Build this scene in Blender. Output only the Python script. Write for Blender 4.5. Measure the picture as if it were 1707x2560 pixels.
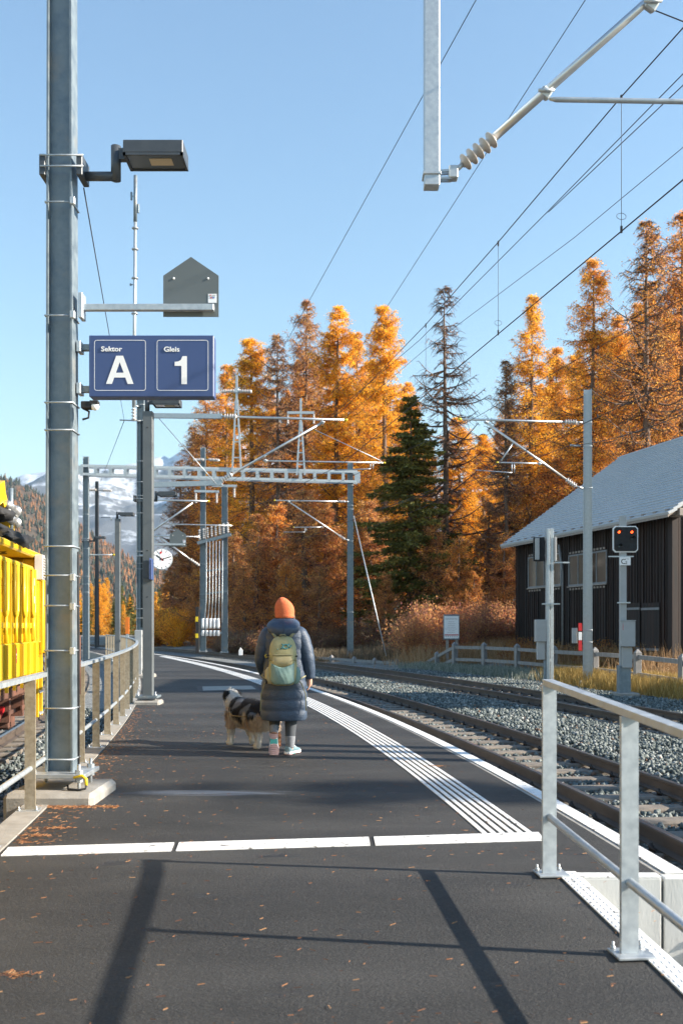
import bpy, bmesh, math, random
import numpy as np
from mathutils import Vector, Matrix, Euler

for _o in list(bpy.data.objects):
    bpy.data.objects.remove(_o)
random.seed(7)
RNG = np.random.default_rng(7)
scene = bpy.context.scene
COL = scene.collection
R = math.radians

# ---------------------------------------------------------------- camera
F, CX, HY, CAMH = 2489.0, 853.5, 1567.0, 1.42
cam_data = bpy.data.cameras.new('camera')
cam = bpy.data.objects.new('camera', cam_data)
COL.objects.link(cam)
cam.location = (0, 0, CAMH)
cam.rotation_euler = (R(90), 0, 0)
cam_data.sensor_fit = 'VERTICAL'
cam_data.sensor_height = 36.0
cam_data.lens = 35.0
cam_data.shift_y = (HY - 1280.0) / 2560.0
cam_data.clip_start = 0.1
cam_data.clip_end = 30000.0
cam_data.dof.use_dof = True
cam_data.dof.focus_distance = 11.0
cam_data.dof.aperture_fstop = 3.2
scene.camera = cam

# ---------------------------------------------------------------- light
SUN_EL = 25.0
SUN_DIR = Vector((math.cos(R(SUN_EL)) * 0.9895, -math.cos(R(SUN_EL)) * 0.1445, math.sin(R(SUN_EL))))
world = bpy.data.worlds.new('World')
scene.world = world
world.use_nodes = True
wn, wl = world.node_tree.nodes, world.node_tree.links
bg = wn['Background']
sky = wn.new('ShaderNodeTexSky')
sky.sky_type = 'NISHITA'
sky.sun_disc = False
sky.sun_elevation = R(SUN_EL)
# node rotation is measured clockwise from +Y
sky.sun_rotation = math.atan2(SUN_DIR.x, SUN_DIR.y)
sky.altitude = 0
sky.air_density = 1.5
sky.dust_density = 0.0
sky.ozone_density = 3.4
wl.new(sky.outputs['Color'], bg.inputs['Color'])
bg.inputs['Strength'].default_value = 0.100
sun_data = bpy.data.lights.new('sun', 'SUN')
sun_data.energy = 5.0
sun_data.angle = R(0.53)
sun_data.color = (1.0, 0.90, 0.76)
sun = bpy.data.objects.new('sun', sun_data)
COL.objects.link(sun)
sun.rotation_euler = SUN_DIR.to_track_quat('Z', 'Y').to_euler()
sun.location = (30, -5, 30)
vs = scene.view_settings
vs.view_transform = 'Standard'
vs.look = 'None'
vs.gamma = 1.0
vs.use_curve_mapping = False
vs.exposure = 1.3
scene.cycles.max_bounces = 4
scene.cycles.diffuse_bounces = 2
scene.cycles.glossy_bounces = 3
scene.cycles.transparent_max_bounces = 12


# ---------------------------------------------------------------- helpers
def W(px, py, Y):
    """a point of the place seen at picture position px, py and distance Y"""
    return Vector(((px - CX) * Y / F, Y, CAMH - (py - HY) * Y / F))


def G(px, py, z=0.0):
    """the point of the level z seen at px, py"""
    return W(px, py, (CAMH - z) * F / (py - HY))


def tag(o, label=None, cat=None, group=None, kind=None):
    if label: o['label'] = label
    if cat: o['category'] = cat
    if group: o['group'] = group
    if kind: o['kind'] = kind
    return o


def empty(name, loc=(0, 0, 0), rz=0.0, label=None, cat=None, group=None, kind=None):
    o = bpy.data.objects.new(name, None)
    o.empty_display_size = 0.2
    COL.objects.link(o)
    o.location = loc
    o.rotation_euler = (0, 0, rz)
    tag(o, label, cat, group, kind)
    return o


def root_matrix(o):
    m = Matrix.Identity(4)
    while o is not None:
        m = Matrix.LocRotScale(o.location, o.rotation_euler, o.scale) @ m
        o = o.parent
    return m


def link(name, me, mat, parent=None):
    if mat is not None:
        if isinstance(mat, (list, tuple)):
            for m in mat: me.materials.append(m)
        else:
            me.materials.append(mat)
    o = bpy.data.objects.new(name, me)
    COL.objects.link(o)
    if parent is not None: o.parent = parent
    return o


def np_mesh(name, V, Fq, smooth=False, attr=None, mi=None):
    """V (n,3), Fq (m,k) equal sized faces"""
    V = np.asarray(V, dtype=np.float32); Fq = np.asarray(Fq, dtype=np.int32)
    me = bpy.data.meshes.new(name)
    k = Fq.shape[1]
    me.vertices.add(len(V)); me.vertices.foreach_set('co', V.ravel())
    me.loops.add(Fq.size); me.loops.foreach_set('vertex_index', Fq.ravel())
    me.polygons.add(len(Fq))
    me.polygons.foreach_set('loop_start', np.arange(0, Fq.size, k, dtype=np.int32))
    me.polygons.foreach_set('loop_total', np.full(len(Fq), k, dtype=np.int32))
    if mi is not None: me.polygons.foreach_set('material_index', np.asarray(mi, dtype=np.int32))
    if smooth: me.polygons.foreach_set('use_smooth', np.ones(len(Fq), dtype=bool))
    me.update(calc_edges=True)
    if attr is not None:
        a = me.attributes.new('tint', 'FLOAT', 'FACE')
        a.data.foreach_set('value', np.asarray(attr, dtype=np.float32))
    return me


class MB:
    def __init__(self):
        self.v, self.f, self.s = [], [], []

    def add(self, vs_, fs_, smooth=False):
        b = len(self.v)
        self.v.extend(Vector(p) for p in vs_)
        for f in fs_:
            self.f.append(tuple(i + b for i in f)); self.s.append(smooth)
        return self

    def box(self, x0, x1, y0, y1, z0, z1, M=None):
        p = [Vector(q) for q in ((x0, y0, z0), (x1, y0, z0), (x1, y1, z0), (x0, y1, z0), (x0, y0, z1), (x1, y0, z1), (x1, y1, z1), (x0, y1, z1))]
        if M is not None: p = [M @ q for q in p]
        return self.add(p, [(3, 2, 1, 0), (4, 5, 6, 7), (0, 1, 5, 4), (1, 2, 6, 5), (2, 3, 7, 6), (3, 0, 4, 7)])

    def cbox(self, x0, x1, y0, y1, z0, z1, c=0.004, M=None):
        """box with chamfered edges"""
        bm = bmesh.new()
        bmesh.ops.create_cube(bm, size=1.0)
        for q in bm.verts:
            q.co = Vector(((x0 + x1) / 2 + q.co.x * (x1 - x0), (y0 + y1) / 2 + q.co.y * (y1 - y0), (z0 + z1) / 2 + q.co.z * (z1 - z0)))
        bmesh.ops.bevel(bm, geom=bm.edges[:], offset=c, segments=1, affect='EDGES')
        bm.verts.index_update()
        vv = [q.co.copy() for q in bm.verts]
        if M is not None: vv = [M @ q for q in vv]
        self.add(vv, [tuple(q.index for q in f.verts) for f in bm.faces])
        bm.free()
        return self

    def bar(self, a, b, w, h, up=(0, 0, 1)):
        """rectangular bar from a to b"""
        a, b = Vector(a), Vector(b)
        d = b - a
        L = d.length
        y = d.normalized()
        x = y.cross(Vector(up))
        if x.length < 1e-5: x = y.cross(Vector((0, 1, 0)))
        x.normalize()
        z = x.cross(y)
        M = Matrix(((x.x, y.x, z.x, a.x), (x.y, y.y, z.y, a.y), (x.z, y.z, z.z, a.z), (0, 0, 0, 1)))
        return self.box(-w / 2, w / 2, 0, L, -h / 2, h / 2, M)

    def tube(self, pts, r, n=8, cap=True, closed=False, smooth=True):
        pts = [Vector(p) for p in pts]
        N = len(pts)
        rs = r if isinstance(r, (list, tuple)) else [r] * N
        vs_, fs_ = [], []
        ref = None
        for i, p in enumerate(pts):
            if closed:
                d = pts[(i + 1) % N] - pts[i - 1]
            else:
                d = pts[min(i + 1, N - 1)] - pts[max(i - 1, 0)]
            d.normalize()
            if ref is None:
                ref = Vector((0, 0, 1)) if abs(d.z) < 0.9 else Vector((1, 0, 0))
            x = ref - d * ref.dot(d)
            if x.length < 1e-6: x = d.orthogonal()
            x.normalize(); ref = x
            y = d.cross(x)
            for k in range(n):
                a = 2 * math.pi * k / n
                vs_.append(p + (x * math.cos(a) + y * math.sin(a)) * rs[i])
        for i in range(N if closed else N - 1):
            j = (i + 1) % N
            for k in range(n):
                k2 = (k + 1) % n
                fs_.append((i * n + k, i * n + k2, j * n + k2, j * n + k))
        if cap and not closed:
            fs_.append(tuple(range(n))[::-1])
            fs_.append(tuple((N - 1) * n + k for k in range(n)))
        return self.add(vs_, fs_, smooth)

    def prism(self, poly, z0, z1, M=None):
        n = len(poly)
        p = [Vector((x, y, z0)) for x, y in poly] + [Vector((x, y, z1)) for x, y in poly]
        if M is not None: p = [M @ q for q in p]
        fs_ = [tuple(range(n))[::-1], tuple(range(n, 2 * n))]
        for k in range(n):
            k2 = (k + 1) % n
            fs_.append((k, k2, n + k2, n + k))
        return self.add(p, fs_)

    def lathe(self, prof, n=16, M=None, smooth=True):
        vs_, fs_ = [], []
        for (r, z) in prof:
            for k in range(n):
                a = 2 * math.pi * k / n
                q = Vector((r * math.cos(a), r * math.sin(a), z))
                vs_.append(M @ q if M is not None else q)
        m = len(prof)
        for i in range(m - 1):
            for k in range(n):
                k2 = (k + 1) % n
                fs_.append((i * n + k, i * n + k2, (i + 1) * n + k2, (i + 1) * n + k))
        fs_.append(tuple(range(n))[::-1])
        fs_.append(tuple((m - 1) * n + k for k in range(n)))
        return self.add(vs_, fs_, smooth)

    def mesh(self, name, T=None):
        me = bpy.data.meshes.new(name)
        v = self.v if T is None else [T @ q for q in self.v]
        me.from_pydata([tuple(q) for q in v], [], self.f)
        me.polygons.foreach_set('use_smooth', self.s)
        me.update()
        return me

    def build(self, name, mat, parent=None, world=False, smooth=None):
        T = root_matrix(parent).inverted() if (world and parent is not None) else None
        me = self.mesh(name, T)
        if smooth is not None: me.polygons.foreach_set('use_smooth', [smooth] * len(me.polygons))
        return link(name, me, mat, parent)

    def single(self, name, mat, label, cat, group=None, kind=None):
        """a one-mesh top-level thing: origin moved to the middle of its foot"""
        lo = [min(q[i] for q in self.v) for i in range(3)]
        hi = [max(q[i] for q in self.v) for i in range(3)]
        c = Vector(((lo[0] + hi[0]) / 2, (lo[1] + hi[1]) / 2, lo[2]))
        o = link(name, self.mesh(name, Matrix.Translation(-c)), mat)
        o.location = c
        return tag(o, label, cat, group, kind)


def frame(o, x, y, z):
    return Matrix(((x[0], y[0], z[0], o[0]), (x[1], y[1], z[1], o[1]), (x[2], y[2], z[2], o[2]), (0, 0, 0, 1)))


def axis_to(a, b):
    """matrix whose z axis runs from a to b, origin a"""
    a, b = Vector(a), Vector(b)
    q = (b - a).to_track_quat('Z', 'X')
    return Matrix.Translation(a) @ q.to_matrix().to_4x4()


def copy_tree(o, parent=None):
    c = o.copy(); COL.objects.link(c); c.parent = parent
    for ch in list(o.children): copy_tree(ch, c)
    return c


# ---------------------------------------------------------------- materials
def mat(name, c1, c2=None, rough=0.6, metal=0.0, scale=4.0, detail=6.0, bump=0.0, bscale=None, lo=0.35, hi=0.65,
        c3=None, scale3=0.6, lo3=0.5, hi3=0.7, emit=None, stretch=None, rough2=None, coord='pos', coat=0.0, spec=0.5):
    m = bpy.data.materials.new(name)
    m.use_nodes = True
    nt = m.node_tree; N, L = nt.nodes, nt.links
    b = N['Principled BSDF']
    b.inputs['Roughness'].default_value = rough
    b.inputs['Metallic'].default_value = metal
    b.inputs['Specular IOR Level'].default_value = spec
    b.inputs['Coat Weight'].default_value = coat
    c1 = (*c1, 1)
    if emit: 
        b.inputs['Emission Color'].default_value = (*emit[0], 1); b.inputs['Emission Strength'].default_value = emit[1]
    if c2 is None:
        b.inputs['Base Color'].default_value = c1
        return m
    if coord == 'pos':
        vec = N.new('ShaderNodeNewGeometry').outputs['Position']
    else:
        vec = N.new('ShaderNodeTexCoord').outputs['Object']
    if stretch:
        mp = N.new('ShaderNodeMapping'); mp.inputs['Scale'].default_value = stretch
        L.new(vec, mp.inputs['Vector']); vec = mp.outputs['Vector']

    def noise(sc, dt=detail):
        n = N.new('ShaderNodeTexNoise'); n.inputs['Scale'].default_value = sc; n.inputs['Detail'].default_value = dt
        n.inputs['Roughness'].default_value = 0.62
        L.new(vec, n.inputs['Vector']); return n.outputs['Fac']

    def ramp(fac, a, b_):
        r = N.new('ShaderNodeMapRange'); r.inputs['From Min'].default_value = a; r.inputs['From Max'].default_value = b_
        L.new(fac, r.inputs['Value']); return r.outputs['Result']

    def mix(fac, a, b_):
        x = N.new('ShaderNodeMix'); x.data_type = 'RGBA'
        L.new(fac, x.inputs['Factor'])
        for s, q in ((x.inputs['A'], a), (x.inputs['B'], b_)):
            if isinstance(q, tuple): s.default_value = q
            else: L.new(q, s)
        return x.outputs['Result']
    f1 = ramp(noise(scale), lo, hi)
    col = mix(f1, c1, (*c2, 1))
    if c3 is not None:
        col = mix(ramp(noise(scale3), lo3, hi3), col, (*c3, 1))
    L.new(col, b.inputs['Base Color'])
    if rough2 is not None:
        r = N.new('ShaderNodeMapRange'); r.inputs['To Min'].default_value = rough; r.inputs['To Max'].default_value = rough2
        L.new(f1, r.inputs['Value']); L.new(r.outputs['Result'], b.inputs['Roughness'])
    if bump:
        bp = N.new('ShaderNodeBump'); bp.inputs['Strength'].default_value = bump; bp.inputs['Distance'].default_value = 0.02
        L.new(noise(bscale or scale * 3, 4), bp.inputs['Height']); L.new(bp.outputs['Normal'], b.inputs['Normal'])
    return m


def tint_mat(name, stops, rough=0.7, translucent=0.0, use_obj=False, spec=0.3):
    """colour from the per-face 'tint' value (leaf to leaf, stone to stone), optionally times the object's own colour"""
    m = bpy.data.materials.new(name); m.use_nodes = True
    nt = m.node_tree; N, L = nt.nodes, nt.links
    b = N['Principled BSDF']; b.inputs['Roughness'].default_value = rough
    b.inputs['Specular IOR Level'].default_value = spec
    a = N.new('ShaderNodeAttribute'); a.attribute_name = 'tint'
    r = N.new('ShaderNodeValToRGB')
    e = r.color_ramp.elements
    e[0].position, e[0].color = stops[0][0], (*stops[0][1], 1)
    e[1].position, e[1].color = stops[-1][0], (*stops[-1][1], 1)
    for p, c in stops[1:-1]:
        q = e.new(p); q.color = (*c, 1)
    L.new(a.outputs['Fac'], r.inputs['Fac'])
    col = r.outputs['Color']
    if use_obj:
        oi = N.new('ShaderNodeObjectInfo'); mx = N.new('ShaderNodeMix'); mx.data_type = 'RGBA'; mx.blend_type = 'MULTIPLY'
        mx.inputs['Factor'].default_value = 1.0
        L.new(col, mx.inputs['A']); L.new(oi.outputs['Color'], mx.inputs['B']); col = mx.outputs['Result']
    L.new(col, b.inputs['Base Color'])
    if translucent:
        t = N.new('ShaderNodeBsdfTranslucent'); L.new(col, t.inputs['Color'])
        ms = N.new('ShaderNodeMixShader'); ms.inputs['Fac'].default_value = translucent
        L.new(b.outputs['BSDF'], ms.inputs[1]); L.new(t.outputs['BSDF'], ms.inputs[2])
        L.new(ms.outputs['Shader'], N['Material Output'].inputs['Surface'])
    return m


M = {}
def asphalt_mat():
    m = mat('asphalt', (0.012, 0.0122, 0.0126), (0.056, 0.0535, 0.051), rough=0.8, scale=1.1, detail=14, bump=0.9, bscale=150,
            c3=(0.017, 0.017, 0.0185), scale3=0.7, lo3=0.50, hi3=0.64, lo=0.34, hi=0.70, stretch=(0.4, 1, 1))
    N, L = m.node_tree.nodes, m.node_tree.links
    b = N['Principled BSDF']
    src = b.inputs['Base Color'].links[0].from_socket
    pos = N.new('ShaderNodeNewGeometry').outputs['Position']

    def cells(sc, lo, hi):
        v = N.new('ShaderNodeTexVoronoi'); v.inputs['Scale'].default_value = sc
        L.new(pos, v.inputs['Vector'])
        r = N.new('ShaderNodeMapRange'); r.inputs['From Min'].default_value = lo; r.inputs['From Max'].default_value = hi
        bw = N.new('ShaderNodeSeparateColor'); L.new(v.outputs['Color'], bw.inputs[0])
        L.new(bw.outputs[0], r.inputs['Value'])
        return r.outputs['Result']

    def mixc(f, a, c):
        x = N.new('ShaderNodeMix'); x.data_type = 'RGBA'; L.new(f, x.inputs['Factor']); L.new(a, x.inputs['A']); x.inputs['B'].default_value = (*c, 1)
        return x.outputs['Result']
    col = mixc(cells(170.0, 0.70, 1.5), src, (0.13, 0.122, 0.112))     # pale grains of the aggregate
    col = mixc(cells(120.0, 0.75, 1.4), col, (0.012, 0.012, 0.013))      # dark grains and pores
    # oil and damp spots, small and dark, a little glossier
    n = N.new('ShaderNodeTexNoise'); n.inputs['Scale'].default_value = 3.4; n.inputs['Detail'].default_value = 5
    mp = N.new('ShaderNodeMapping'); mp.inputs['Scale'].default_value = (0.5, 1.5, 1); L.new(pos, mp.inputs['Vector']); L.new(mp.outputs['Vector'], n.inputs['Vector'])
    r = N.new('ShaderNodeMapRange'); r.inputs['From Min'].default_value = 0.66; r.inputs['From Max'].default_value = 0.72
    L.new(n.outputs['Fac'], r.inputs['Value'])
    col = mixc(r.outputs['Result'], col, (0.014, 0.014, 0.016))
    rr = N.new('ShaderNodeMapRange'); rr.inputs['To Min'].default_value = 0.68; rr.inputs['To Max'].default_value = 0.42
    L.new(r.outputs['Result'], rr.inputs['Value']); L.new(rr.outputs['Result'], b.inputs['Roughness'])
    # hoar frost left in a streak that the morning shade keeps cold
    def mth(op, a, c):
        q = N.new('ShaderNodeMath'); q.operation = op
        for k, v in enumerate((a, c)):
            if isinstance(v, (int, float)): q.inputs[k].default_value = v
            else: L.new(v, q.inputs[k])
        return q.outputs[0]
    sp = N.new('ShaderNodeSeparateXYZ'); L.new(pos, sp.inputs[0])
    u = mth('DIVIDE', mth('ADD', sp.outputs['X'], 1.15), 0.85); v = mth('DIVIDE', mth('SUBTRACT', sp.outputs['Y'], 8.52), 0.17)
    dd = mth('ADD', mth('MULTIPLY', u, u), mth('MULTIPLY', v, v))
    fn = N.new('ShaderNodeTexNoise'); fn.inputs['Scale'].default_value = 7; fn.inputs['Detail'].default_value = 9
    mp2 = N.new('ShaderNodeMapping'); mp2.inputs['Scale'].default_value = (0.35, 1.6, 1); L.new(pos, mp2.inputs['Vector']); L.new(mp2.outputs['Vector'], fn.inputs['Vector'])
    fr = N.new('ShaderNodeMapRange'); fr.inputs['From Min'].default_value = 0.25; fr.inputs['From Max'].default_value = 1.25; fr.inputs['To Max'].default_value = 0.75
    L.new(mth('SUBTRACT', mth('MULTIPLY', fn.outputs['Fac'], 2.2), dd), fr.inputs['Value'])
    col = mixc(fr.outputs['Result'], col, (0.24, 0.27, 0.32))
    L.new(col, b.inputs['Base Color'])
    return m


M['asphalt'] = asphalt_mat()
M['asphalt_seam'] = mat('asphalt_seam', (0.028, 0.028, 0.030), (0.036, 0.035, 0.036), rough=0.7, scale=9)
M['white_paint'] = mat('white_paint', (0.80, 0.79, 0.77), (0.70, 0.69, 0.67), rough=0.6, scale=9, detail=10, lo=0.5, hi=0.8, bump=0.2, bscale=90,
                       c3=(0.20, 0.19, 0.18), scale3=15, lo3=0.575, hi3=0.66)
M['concrete'] = mat('concrete', (0.34, 0.32, 0.29), (0.25, 0.235, 0.21), rough=0.85, scale=6, bump=0.25, bscale=60, c3=(0.26, 0.21, 0.16), scale3=3.3, lo3=0.58, hi3=0.78)
M['white_concrete'] = mat('white_concrete', (0.60, 0.60, 0.58), (0.50, 0.50, 0.48), rough=0.8, scale=5, stretch=(1, 1, 0.25), bump=0.12, bscale=80)
M['galv'] = mat('galvanised_steel', (0.42, 0.45, 0.47), (0.52, 0.55, 0.57), rough=0.42, metal=0.75, scale=14, detail=8, rough2=0.58, bump=0.04, bscale=40)
M['galv_brown'] = mat('brown_galvanised_steel', (0.26, 0.22, 0.16), (0.36, 0.32, 0.25), rough=0.6, metal=0.5, scale=30, detail=8)  # darker and browner than the handrail steel
M['galv_dull'] = mat('weathered_galvanised_steel', (0.17, 0.215, 0.25), (0.26, 0.31, 0.34), rough=0.5, metal=0.6, scale=9, detail=10, rough2=0.65,
                     c3=(0.34, 0.31, 0.27), scale3=1.7, lo3=0.56, hi3=0.74, bump=0.05, bscale=60)
M['galv_bright'] = mat('bright_galvanised_steel', (0.43, 0.47, 0.50), (0.55, 0.59, 0.61), rough=0.42, metal=0.6, scale=22, detail=5, rough2=0.5)
M['alu'] = mat('aluminium_tube', (0.62, 0.62, 0.61), (0.70, 0.70, 0.69), rough=0.33, metal=0.85, scale=8)
M['anthracite'] = mat('anthracite_paint', (0.060, 0.070, 0.082), (0.075, 0.085, 0.096), rough=0.45, scale=12, metal=0.2)
M['column_grey'] = mat('grey_column_paint', (0.115, 0.128, 0.135), (0.135, 0.148, 0.155), rough=0.45, scale=3, metal=0.1)
M['sign_grey'] = mat('sign_back_grey', (0.115, 0.135, 0.14), (0.125, 0.145, 0.15), rough=0.5, scale=3)
M['sign_blue'] = mat('sign_blue', (0.046, 0.078, 0.195), (0.052, 0.086, 0.215), rough=0.38, scale=2)
M['white_print'] = mat('white_print', (0.88, 0.88, 0.88), rough=0.5)
M['black_print'] = mat('black_print', (0.015, 0.015, 0.016), rough=0.5)
M['red_print'] = mat('red_print', (0.55, 0.03, 0.03), rough=0.5)
M['blue_print'] = mat('blue_print', (0.05, 0.15, 0.5), rough=0.5)
M['red_paint'] = mat('red_paint', (0.62, 0.02, 0.025), (0.55, 0.02, 0.025), rough=0.45, scale=6)
M['black'] = mat('black_rubber', (0.014, 0.015, 0.017), (0.026, 0.026, 0.028), rough=0.75, scale=9)
M['wire'] = mat('bronze_wire', (0.035, 0.035, 0.038), (0.055, 0.05, 0.05), rough=0.6, metal=0.3, scale=3)
M['insulator'] = mat('grey_insulator', (0.42, 0.37, 0.33), (0.50, 0.45, 0.40), rough=0.45, scale=9)
M['insulator_white'] = mat('porcelain_insulator', (0.55, 0.52, 0.50), (0.62, 0.6, 0.58), rough=0.3, scale=9)
M['lamp_glass'] = mat('lamp_glass', (0.10, 0.12, 0.14), rough=0.12, spec=0.6)
M['led'] = mat('led_panel', (0.62, 0.52, 0.36), (0.45, 0.38, 0.27), rough=0.5, scale=120)
M['yellow_paint'] = mat('yellow_vehicle_paint', (0.74, 0.46, 0.01), (0.64, 0.39, 0.012), rough=0.42, scale=3, coat=0.2)
M['yellow_cap'] = mat('yellow_cap', (0.75, 0.55, 0.02), rough=0.5)
M['rust'] = mat('rusty_steel', (0.16, 0.065, 0.04), (0.09, 0.045, 0.032), rough=0.85, scale=8, bump=0.2)
M['rail_side'] = mat('rail_steel', (0.085, 0.065, 0.052), (0.13, 0.10, 0.08), rough=0.62, metal=0.35, scale=7, detail=8, stretch=(1, 0.3, 1))
M['rail_head'] = mat('polished_rail_head', (0.34, 0.34, 0.35), (0.24, 0.235, 0.23), rough=0.28, metal=0.9, scale=5, stretch=(1, 0.15, 1))
M['clip'] = mat('rail_clip_steel', (0.035, 0.03, 0.028), (0.06, 0.045, 0.035), rough=0.7, metal=0.2, scale=9)
M['sleeper'] = mat('concrete_sleeper', (0.24, 0.20, 0.16), (0.13, 0.115, 0.10), rough=0.9, scale=7, bump=0.25, bscale=50)
M['ballast_bed'] = mat('ballast_bed', (0.12, 0.125, 0.12), (0.34, 0.35, 0.34), rough=0.9, scale=16, detail=3, bump=1.0, bscale=18, lo=0.42, hi=0.6,
                       c3=(0.06, 0.065, 0.065), scale3=24, lo3=0.52, hi3=0.62)
M['ballast'] = tint_mat('ballast_stone', [(0.0, (0.045, 0.056, 0.055)), (0.35, (0.115, 0.135, 0.13)), (0.7, (0.225, 0.245, 0.235)), (0.93, (0.38, 0.39, 0.375)), (0.97, (0.30, 0.30, 0.285)), (1.0, (0.16, 0.10, 0.07))], rough=0.85)
M['old_wood'] = mat('weathered_fence_wood', (0.20, 0.195, 0.19), (0.30, 0.29, 0.285), rough=0.85, scale=12, stretch=(1, 1, 0.2), bump=0.2, bscale=40, coord='obj')
M['barn_wood'] = mat('dark_barn_board', (0.011, 0.008, 0.008), (0.036, 0.017, 0.012), rough=0.75, scale=5, stretch=(1, 1, 0.08), detail=8, lo=0.4, hi=0.68, c3=(0.075, 0.028, 0.015), scale3=0.7, lo3=0.58, hi3=0.78)
M['barn_roof'] = mat('frosted_shingle', (0.43, 0.45, 0.465), (0.47, 0.485, 0.50), rough=0.85, scale=0.8, stretch=(1, 1, 1), detail=6, bump=0.06, bscale=30)
M['rafter'] = mat('rafter_wood', (0.26, 0.22, 0.19), (0.33, 0.29, 0.26), rough=0.85, scale=9)
M['window_frame'] = mat('window_frame_wood', (0.16, 0.17, 0.18), (0.22, 0.23, 0.24), rough=0.7, scale=9)
M['pane'] = mat('old_window_glass', (0.10, 0.085, 0.07), (0.16, 0.13, 0.10), rough=0.06, scale=0.7, spec=0.9, metal=0.35)
M['cabinet'] = mat('grey_cabinet_paint', (0.36, 0.37, 0.37), (0.40, 0.41, 0.41), rough=0.5, scale=5)
M['soil'] = mat('frosty_soil', (0.11, 0.10, 0.075), (0.19, 0.18, 0.15), rough=0.95, scale=1.3, detail=10, bump=0.6, bscale=8,
                c3=(0.27, 0.29, 0.29), scale3=0.35, lo3=0.5, hi3=0.68)
M['bark'] = mat('larch_bark', (0.12, 0.08, 0.06), (0.20, 0.14, 0.105), rough=0.9, scale=3, stretch=(1, 1, 0.3), bump=0.3)
M['orange_plastic'] = mat('orange_panel', (0.80, 0.20, 0.02), (0.76, 0.19, 0.02), rough=0.5, scale=3)
# ---------------------------------------------------------------- the lie of platform and tracks
EDGE = [(-8.589, 49.09), (-5.024, 38.585), (-3.602, 34.415), (-2.463, 30.208), (-0.831, 23.626), (-0.063, 20.082), (0.589, 16.751), (1.026, 13.915),
        (1.321, 11.781), (1.56, 9.791), (1.703, 8.608), (1.75, 8.144), (1.89, 6.836), (2.0, 5.832)]
ea = np.array(EDGE)
EP = np.polyfit(ea[:, 1], ea[:, 0], 3)
LEFT = [(-2.27, 6.7), (-2.43, 7.66), (-2.735, 10.58), (-2.9, 11.9), (-3.07, 13.25), (-3.27, 14.6), (-3.45, 15.87), (-3.7, 17.24), (-4.75, 23), (-6.4, 30.7), (-8.8, 40), (-11.3, 48)]
la = np.array(LEFT)
LP_ = np.polyfit(la[:, 1], la[:, 0], 3)
YB = 47.0


def _curve(poly):
    """x at distance y: the fit inside its range, a circle-like continuation beyond"""
    d1, d2 = np.polyder(poly), np.polyder(poly, 2)
    y0 = YB
    x0, s0, c0 = np.polyval(poly, y0), np.polyval(d1, y0), -0.0052
    ya = 5.0
    xa, sa = np.polyval(poly, ya), np.polyval(d1, ya)

    def f(y):
        y = np.asarray(y, dtype=float)
        return np.where(y > y0, x0 + s0 * (y - y0) + 0.5 * c0 * (y - y0) ** 2, np.where(y < ya, xa + sa * (y - ya), np.polyval(poly, y)))
    return f


edge_x, left_x = _curve(EP), _curve(LP_)


def offset_line(fx, d, ys):
    """points at distance d to the right of the curve fx"""
    ys = np.asarray(ys, dtype=float)
    x = fx(ys)
    s = (fx(ys + 0.05) - fx(ys - 0.05)) / 0.1
    n = np.sqrt(1 + s * s)
    return np.stack([x + d / n, ys - d * s / n], 1)


def sheet(pl, pr, z):
    """quad strip between two polylines (left, right) at level z (number or array)"""
    n = len(pl)
    z = np.broadcast_to(np.asarray(z, dtype=float), (n,))
    V = np.concatenate([np.column_stack([pl, z]), np.column_stack([pr, z])])
    Fq = [(i, n + i, n + i + 1, i + 1) for i in range(n - 1)]
    return V, Fq


def strip_solid(mb, pl, pr, zt, zb):
    """solid strip between two polylines"""
    n = len(pl)
    zt = np.broadcast_to(np.asarray(zt, dtype=float), (n,)); zb = np.broadcast_to(np.asarray(zb, dtype=float), (n,))
    vs_ = []
    for i in range(n):
        vs_ += [(*pl[i], zt[i]), (*pr[i], zt[i]), (*pr[i], zb[i]), (*pl[i], zb[i])]
    fs_ = []
    for i in range(n - 1):
        a, b = 4 * i, 4 * i + 4
        for k in range(4):
            k2 = (k + 1) % 4
            fs_.append((a + k, a + k2, b + k2, b + k))
    fs_ += [(3, 2, 1, 0), (4 * n - 4, 4 * n - 3, 4 * n - 2, 4 * n - 1)]
    mb.add(vs_, fs_)


RAMP_Y, RAMP_S = 5.74, 0.055
Z_RAIL, Z_BED = -0.20, -0.40


def ramp_z(y):
    return -RAMP_S * max(0.0, RAMP_Y - y)


def smooth_step(a, b, x):
    t = np.clip((x - a) / (b - a), 0, 1)
    return t * t * (3 - 2 * t)


# ---- ground: one sheet to the horizon, gently rising to the right and behind the tracks
def ground_z(x, y):
    x = np.asarray(x, dtype=float); y = np.asarray(y, dtype=float)
    side = x - edge_x(np.clip(y, -20, 200))          # metres to the right of the platform edge
    z = np.full(np.broadcast(x, y).shape, -0.62)
    z = z + 0.30 * smooth_step(6.5, 9.0, side)
    z = z + 0.45 * smooth_step(11.5, 16, side) * smooth_step(20, 34, y)
    here = smooth_step(-30, -4, x)
    z = z + 3.0 * smooth_step(14, 45, side) * smooth_step(40, 75, y) * here
    z = z + 7.0 * smooth_step(40, 160, side) * here
    z = z - 6.0 * smooth_step(18, 120, -side) * smooth_step(30, 200, y)
    return z


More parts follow.
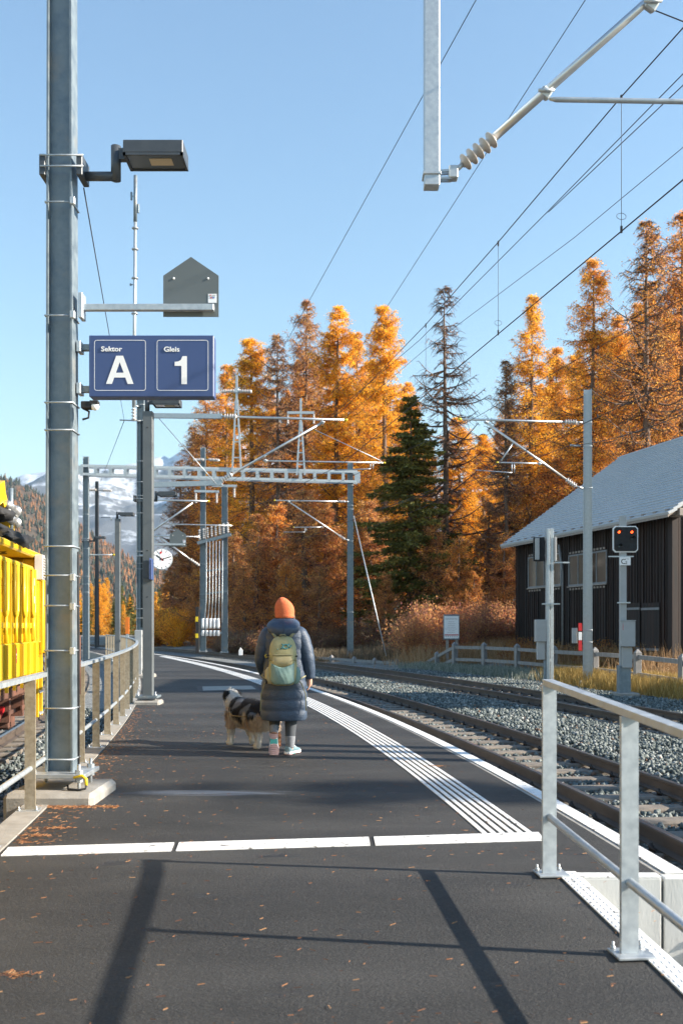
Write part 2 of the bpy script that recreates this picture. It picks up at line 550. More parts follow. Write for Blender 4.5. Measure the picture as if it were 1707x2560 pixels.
def build_ground():
    xs = np.concatenate([-np.geomspace(9000, 60, 26), np.arange(-56, 90, 2.0), np.geomspace(92, 9000, 26)])
    ys = np.concatenate([-np.geomspace(2000, 12, 14), np.arange(-10, 140, 2.0), np.geomspace(142, 12000, 30)])
    X, Y = np.meshgrid(xs, ys)
    Z = ground_z(X, Y)
    far = smooth_step(150, 500, np.hypot(X, Y))
    Z = Z * (1 - far) - 8 * far
    V = np.stack([X.ravel(), Y.ravel(), Z.ravel()], 1)
    w = len(xs)
    i, j = np.meshgrid(np.arange(len(ys) - 1), np.arange(w - 1), indexing='ij')
    a = (i * w + j).ravel()
    me = np_mesh('ground', V, np.stack([a, a + 1, a + w + 1, a + w], 1), smooth=True)
    return tag(link('ground', me, M['soil']), kind='structure')


ground = build_ground()

# ---- platform: asphalt slab, kerbs, painted guide lines
ys_p = np.concatenate([np.arange(RAMP_Y, 12, 0.5), np.arange(12, 50, 1.0), np.arange(50, 92, 3.0)])
platform = empty('platform', (0, 20, 0)); tag(platform, kind='structure')
KW = 0.16
pl = offset_line(left_x, 0.10, ys_p); pr = offset_line(edge_x, -KW, ys_p)
pl[0, 1] = pr[0, 1] = RAMP_Y
mb = MB(); strip_solid(mb, pl, pr, 0.0, -0.5)
mb.build('asphalt_surface', M['asphalt'], platform, world=True)
# ramp towards the viewer
rys = np.array([RAMP_Y, 4.5, 3.0, 1.0, -2.0, -5.0])
RX = lambda y: 1.345 + 0.100 * (RAMP_Y - y)
ramp = empty('ramp', (0, 2, -0.2)); tag(ramp, kind='structure')
zr = np.array([ramp_z(y) for y in rys])
mb = MB(); strip_solid(mb, np.column_stack([left_x(rys) + 0.10, rys]), np.column_stack([RX(rys) - 0.11, rys]), zr, zr - 0.6)
mb.build('asphalt_surface', M['asphalt'], ramp, world=True)
mb = MB(); strip_solid(mb, np.column_stack([RX(rys) - 0.109, rys]), np.column_stack([RX(rys), rys]), zr + 0.006, zr - 0.9)
kerb = mb.build('edge_kerb', M['white_concrete'], ramp, world=True)
mb = MB(); strip_solid(mb, np.column_stack([RX(rys) - 0.112, rys]), np.column_stack([RX(rys) + 0.002, rys]), zr + 0.0105, zr + 0.004)
mb.build('edge_line', M['white_paint'], ramp, world=True)
# studs of the tactile edge line on the ramp
mb = MB()
for i in range(46):
    y = 5.70 - i * 0.05
    for k in range(3):
        x = RX(y) - 0.09 + k * 0.034
        z = ramp_z(y) + 0.010
        mb.box(x - 0.009, x + 0.009, y - 0.017, y + 0.017, z - 0.002, z + 0.0035)
mb.build('edge_stud', M['white_paint'], ramp, world=True)['kind'] = 'stuff'
# end wall of the platform beside the ramp, facing the viewer
xr0, xr1 = RX(RAMP_Y) + 0.004, float(edge_x(RAMP_Y))
xj = xr1 - 0.16
mb = MB(); mb.cbox(xr0, xj - 0.008, RAMP_Y - 0.10, RAMP_Y - 0.002, -0.75, -0.004, 0.006)
mb.build('end_wall', M['white_concrete'], platform, world=True)
mb = MB(); mb.cbox(xj + 0.008, xr1 + 0.22, RAMP_Y - 0.10, RAMP_Y - 0.002, -0.75, -0.004, 0.006)
mb.build('end_wall', M['white_concrete'], platform, world=True)
mb = MB(); mb.box(xr0, xj - 0.01, RAMP_Y - 0.098, RAMP_Y - 0.004, -0.003, 0.004)
mb.build('edge_line', M['white_paint'], platform, world=True)
# kerbs along both sides
mb = MB(); strip_solid(mb, offset_line(edge_x, -KW + 0.002, ys_p), offset_line(edge_x, 0.0, ys_p), -0.003, -0.7)
mb.build('edge_kerb', M['concrete'], platform, world=True)
ys_l = np.concatenate([[-5, 0, 3], ys_p])
zl = np.array([ramp_z(y) for y in ys_l])
mb = MB(); strip_solid(mb, offset_line(left_x, -0.10, ys_l), offset_line(left_x, 0.098, ys_l), zl + 0.012, zl - 0.9)
mb.build('edge_kerb', M['concrete'], platform, world=True)
# white edge line
mb = MB(); strip_solid(mb, offset_line(edge_x, -0.118, ys_p), offset_line(edge_x, 0.003, ys_p), 0.005, -0.001)
mb.build('edge_line', M['white_paint'], platform, world=True)
# six guide lines
GR = np.array([(-6.587, 42.277), (-3.864, 32.878), (-2.216, 27.188), (-0.712, 20.254), (0.149, 15.367), (0.61, 12.714), (0.849, 10.942), (1.114, 8.547), (1.337, 6.876)])
GL = np.array([(-8.946, 47.125), (-4.10, 32.575), (-2.071, 25.30), (-0.631, 17.959), (0.131, 13.562), (0.456, 11.292), (0.816, 8.415), (0.996, 6.836)])
gr = np.polyfit(GR[:, 1], GR[:, 0], 3)
gl_off = []
yg = np.concatenate([np.arange(6.86, 12, 0.4), np.arange(12, 49, 1.0)])


def guide_x(y): return np.where(np.asarray(y) > 47, np.polyval(gr, 47) + np.polyval(np.polyder(gr), 47) * (np.asarray(y) - 47), np.polyval(gr, y))


for k in range(6):
    o1, o0 = -0.063 * k, -0.063 * k - 0.034
    mb = MB(); strip_solid(mb, offset_line(guide_x, o0, yg), offset_line(guide_x, o1, yg), 0.0065, -0.001)
    mb.build('guide_line', M['white_paint'], platform, world=True)
# cross strip of ribbed paint, three lengths with two gaps
A0, A1, B0, B1 = Vector((-2.135, 6.391, 0)), Vector((1.355, 6.863, 0)), Vector((-2.105, 6.161, 0)), Vector((1.345, 6.606, 0))
for (t0, t1) in ((0.0, 0.298), (0.307, 0.664), (0.674, 1.0)):
    p = [B0.lerp(B1, t0), B0.lerp(B1, t1), A0.lerp(A1, t1), A0.lerp(A1, t0)]
    mb = MB()
    mb.add([q + Vector((0, 0, 0.003)) for q in p] + [q - Vector((0, 0, 0.003)) for q in p], [(0, 1, 2, 3), (0, 4, 5, 1), (1, 5, 6, 2), (2, 6, 7, 3), (3, 7, 4, 0)])
    for i in range(6):
        s0, s1 = (i + 0.12) / 6, (i + 0.88) / 6
        q = [p[0].lerp(p[3], s0), p[1].lerp(p[2], s0), p[1].lerp(p[2], s1), p[0].lerp(p[3], s1)]
        mb.add([v + Vector((0, 0, 0.0075)) for v in q] + [v + Vector((0, 0, 0.002)) for v in q], [(0, 1, 2, 3), (0, 4, 5, 1), (1, 5, 6, 2), (2, 6, 7, 3), (3, 7, 4, 0)])
    mb.build('cross_strip', M['white_paint'], platform, world=True)
# pale paving patch and a darker saw-cut surround in the distance
q = [G(508, 1727.5), G(641, 1724), G(628, 1715), G(506, 1717)]
mb = MB(); mb.add([v + Vector((0, 0, 0.004)) for v in (G(497, 1729), G(652, 1725.5), G(637, 1713.5), G(490, 1715.5))], [(0, 1, 2, 3)])
mb.build('paving_patch', M['asphalt_seam'], platform, world=True)
mb = MB(); mb.add([v + Vector((0, 0, 0.009)) for v in q], [(0, 1, 2, 3)])
mb.build('paving_patch', M['concrete'], platform, world=True)


# ---- railway tracks
def ballast_bed(name, fx, d0, d1, ys, z=Z_BED):
    a = offset_line(fx, d0, ys); b = offset_line(fx, d1, ys)
    mb = MB(); strip_solid(mb, a, b, z, z - 0.6)
    o = mb.build(name, M['ballast_bed'])
    return tag(o, kind='structure')


ys_t = np.concatenate([np.arange(-6, 30, 1.5), np.arange(30, 140, 3.0)])
ballast_bed('ballast_bed', edge_x, 0.0, 8.6, ys_t)
ballast_bed('ballast_bed', left_x, -5.6, -0.095, ys_t, z=Z_BED - 0.02)

slp = MB(); slp.cbox(-0.95, 0.95, -0.12, 0.12, -0.2, 0.042, 0.02)
SLEEPERS = []
SLEEPER_ME = slp.mesh('sleeper'); SLEEPER_ME.materials.append(M['sleeper'])
clp = MB()
clp.cbox(-0.16, 0.16, -0.075, 0.075, 0.03, 0.045, 0.004)
for s in (-1, 1):
    clp.tube([(s * 0.10, -0.05, 0.05), (s * 0.14, -0.02, 0.085), (s * 0.125, 0.03, 0.09), (s * 0.095, 0.05, 0.06)], 0.014, 6)
    clp.lathe([(0.022, 0.045), (0.022, 0.085), (0.012, 0.09), (0.012, 0.11)], 6, Matrix.Translation((s * 0.115, 0, 0)))
CLIP_ME = clp.mesh('rail_clip'); CLIP_ME.materials.append(M['clip'])


def rail_profile():
    # half widths and heights of a flat-bottom rail, z from 0 (foot) to 0.145 (head)
    r = [(0.062, 0.0), (0.062, 0.010), (0.012, 0.028), (0.009, 0.10), (0.034, 0.112), (0.034, 0.138), (0.026, 0.145)]
    return [(x, z) for x, z in r] + [(-x, z) for x, z in reversed(r)]


def track(fx, d, ys, n_sleepers, y_first, clips, gauge=1.17):
    t = empty('railway_track', (float(fx(15.0)) + d, 15, Z_BED)); tag(t, kind='structure')
    prof = rail_profile(); n = len(prof)
    for s in (-1, 1):
        line = offset_line(fx, d + s * gauge / 2, ys)
        nrm = offset_line(fx, d + s * gauge / 2 + 1.0, ys) - line
        vs_, fs_, head = [], [], []
        for i in range(len(ys)):
            for (u, z) in prof:
                vs_.append((line[i, 0] + nrm[i, 0] * u, line[i, 1] + nrm[i, 1] * u, Z_RAIL - 0.145 + z))
        for i in range(len(ys) - 1):
            for k in range(n):
                k2 = (k + 1) % n
                fs_.append((i * n + k, i * n + k2, (i + 1) * n + k2, (i + 1) * n + k)); head.append(1 if k == 6 else 0)
        mb = MB(); mb.add(vs_, fs_)
        o = mb.build('rail', [M['rail_side'], M['rail_head']], t, world=True)
        o.data.polygons.foreach_set('material_index', head)
    y = y_first
    for i in range(n_sleepers):
        p = offset_line(fx, d, [y])[0]
        sl = float((fx(y + 0.05) - fx(y - 0.05)) / 0.1)
        so = bpy.data.objects.new('sleeper', SLEEPER_ME); COL.objects.link(so); so.parent = t
        so.location = (p[0] - t.location.x, p[1] - t.location.y, Z_RAIL - 0.145 - 0.045 - t.location.z)
        so.rotation_euler = (0, 0, math.atan(-sl) if False else -math.atan(sl))
        SLEEPERS.append((p[0], p[1], sl))
        if i < clips:
            for s in (-1, 1):
                c = bpy.data.objects.new('rail_clip', CLIP_ME); COL.objects.link(c); c.parent = so
                c.location = (s * gauge / 2, 0, 0)
        y += 0.62 / math.sqrt(1 + sl * sl)
    return t


ys_r = np.concatenate([np.arange(-4, 20, 0.6), np.arange(20, 60, 1.2), np.arange(60, 135, 2.5)])
T1, T2, TL = 1.345, 5.45, -2.30
track(edge_x, T1, ys_r, 80, 1.6, 46)
track(edge_x, T2, ys_r, 80, 12.5, 24)
track(left_x, TL, ys_r, 60, 5.5, 0)


# ---- loose ballast stones, nearest stretch as real stones
def stones(n, xyfun, size, zfun, name, label, brown=None):
    base = np.array([(-1, -1, -1), (1, -1, -1), (1, 1, -1), (-1, 1, -1), (-.8, -.9, 1), (.9, -.7, 1), (.7, .9, 1), (-.9, .8, 1)], dtype=float)
    fq = np.array([(3, 2, 1, 0), (4, 5, 6, 7), (0, 1, 5, 4), (1, 2, 6, 5), (2, 3, 7, 6), (3, 0, 4, 7)])
    P = xyfun(n); n = len(P)
    V = base[None] * RNG.uniform(0.45, 1.15, (n, 8, 3))
    s = size * RNG.uniform(0.55, 1.35, (n, 1, 1)) * np.array([1.0, 0.8, 0.6])
    V = V * s * 0.5
    # random rotation
    q = RNG.normal(size=(n, 4)); q /= np.linalg.norm(q, axis=1, keepdims=True)
    w, x, y, z = q.T
    Rm = np.stack([1 - 2 * (y * y + z * z), 2 * (x * y - z * w), 2 * (x * z + y * w), 2 * (x * y + z * w), 1 - 2 * (x * x + z * z), 2 * (y * z - x * w),
                   2 * (x * z - y * w), 2 * (y * z + x * w), 1 - 2 * (x * x + y * y)], 1).reshape(n, 3, 3)
    V = np.einsum('nij,nkj->nki', Rm, V)
    V[:, :, 0] += P[:, 0:1]; V[:, :, 1] += P[:, 1:2]; V[:, :, 2] += zfun(P)[:, None]
    Fq = fq[None] + (np.arange(n) * 8)[:, None, None]
    tint = np.repeat(RNG.beta(1.6, 2.2, n) * 0.95 + (RNG.random(n) > 0.985) * 0.3, 6)
    if brown is not None: tint = np.where(np.repeat(brown(P), 6), 1.0, tint)
    me = np_mesh(name, V.reshape(-1, 3), Fq.reshape(-1, 4), attr=np.clip(tint, 0, 1))
    o = link(name, me, M['ballast'])
    return tag(o, label, 'gravel', kind='stuff')


def xy_right(n):
    y = 4.2 + 34 * RNG.random(n) ** 2.0
    d = RNG.uniform(0.05, 8.4, n)
    s = (edge_x(y + .05) - edge_x(y - .05)) / .1
    nn = np.sqrt(1 + s * s)
    p = np.stack([edge_x(y) + d / nn, y - d * s / nn], 1)
    # keep what the picture frame can see, and keep rails clear
    px = CX + p[:, 0] * F / p[:, 1]
    keep = (px < 1790) & (px > 700)
    for c in (T1, T2):
        for sg in (-1, 1):
            keep &= np.abs(d - (c + sg * 0.585)) > 0.085
    inside = np.minimum(np.abs(d - T1), np.abs(d - T2)) < 0.5
    keep &= ~(inside & (RNG.random(n) < 0.35))
    p = p[keep]
    S_ = np.array([q for q in SLEEPERS if q[1] < 24 and q[0] > -1])
    ok = np.ones(len(p), dtype=bool)
    for (sx_, sy_, ss) in S_:
        k = 1 / math.sqrt(1 + ss * ss)
        dx_, dy_ = p[:, 0] - sx_, p[:, 1] - sy_
        al = (dx_ * ss + dy_) * k; ac = (dx_ - dy_ * ss) * k
        ok &= ~((np.abs(al) < 0.125) & (np.abs(ac) < 0.93) & (RNG.random(len(p)) < 0.66))
    return p[ok]


def z_right(p):
    d = p[:, 0] - edge_x(p[:, 1])
    h = np.minimum(np.abs(d - T1), np.abs(d - T2))
    mound = 0.075 * smooth_step(0.85, 1.25, h)
    return Z_BED + mound + RNG.uniform(-0.005, 0.03, len(p))


def near_rail(p):
    d = p[:, 0] - edge_x(p[:, 1]); g = np.min([np.abs(d - c - s * 0.585) for c in (T1, T2) for s in (-1, 1)], axis=0)
    return RNG.random(len(p)) < 0.42 * np.exp(-(g / 0.22) ** 2) + 0.02


stones(92000, xy_right, 0.062, z_right, 'ballast_stones', 'grey crushed stone ballast between the curving rails', brown=near_rail)


def xy_left(n):
    y = 8 + 14 * RNG.random(n)
    d = -RNG.uniform(0.12, 4.2, n)
    p = np.stack([left_x(y) + d, y], 1)
    px = CX + p[:, 0] * F / p[:, 1]
    keep = (px > -60)
    for sg in (-1, 1): keep &= np.abs(d - (TL + sg * 0.585)) > 0.085
    return p[keep]


stones(9000, xy_left, 0.06, lambda p: Z_BED - 0.02 + RNG.uniform(0, 0.03, len(p)), 'ballast_stones', 'dark crushed stone ballast under the yellow work wagon')


# ---- larch needles blown over the asphalt
def needles():
    pts = []
    n = 1050
    y = 3.7 + 14 * RNG.random(n) ** 1.6
    x = left_x(y) + 0.15 + (edge_x(np.maximum(y, RAMP_Y)) - left_x(y) - 0.5) * RNG.random(n) ** 1.5
    P1 = np.stack([x, y], 1)
    # drifts against the kerb and the mast footing
    k = 900
    y2 = 6.5 + 11 * RNG.random(k) ** 1.5
    x2 = left_x(y2) + 0.12 + np.abs(RNG.normal(0, 0.16, k))
    P2 = np.stack([x2, y2], 1)
    k = 500
    P3 = np.stack([RNG.uniform(-2.45, -1.75, k), 7.86 - np.abs(RNG.normal(0, 0.05, k))], 1)
    clump = []
    for c in ((-1.40, 4.28), (-2.05, 6.75), (-2.0, 7.0), (0.95, 10.1)):
        clump.append(np.array(c) + RNG.normal(0, 1, (60, 2)) * np.array([0.05, 0.02]))
    P = np.concatenate([P1, P2, P3] + clump)
    n = len(P)
    L = RNG.uniform(0.006, 0.018, n); w = RNG.uniform(0.0006, 0.0013, n)
    a = RNG.normal(0, 0.5, n) + (RNG.random(n) < 0.25) * RNG.uniform(0, 3.1, n)
    dx, dy = np.cos(a) * L, np.sin(a) * L
    nx, ny = -np.sin(a) * w, np.cos(a) * w
    z = np.array([ramp_z(v) for v in P[:, 1]]) + 0.0035 + RNG.uniform(0, 0.006, n)
    z2 = z + RNG.uniform(-0.001, 0.005, n)
    V = np.stack([np.stack([P[:, 0] - dx - nx, P[:, 1] - dy - ny, z], 1), np.stack([P[:, 0] + dx - nx, P[:, 1] + dy - ny, z2], 1),
                  np.stack([P[:, 0] + dx + nx, P[:, 1] + dy + ny, z2 + 0.002], 1), np.stack([P[:, 0] - dx + nx, P[:, 1] - dy + ny, z + 0.002], 1)], 1)
    me = np_mesh('fallen_needles', V.reshape(-1, 3), np.arange(n * 4).reshape(-1, 4), attr=RNG.random(n))
    m = tint_mat('fallen_needle', [(0, (0.13, 0.05, 0.025)), (0.6, (0.32, 0.13, 0.05)), (1, (0.50, 0.27, 0.12))], rough=0.8)
    tag(link('fallen_needles', me, m), 'rust coloured larch needles scattered over the dark platform', 'needles', kind='stuff')


needles()
# ---------------------------------------------------------------- railway furniture
def hbeam(mb, h, w0, w1, d0, d1, z0=0.0, tf=0.016, tw=0.011):
    """tapered H section standing up: flanges face left and right, web faces the viewer"""
    for s in (-1, 1):
        a0, a1 = s * w0 / 2, s * (w0 / 2 - tf)
        b0, b1 = s * w1 / 2, s * (w1 / 2 - tf)
        p = [(a0, -d0 / 2, z0), (a1, -d0 / 2, z0), (a1, d0 / 2, z0), (a0, d0 / 2, z0), (b0, -d1 / 2, z0 + h), (b1, -d1 / 2, z0 + h), (b1, d1 / 2, z0 + h), (b0, d1 / 2, z0 + h)]
        mb.add(p, [(0, 1, 2, 3), (4, 5, 6, 7), (0, 1, 5, 4), (1, 2, 6, 5), (2, 3, 7, 6), (3, 0, 4, 7)])
    p = [(-w0 / 2 + tf, -tw, z0), (w0 / 2 - tf, -tw, z0), (w0 / 2 - tf, tw, z0), (-w0 / 2 + tf, tw, z0),
         (-w1 / 2 + tf, -tw, z0 + h), (w1 / 2 - tf, -tw, z0 + h), (w1 / 2 - tf, tw, z0 + h), (-w1 / 2 + tf, tw, z0 + h)]
    mb.add(p, [(3, 2, 1, 0), (4, 5, 6, 7), (0, 1, 5, 4), (2, 3, 7, 6)])


def strap_mesh(w, d, r=0.007):
    mb = MB()
    x, y = w / 2 + r, d / 2 + r
    mb.tube([(-x, -y, 0), (x, -y, 0), (x, y, 0), (-x, y, 0)], r, 6, closed=True)
    return mb


def hmast(name, label, loc, top, w0=0.225, w1=0.20, d=0.21, straps=(), footing=True, plate_z=0.19, m=None, rz=0.0, group='steel catenary masts'):
    loc = Vector(loc)
    t = empty(name, loc, rz, label, 'mast', group)
    h = top - loc.z - plate_z
    mb = MB(); hbeam(mb, h, w0, w1, d, d * 0.92, plate_z + 0.03)
    mb.build('beam', m or M['galv_dull'], t)
    mb = MB(); mb.cbox(-0.25, 0.25, -0.25, 0.25, plate_z, plate_z + 0.035, 0.004); mb.build('base_plate', M['galv'], t)
    for sx in (-1, 1):
        for sy in (-1, 1):
            b = MB(); b.tube([(sx * 0.19, sy * 0.19, 0.02), (sx * 0.19, sy * 0.19, plate_z + 0.11)], 0.014, 8)
            for z0 in (plate_z - 0.035, plate_z + 0.036): b.lathe([(0.032, z0), (0.032, z0 + 0.028)], 6, Matrix.Translation((sx * 0.19, sy * 0.19, 0)), smooth=False)
            b.build('bolt', M['galv'], t)
    if footing:
        b = MB(); b.cbox(-0.36, 0.36, -0.42, 0.42, -0.3, 0.095, 0.035); b.build('footing', M['concrete'], t)
    for z in straps:
        f = (z - loc.z - plate_z) / max(h, 0.1)
        o = strap_mesh(w0 + (w1 - w0) * f, d).build('strap', M['galv_bright'], t); o.location = (0, 0, z - loc.z)
    return t


def ribs(mb, Mx, L, r, n):
    prof = [(r * 0.42, 0)]
    for i in range(n):
        z = L * (i + 0.5) / n
        prof += [(r * 0.42, z - L / n * 0.32), (r * 0.98, z - L / n * 0.10), (r, z + L / n * 0.02), (r * 0.5, z + L / n * 0.22)]
    prof.append((r * 0.42, L))
    mb.lathe(prof, 14, Mx)


def insulator(a, b, r, n, m, parent, name='insulator', world=True):
    a, b = Vector(a), Vector(b)
    mb = MB(); ribs(mb, axis_to(a, b), (b - a).length, r, n)
    return mb.build(name, m, parent, world=world)


def tubepart(name, pts, r, m, parent, n=10):
    mb = MB(); mb.tube(pts, r, n); return mb.build(name, m, parent, world=True)


def clamp(p, s, parent, m=None):
    p = Vector(p)
    mb = MB(); mb.cbox(-s, s, -s * 0.8, s * 0.8, -s * 0.9, s * 0.9, s * 0.3, Matrix.Translation(p) @ Euler((0.3, 0.5, 0.2)).to_matrix().to_4x4())
    mb.tube([p + Vector((-s * 1.4, -s, 0)), p + Vector((s * 1.4, -s, 0))], s * 0.3, 6)
    return mb.build('clamp', m or M['galv_bright'], parent, world=True)


# ---- near mast with its lamp, signs, sensor
YM = 8.3
XM = -2.325
zz = lambda py, Y: CAMH - (py - HY) * Y / F
mast1 = hmast('catenary_mast', 'tall thick H-section steel mast on concrete footing, nearest mast beside the railing', (XM, YM, 0), 9.3, w0=0.228, w1=0.192, d=0.20,
              straps=[zz(p, 8.17) for p in (501, 786, 1004, 1073, 1365, 1438, 1514, 1627, 1772, 1900)])
# cables clipped to the mast
b = MB(); b.tube([(0.12, 0.06, 0.2), (0.12, 0.06, 1.35), (0.115, 0.06, 2.05)], 0.011, 6); b.build('cable', M['black'], mast1)
b = MB(); b.tube([(0.122, 0.09, 0.85), (0.122, 0.09, 1.35)], 0.010, 6); b.build('cable', M['rust'], mast1)
for py in (1443, 1516, 1627, 786, 501):
    z = zz(py, 8.17)
    b = MB(); b.cbox(0.10, 0.14, -0.14, -0.10, z - 0.03, z + 0.03, 0.004); b.build('strap_lock', M['galv_bright'], mast1)
# earthing cable with yellow sleeve
e = MB(); e.tube([(0.16, -0.24, 0.20), (0.23, -0.25, 0.215), (0.265, -0.26, 0.19), (0.27, -0.27, 0.14)], 0.013, 8); e.build('earthing_sleeve', M['yellow_cap'], mast1)
e = MB(); e.tube([(0.27, -0.27, 0.14), (0.265, -0.28, 0.115), (0.21, -0.28, 0.105), (0.12, -0.26, 0.11), (0.10, -0.2, 0.13)], 0.009, 6); e.build('earthing_cable', M['black'], mast1)


def lamp_head(parent, x0, y, z0, L=0.49, h=0.125, d=0.30):
    """flat rectangular luminaire, opening downward"""
    b = MB()
    b.cbox(x0, x0 + L, y - d / 2, y + d / 2, z0 + 0.02, z0 + h, 0.005)
    hd = b.build('lamp_housing', M['anthracite'], parent)
    b = MB()
    for (u0, u1, v0, v1) in ((x0, x0 + L, y - d / 2, y - d / 2 + 0.018), (x0, x0 + L, y + d / 2 - 0.018, y + d / 2), (x0, x0 + 0.022, y - d / 2, y + d / 2), (x0 + L - 0.022, x0 + L, y - d / 2, y + d / 2)):
        b.box(u0, u1, v0, v1, z0, z0 + 0.0195)
    b.build('lamp_rim', M['anthracite'], parent)
    b = MB(); b.box(x0 + 0.023, x0 + L - 0.023, y - d / 2 + 0.02, y + d / 2 - 0.02, z0 + 0.012, z0 + 0.018); b.build('lamp_glass', M['lamp_glass'], parent)
    b = MB(); b.box(x0 + L * 0.40, x0 + L * 0.78, y - d * 0.2, y + d * 0.2, z0 + 0.008, z0 + 0.0115); b.build('led_panel', M['led'], parent)
    return hd


def arm_lamp(label, loc, clampw=0.25, s=1.0):
    """lamp on a cranked arm clamped to a mast; loc = mast axis at clamp height"""
    t = empty('platform_lamp', loc, 0, label, 'lamp', 'platform lamps')
    b = MB()
    for z in (-0.03, 0.06):
        b.tube([(-clampw / 2 - 0.05, -0.125, z), (clampw / 2 + 0.07, -0.125, z)], 0.008, 6)
    b.build('clamp_rod', M['galv_bright'], t)
    for s_ in (-1, 1):
        b = MB(); b.cbox(s_ * (clampw / 2 + 0.035) - 0.025, s_ * (clampw / 2 + 0.035) + 0.025, -0.12, 0.12, -0.10, 0.075, 0.006); b.build('clamp_bracket', M['anthracite'], t)
    b = MB(); b.tube([(clampw / 2 + 0.06, 0, -0.06), (clampw / 2 + 0.31, 0, -0.06)], 0.038, 12); b.tube([(clampw / 2 + 0.31, 0, -0.095), (clampw / 2 + 0.31, 0, 0.19)], 0.042, 12)
    b.box(clampw / 2 + 0.34, clampw / 2 + 0.40, -0.03, 0.03, 0.07, 0.165)
    b.build('arm', M['anthracite'], t)
    lamp_head(t, clampw / 2 + 0.40, 0, 0.05)
    return t


arm_lamp('dark flat lamp on a cranked arm, high on the nearest mast', (XM + 0.02, YM, zz(423, YM)), clampw=0.235)

# house shaped plate seen from behind
def house_sign(label, loc, w, arm, s=1.0, sticker=True):
    t = empty('pointed_sign', loc, 0, label, 'sign', 'pointed plates on arms')
    hw = w / 2
    body, tot = w * 0.74, w * 1.08
    b = MB(); b.prism([(-hw, 0), (hw, 0), (hw, body), (0, tot), (-hw, body)], 0, 0.012, frame((0, 0.06, -0.05), (1, 0, 0), (0, 0, 1), (0, -1, 0)))
    b.build('plate', M['sign_grey'], t)
    b = MB(); b.cbox(-arm, hw * 0.86, -0.02, 0.034, -0.025 + 0.01, 0.037, 0.003); b.build('arm', M['galv_bright'], t)
    if arm:
        b = MB(); b.cbox(-arm - 0.03, -arm + 0.004, -0.06, 0.06, -0.09, 0.12, 0.004); b.build('bracket', M['galv_bright'], t)
    for sx in (-0.62, 0.62):
        b = MB(); b.lathe([(0.009, 0), (0.009, 0.006)], 10, frame((sx * hw, 0.048, body * 0.93 - 0.05), (1, 0, 0), (0, 0, 1), (0, -1, 0))); b.build('rivet', M['white_print'], t)
    if sticker:
        b = MB(); b.box(hw * 0.62, hw * 0.93, 0.0455, 0.0475, 0.065, 0.14); st = b.build('sticker', M['white_print'], t)
        b = MB(); b.box(hw * 0.69, hw * 0.77, 0.0435, 0.0454, 0.103, 0.110); b.box(hw * 0.68, hw * 0.74, 0.0435, 0.0454, 0.125, 0.132); b.build('print', M['red_print'], st)
        b = MB(); b.box(hw * 0.775, hw * 0.86, 0.0435, 0.0454, 0.103, 0.110); b.build('print', M['blue_print'], st)
        b = MB(); b.box(hw * 0.68, hw * 0.88, 0.0435, 0.0454, 0.117, 0.119); b.box(hw * 0.78, hw * 0.9, 0.0435, 0.0454, 0.127, 0.130); b.build('print', M['cabinet'], st)
    return t


p = W(475.5, 772, YM)
house_sign('grey house-shaped plate with small sticker on a galvanised arm above the sector sign', p, 0.464, (475.5 - 210) * YM / F)


def text_mesh(body, size, extrude=0.002, bold=0.0):
    cu = bpy.data.curves.new('lettering', 'FONT')
    cu.body = body; cu.size = size; cu.extrude = extrude; cu.offset = bold
    cu.resolution_u = 4
    o = bpy.data.objects.new('lettering_tmp', cu); COL.objects.link(o)
    dg = bpy.context.evaluated_depsgraph_get()
    me = bpy.data.meshes.new_from_object(o.evaluated_get(dg))
    bpy.data.objects.remove(o); bpy.data.curves.remove(cu)
    return me


def text(body, size, loc, m, parent, bold=0.0, width=None, name='lettering', face=None):
    """flat lettering facing the viewer (-Y); loc = lower left corner"""
    me = text_mesh(body, size, 0.002, bold)
    me.materials.clear()
    if width:
        xs = [v.co.x for v in me.vertices]; k = width / (max(xs) - min(xs))
        for v in me.vertices: v.co.x *= k
    o = link(name, me, m, parent)
    o.location = loc; o.rotation_euler = face or (R(90), 0, 0)
    return o


def rounded_ring(x0, x1, z0, z1, r, w, y):
    def loop(i):
        rr, pts = r - i, []
        for (cx, cz, a0) in ((x1 - r, z1 - r, 0), (x0 + r, z1 - r, 90), (x0 + r, z0 + r, 180), (x1 - r, z0 + r, 270)):
            for k in range(7):
                a = R(a0 + 15 * k); pts.append((cx + rr * math.cos(a), y, cz + rr * math.sin(a)))
        return pts
    mb = MB(); o, i = loop(0), loop(w)
    n = len(o)
    dn = [(q[0], q[1] + 0.003, q[2]) for q in o + i]
    mb.add(o + i + dn, [(k, (k + 1) % n, n + (k + 1) % n, n + k) for k in range(n)])
    return mb


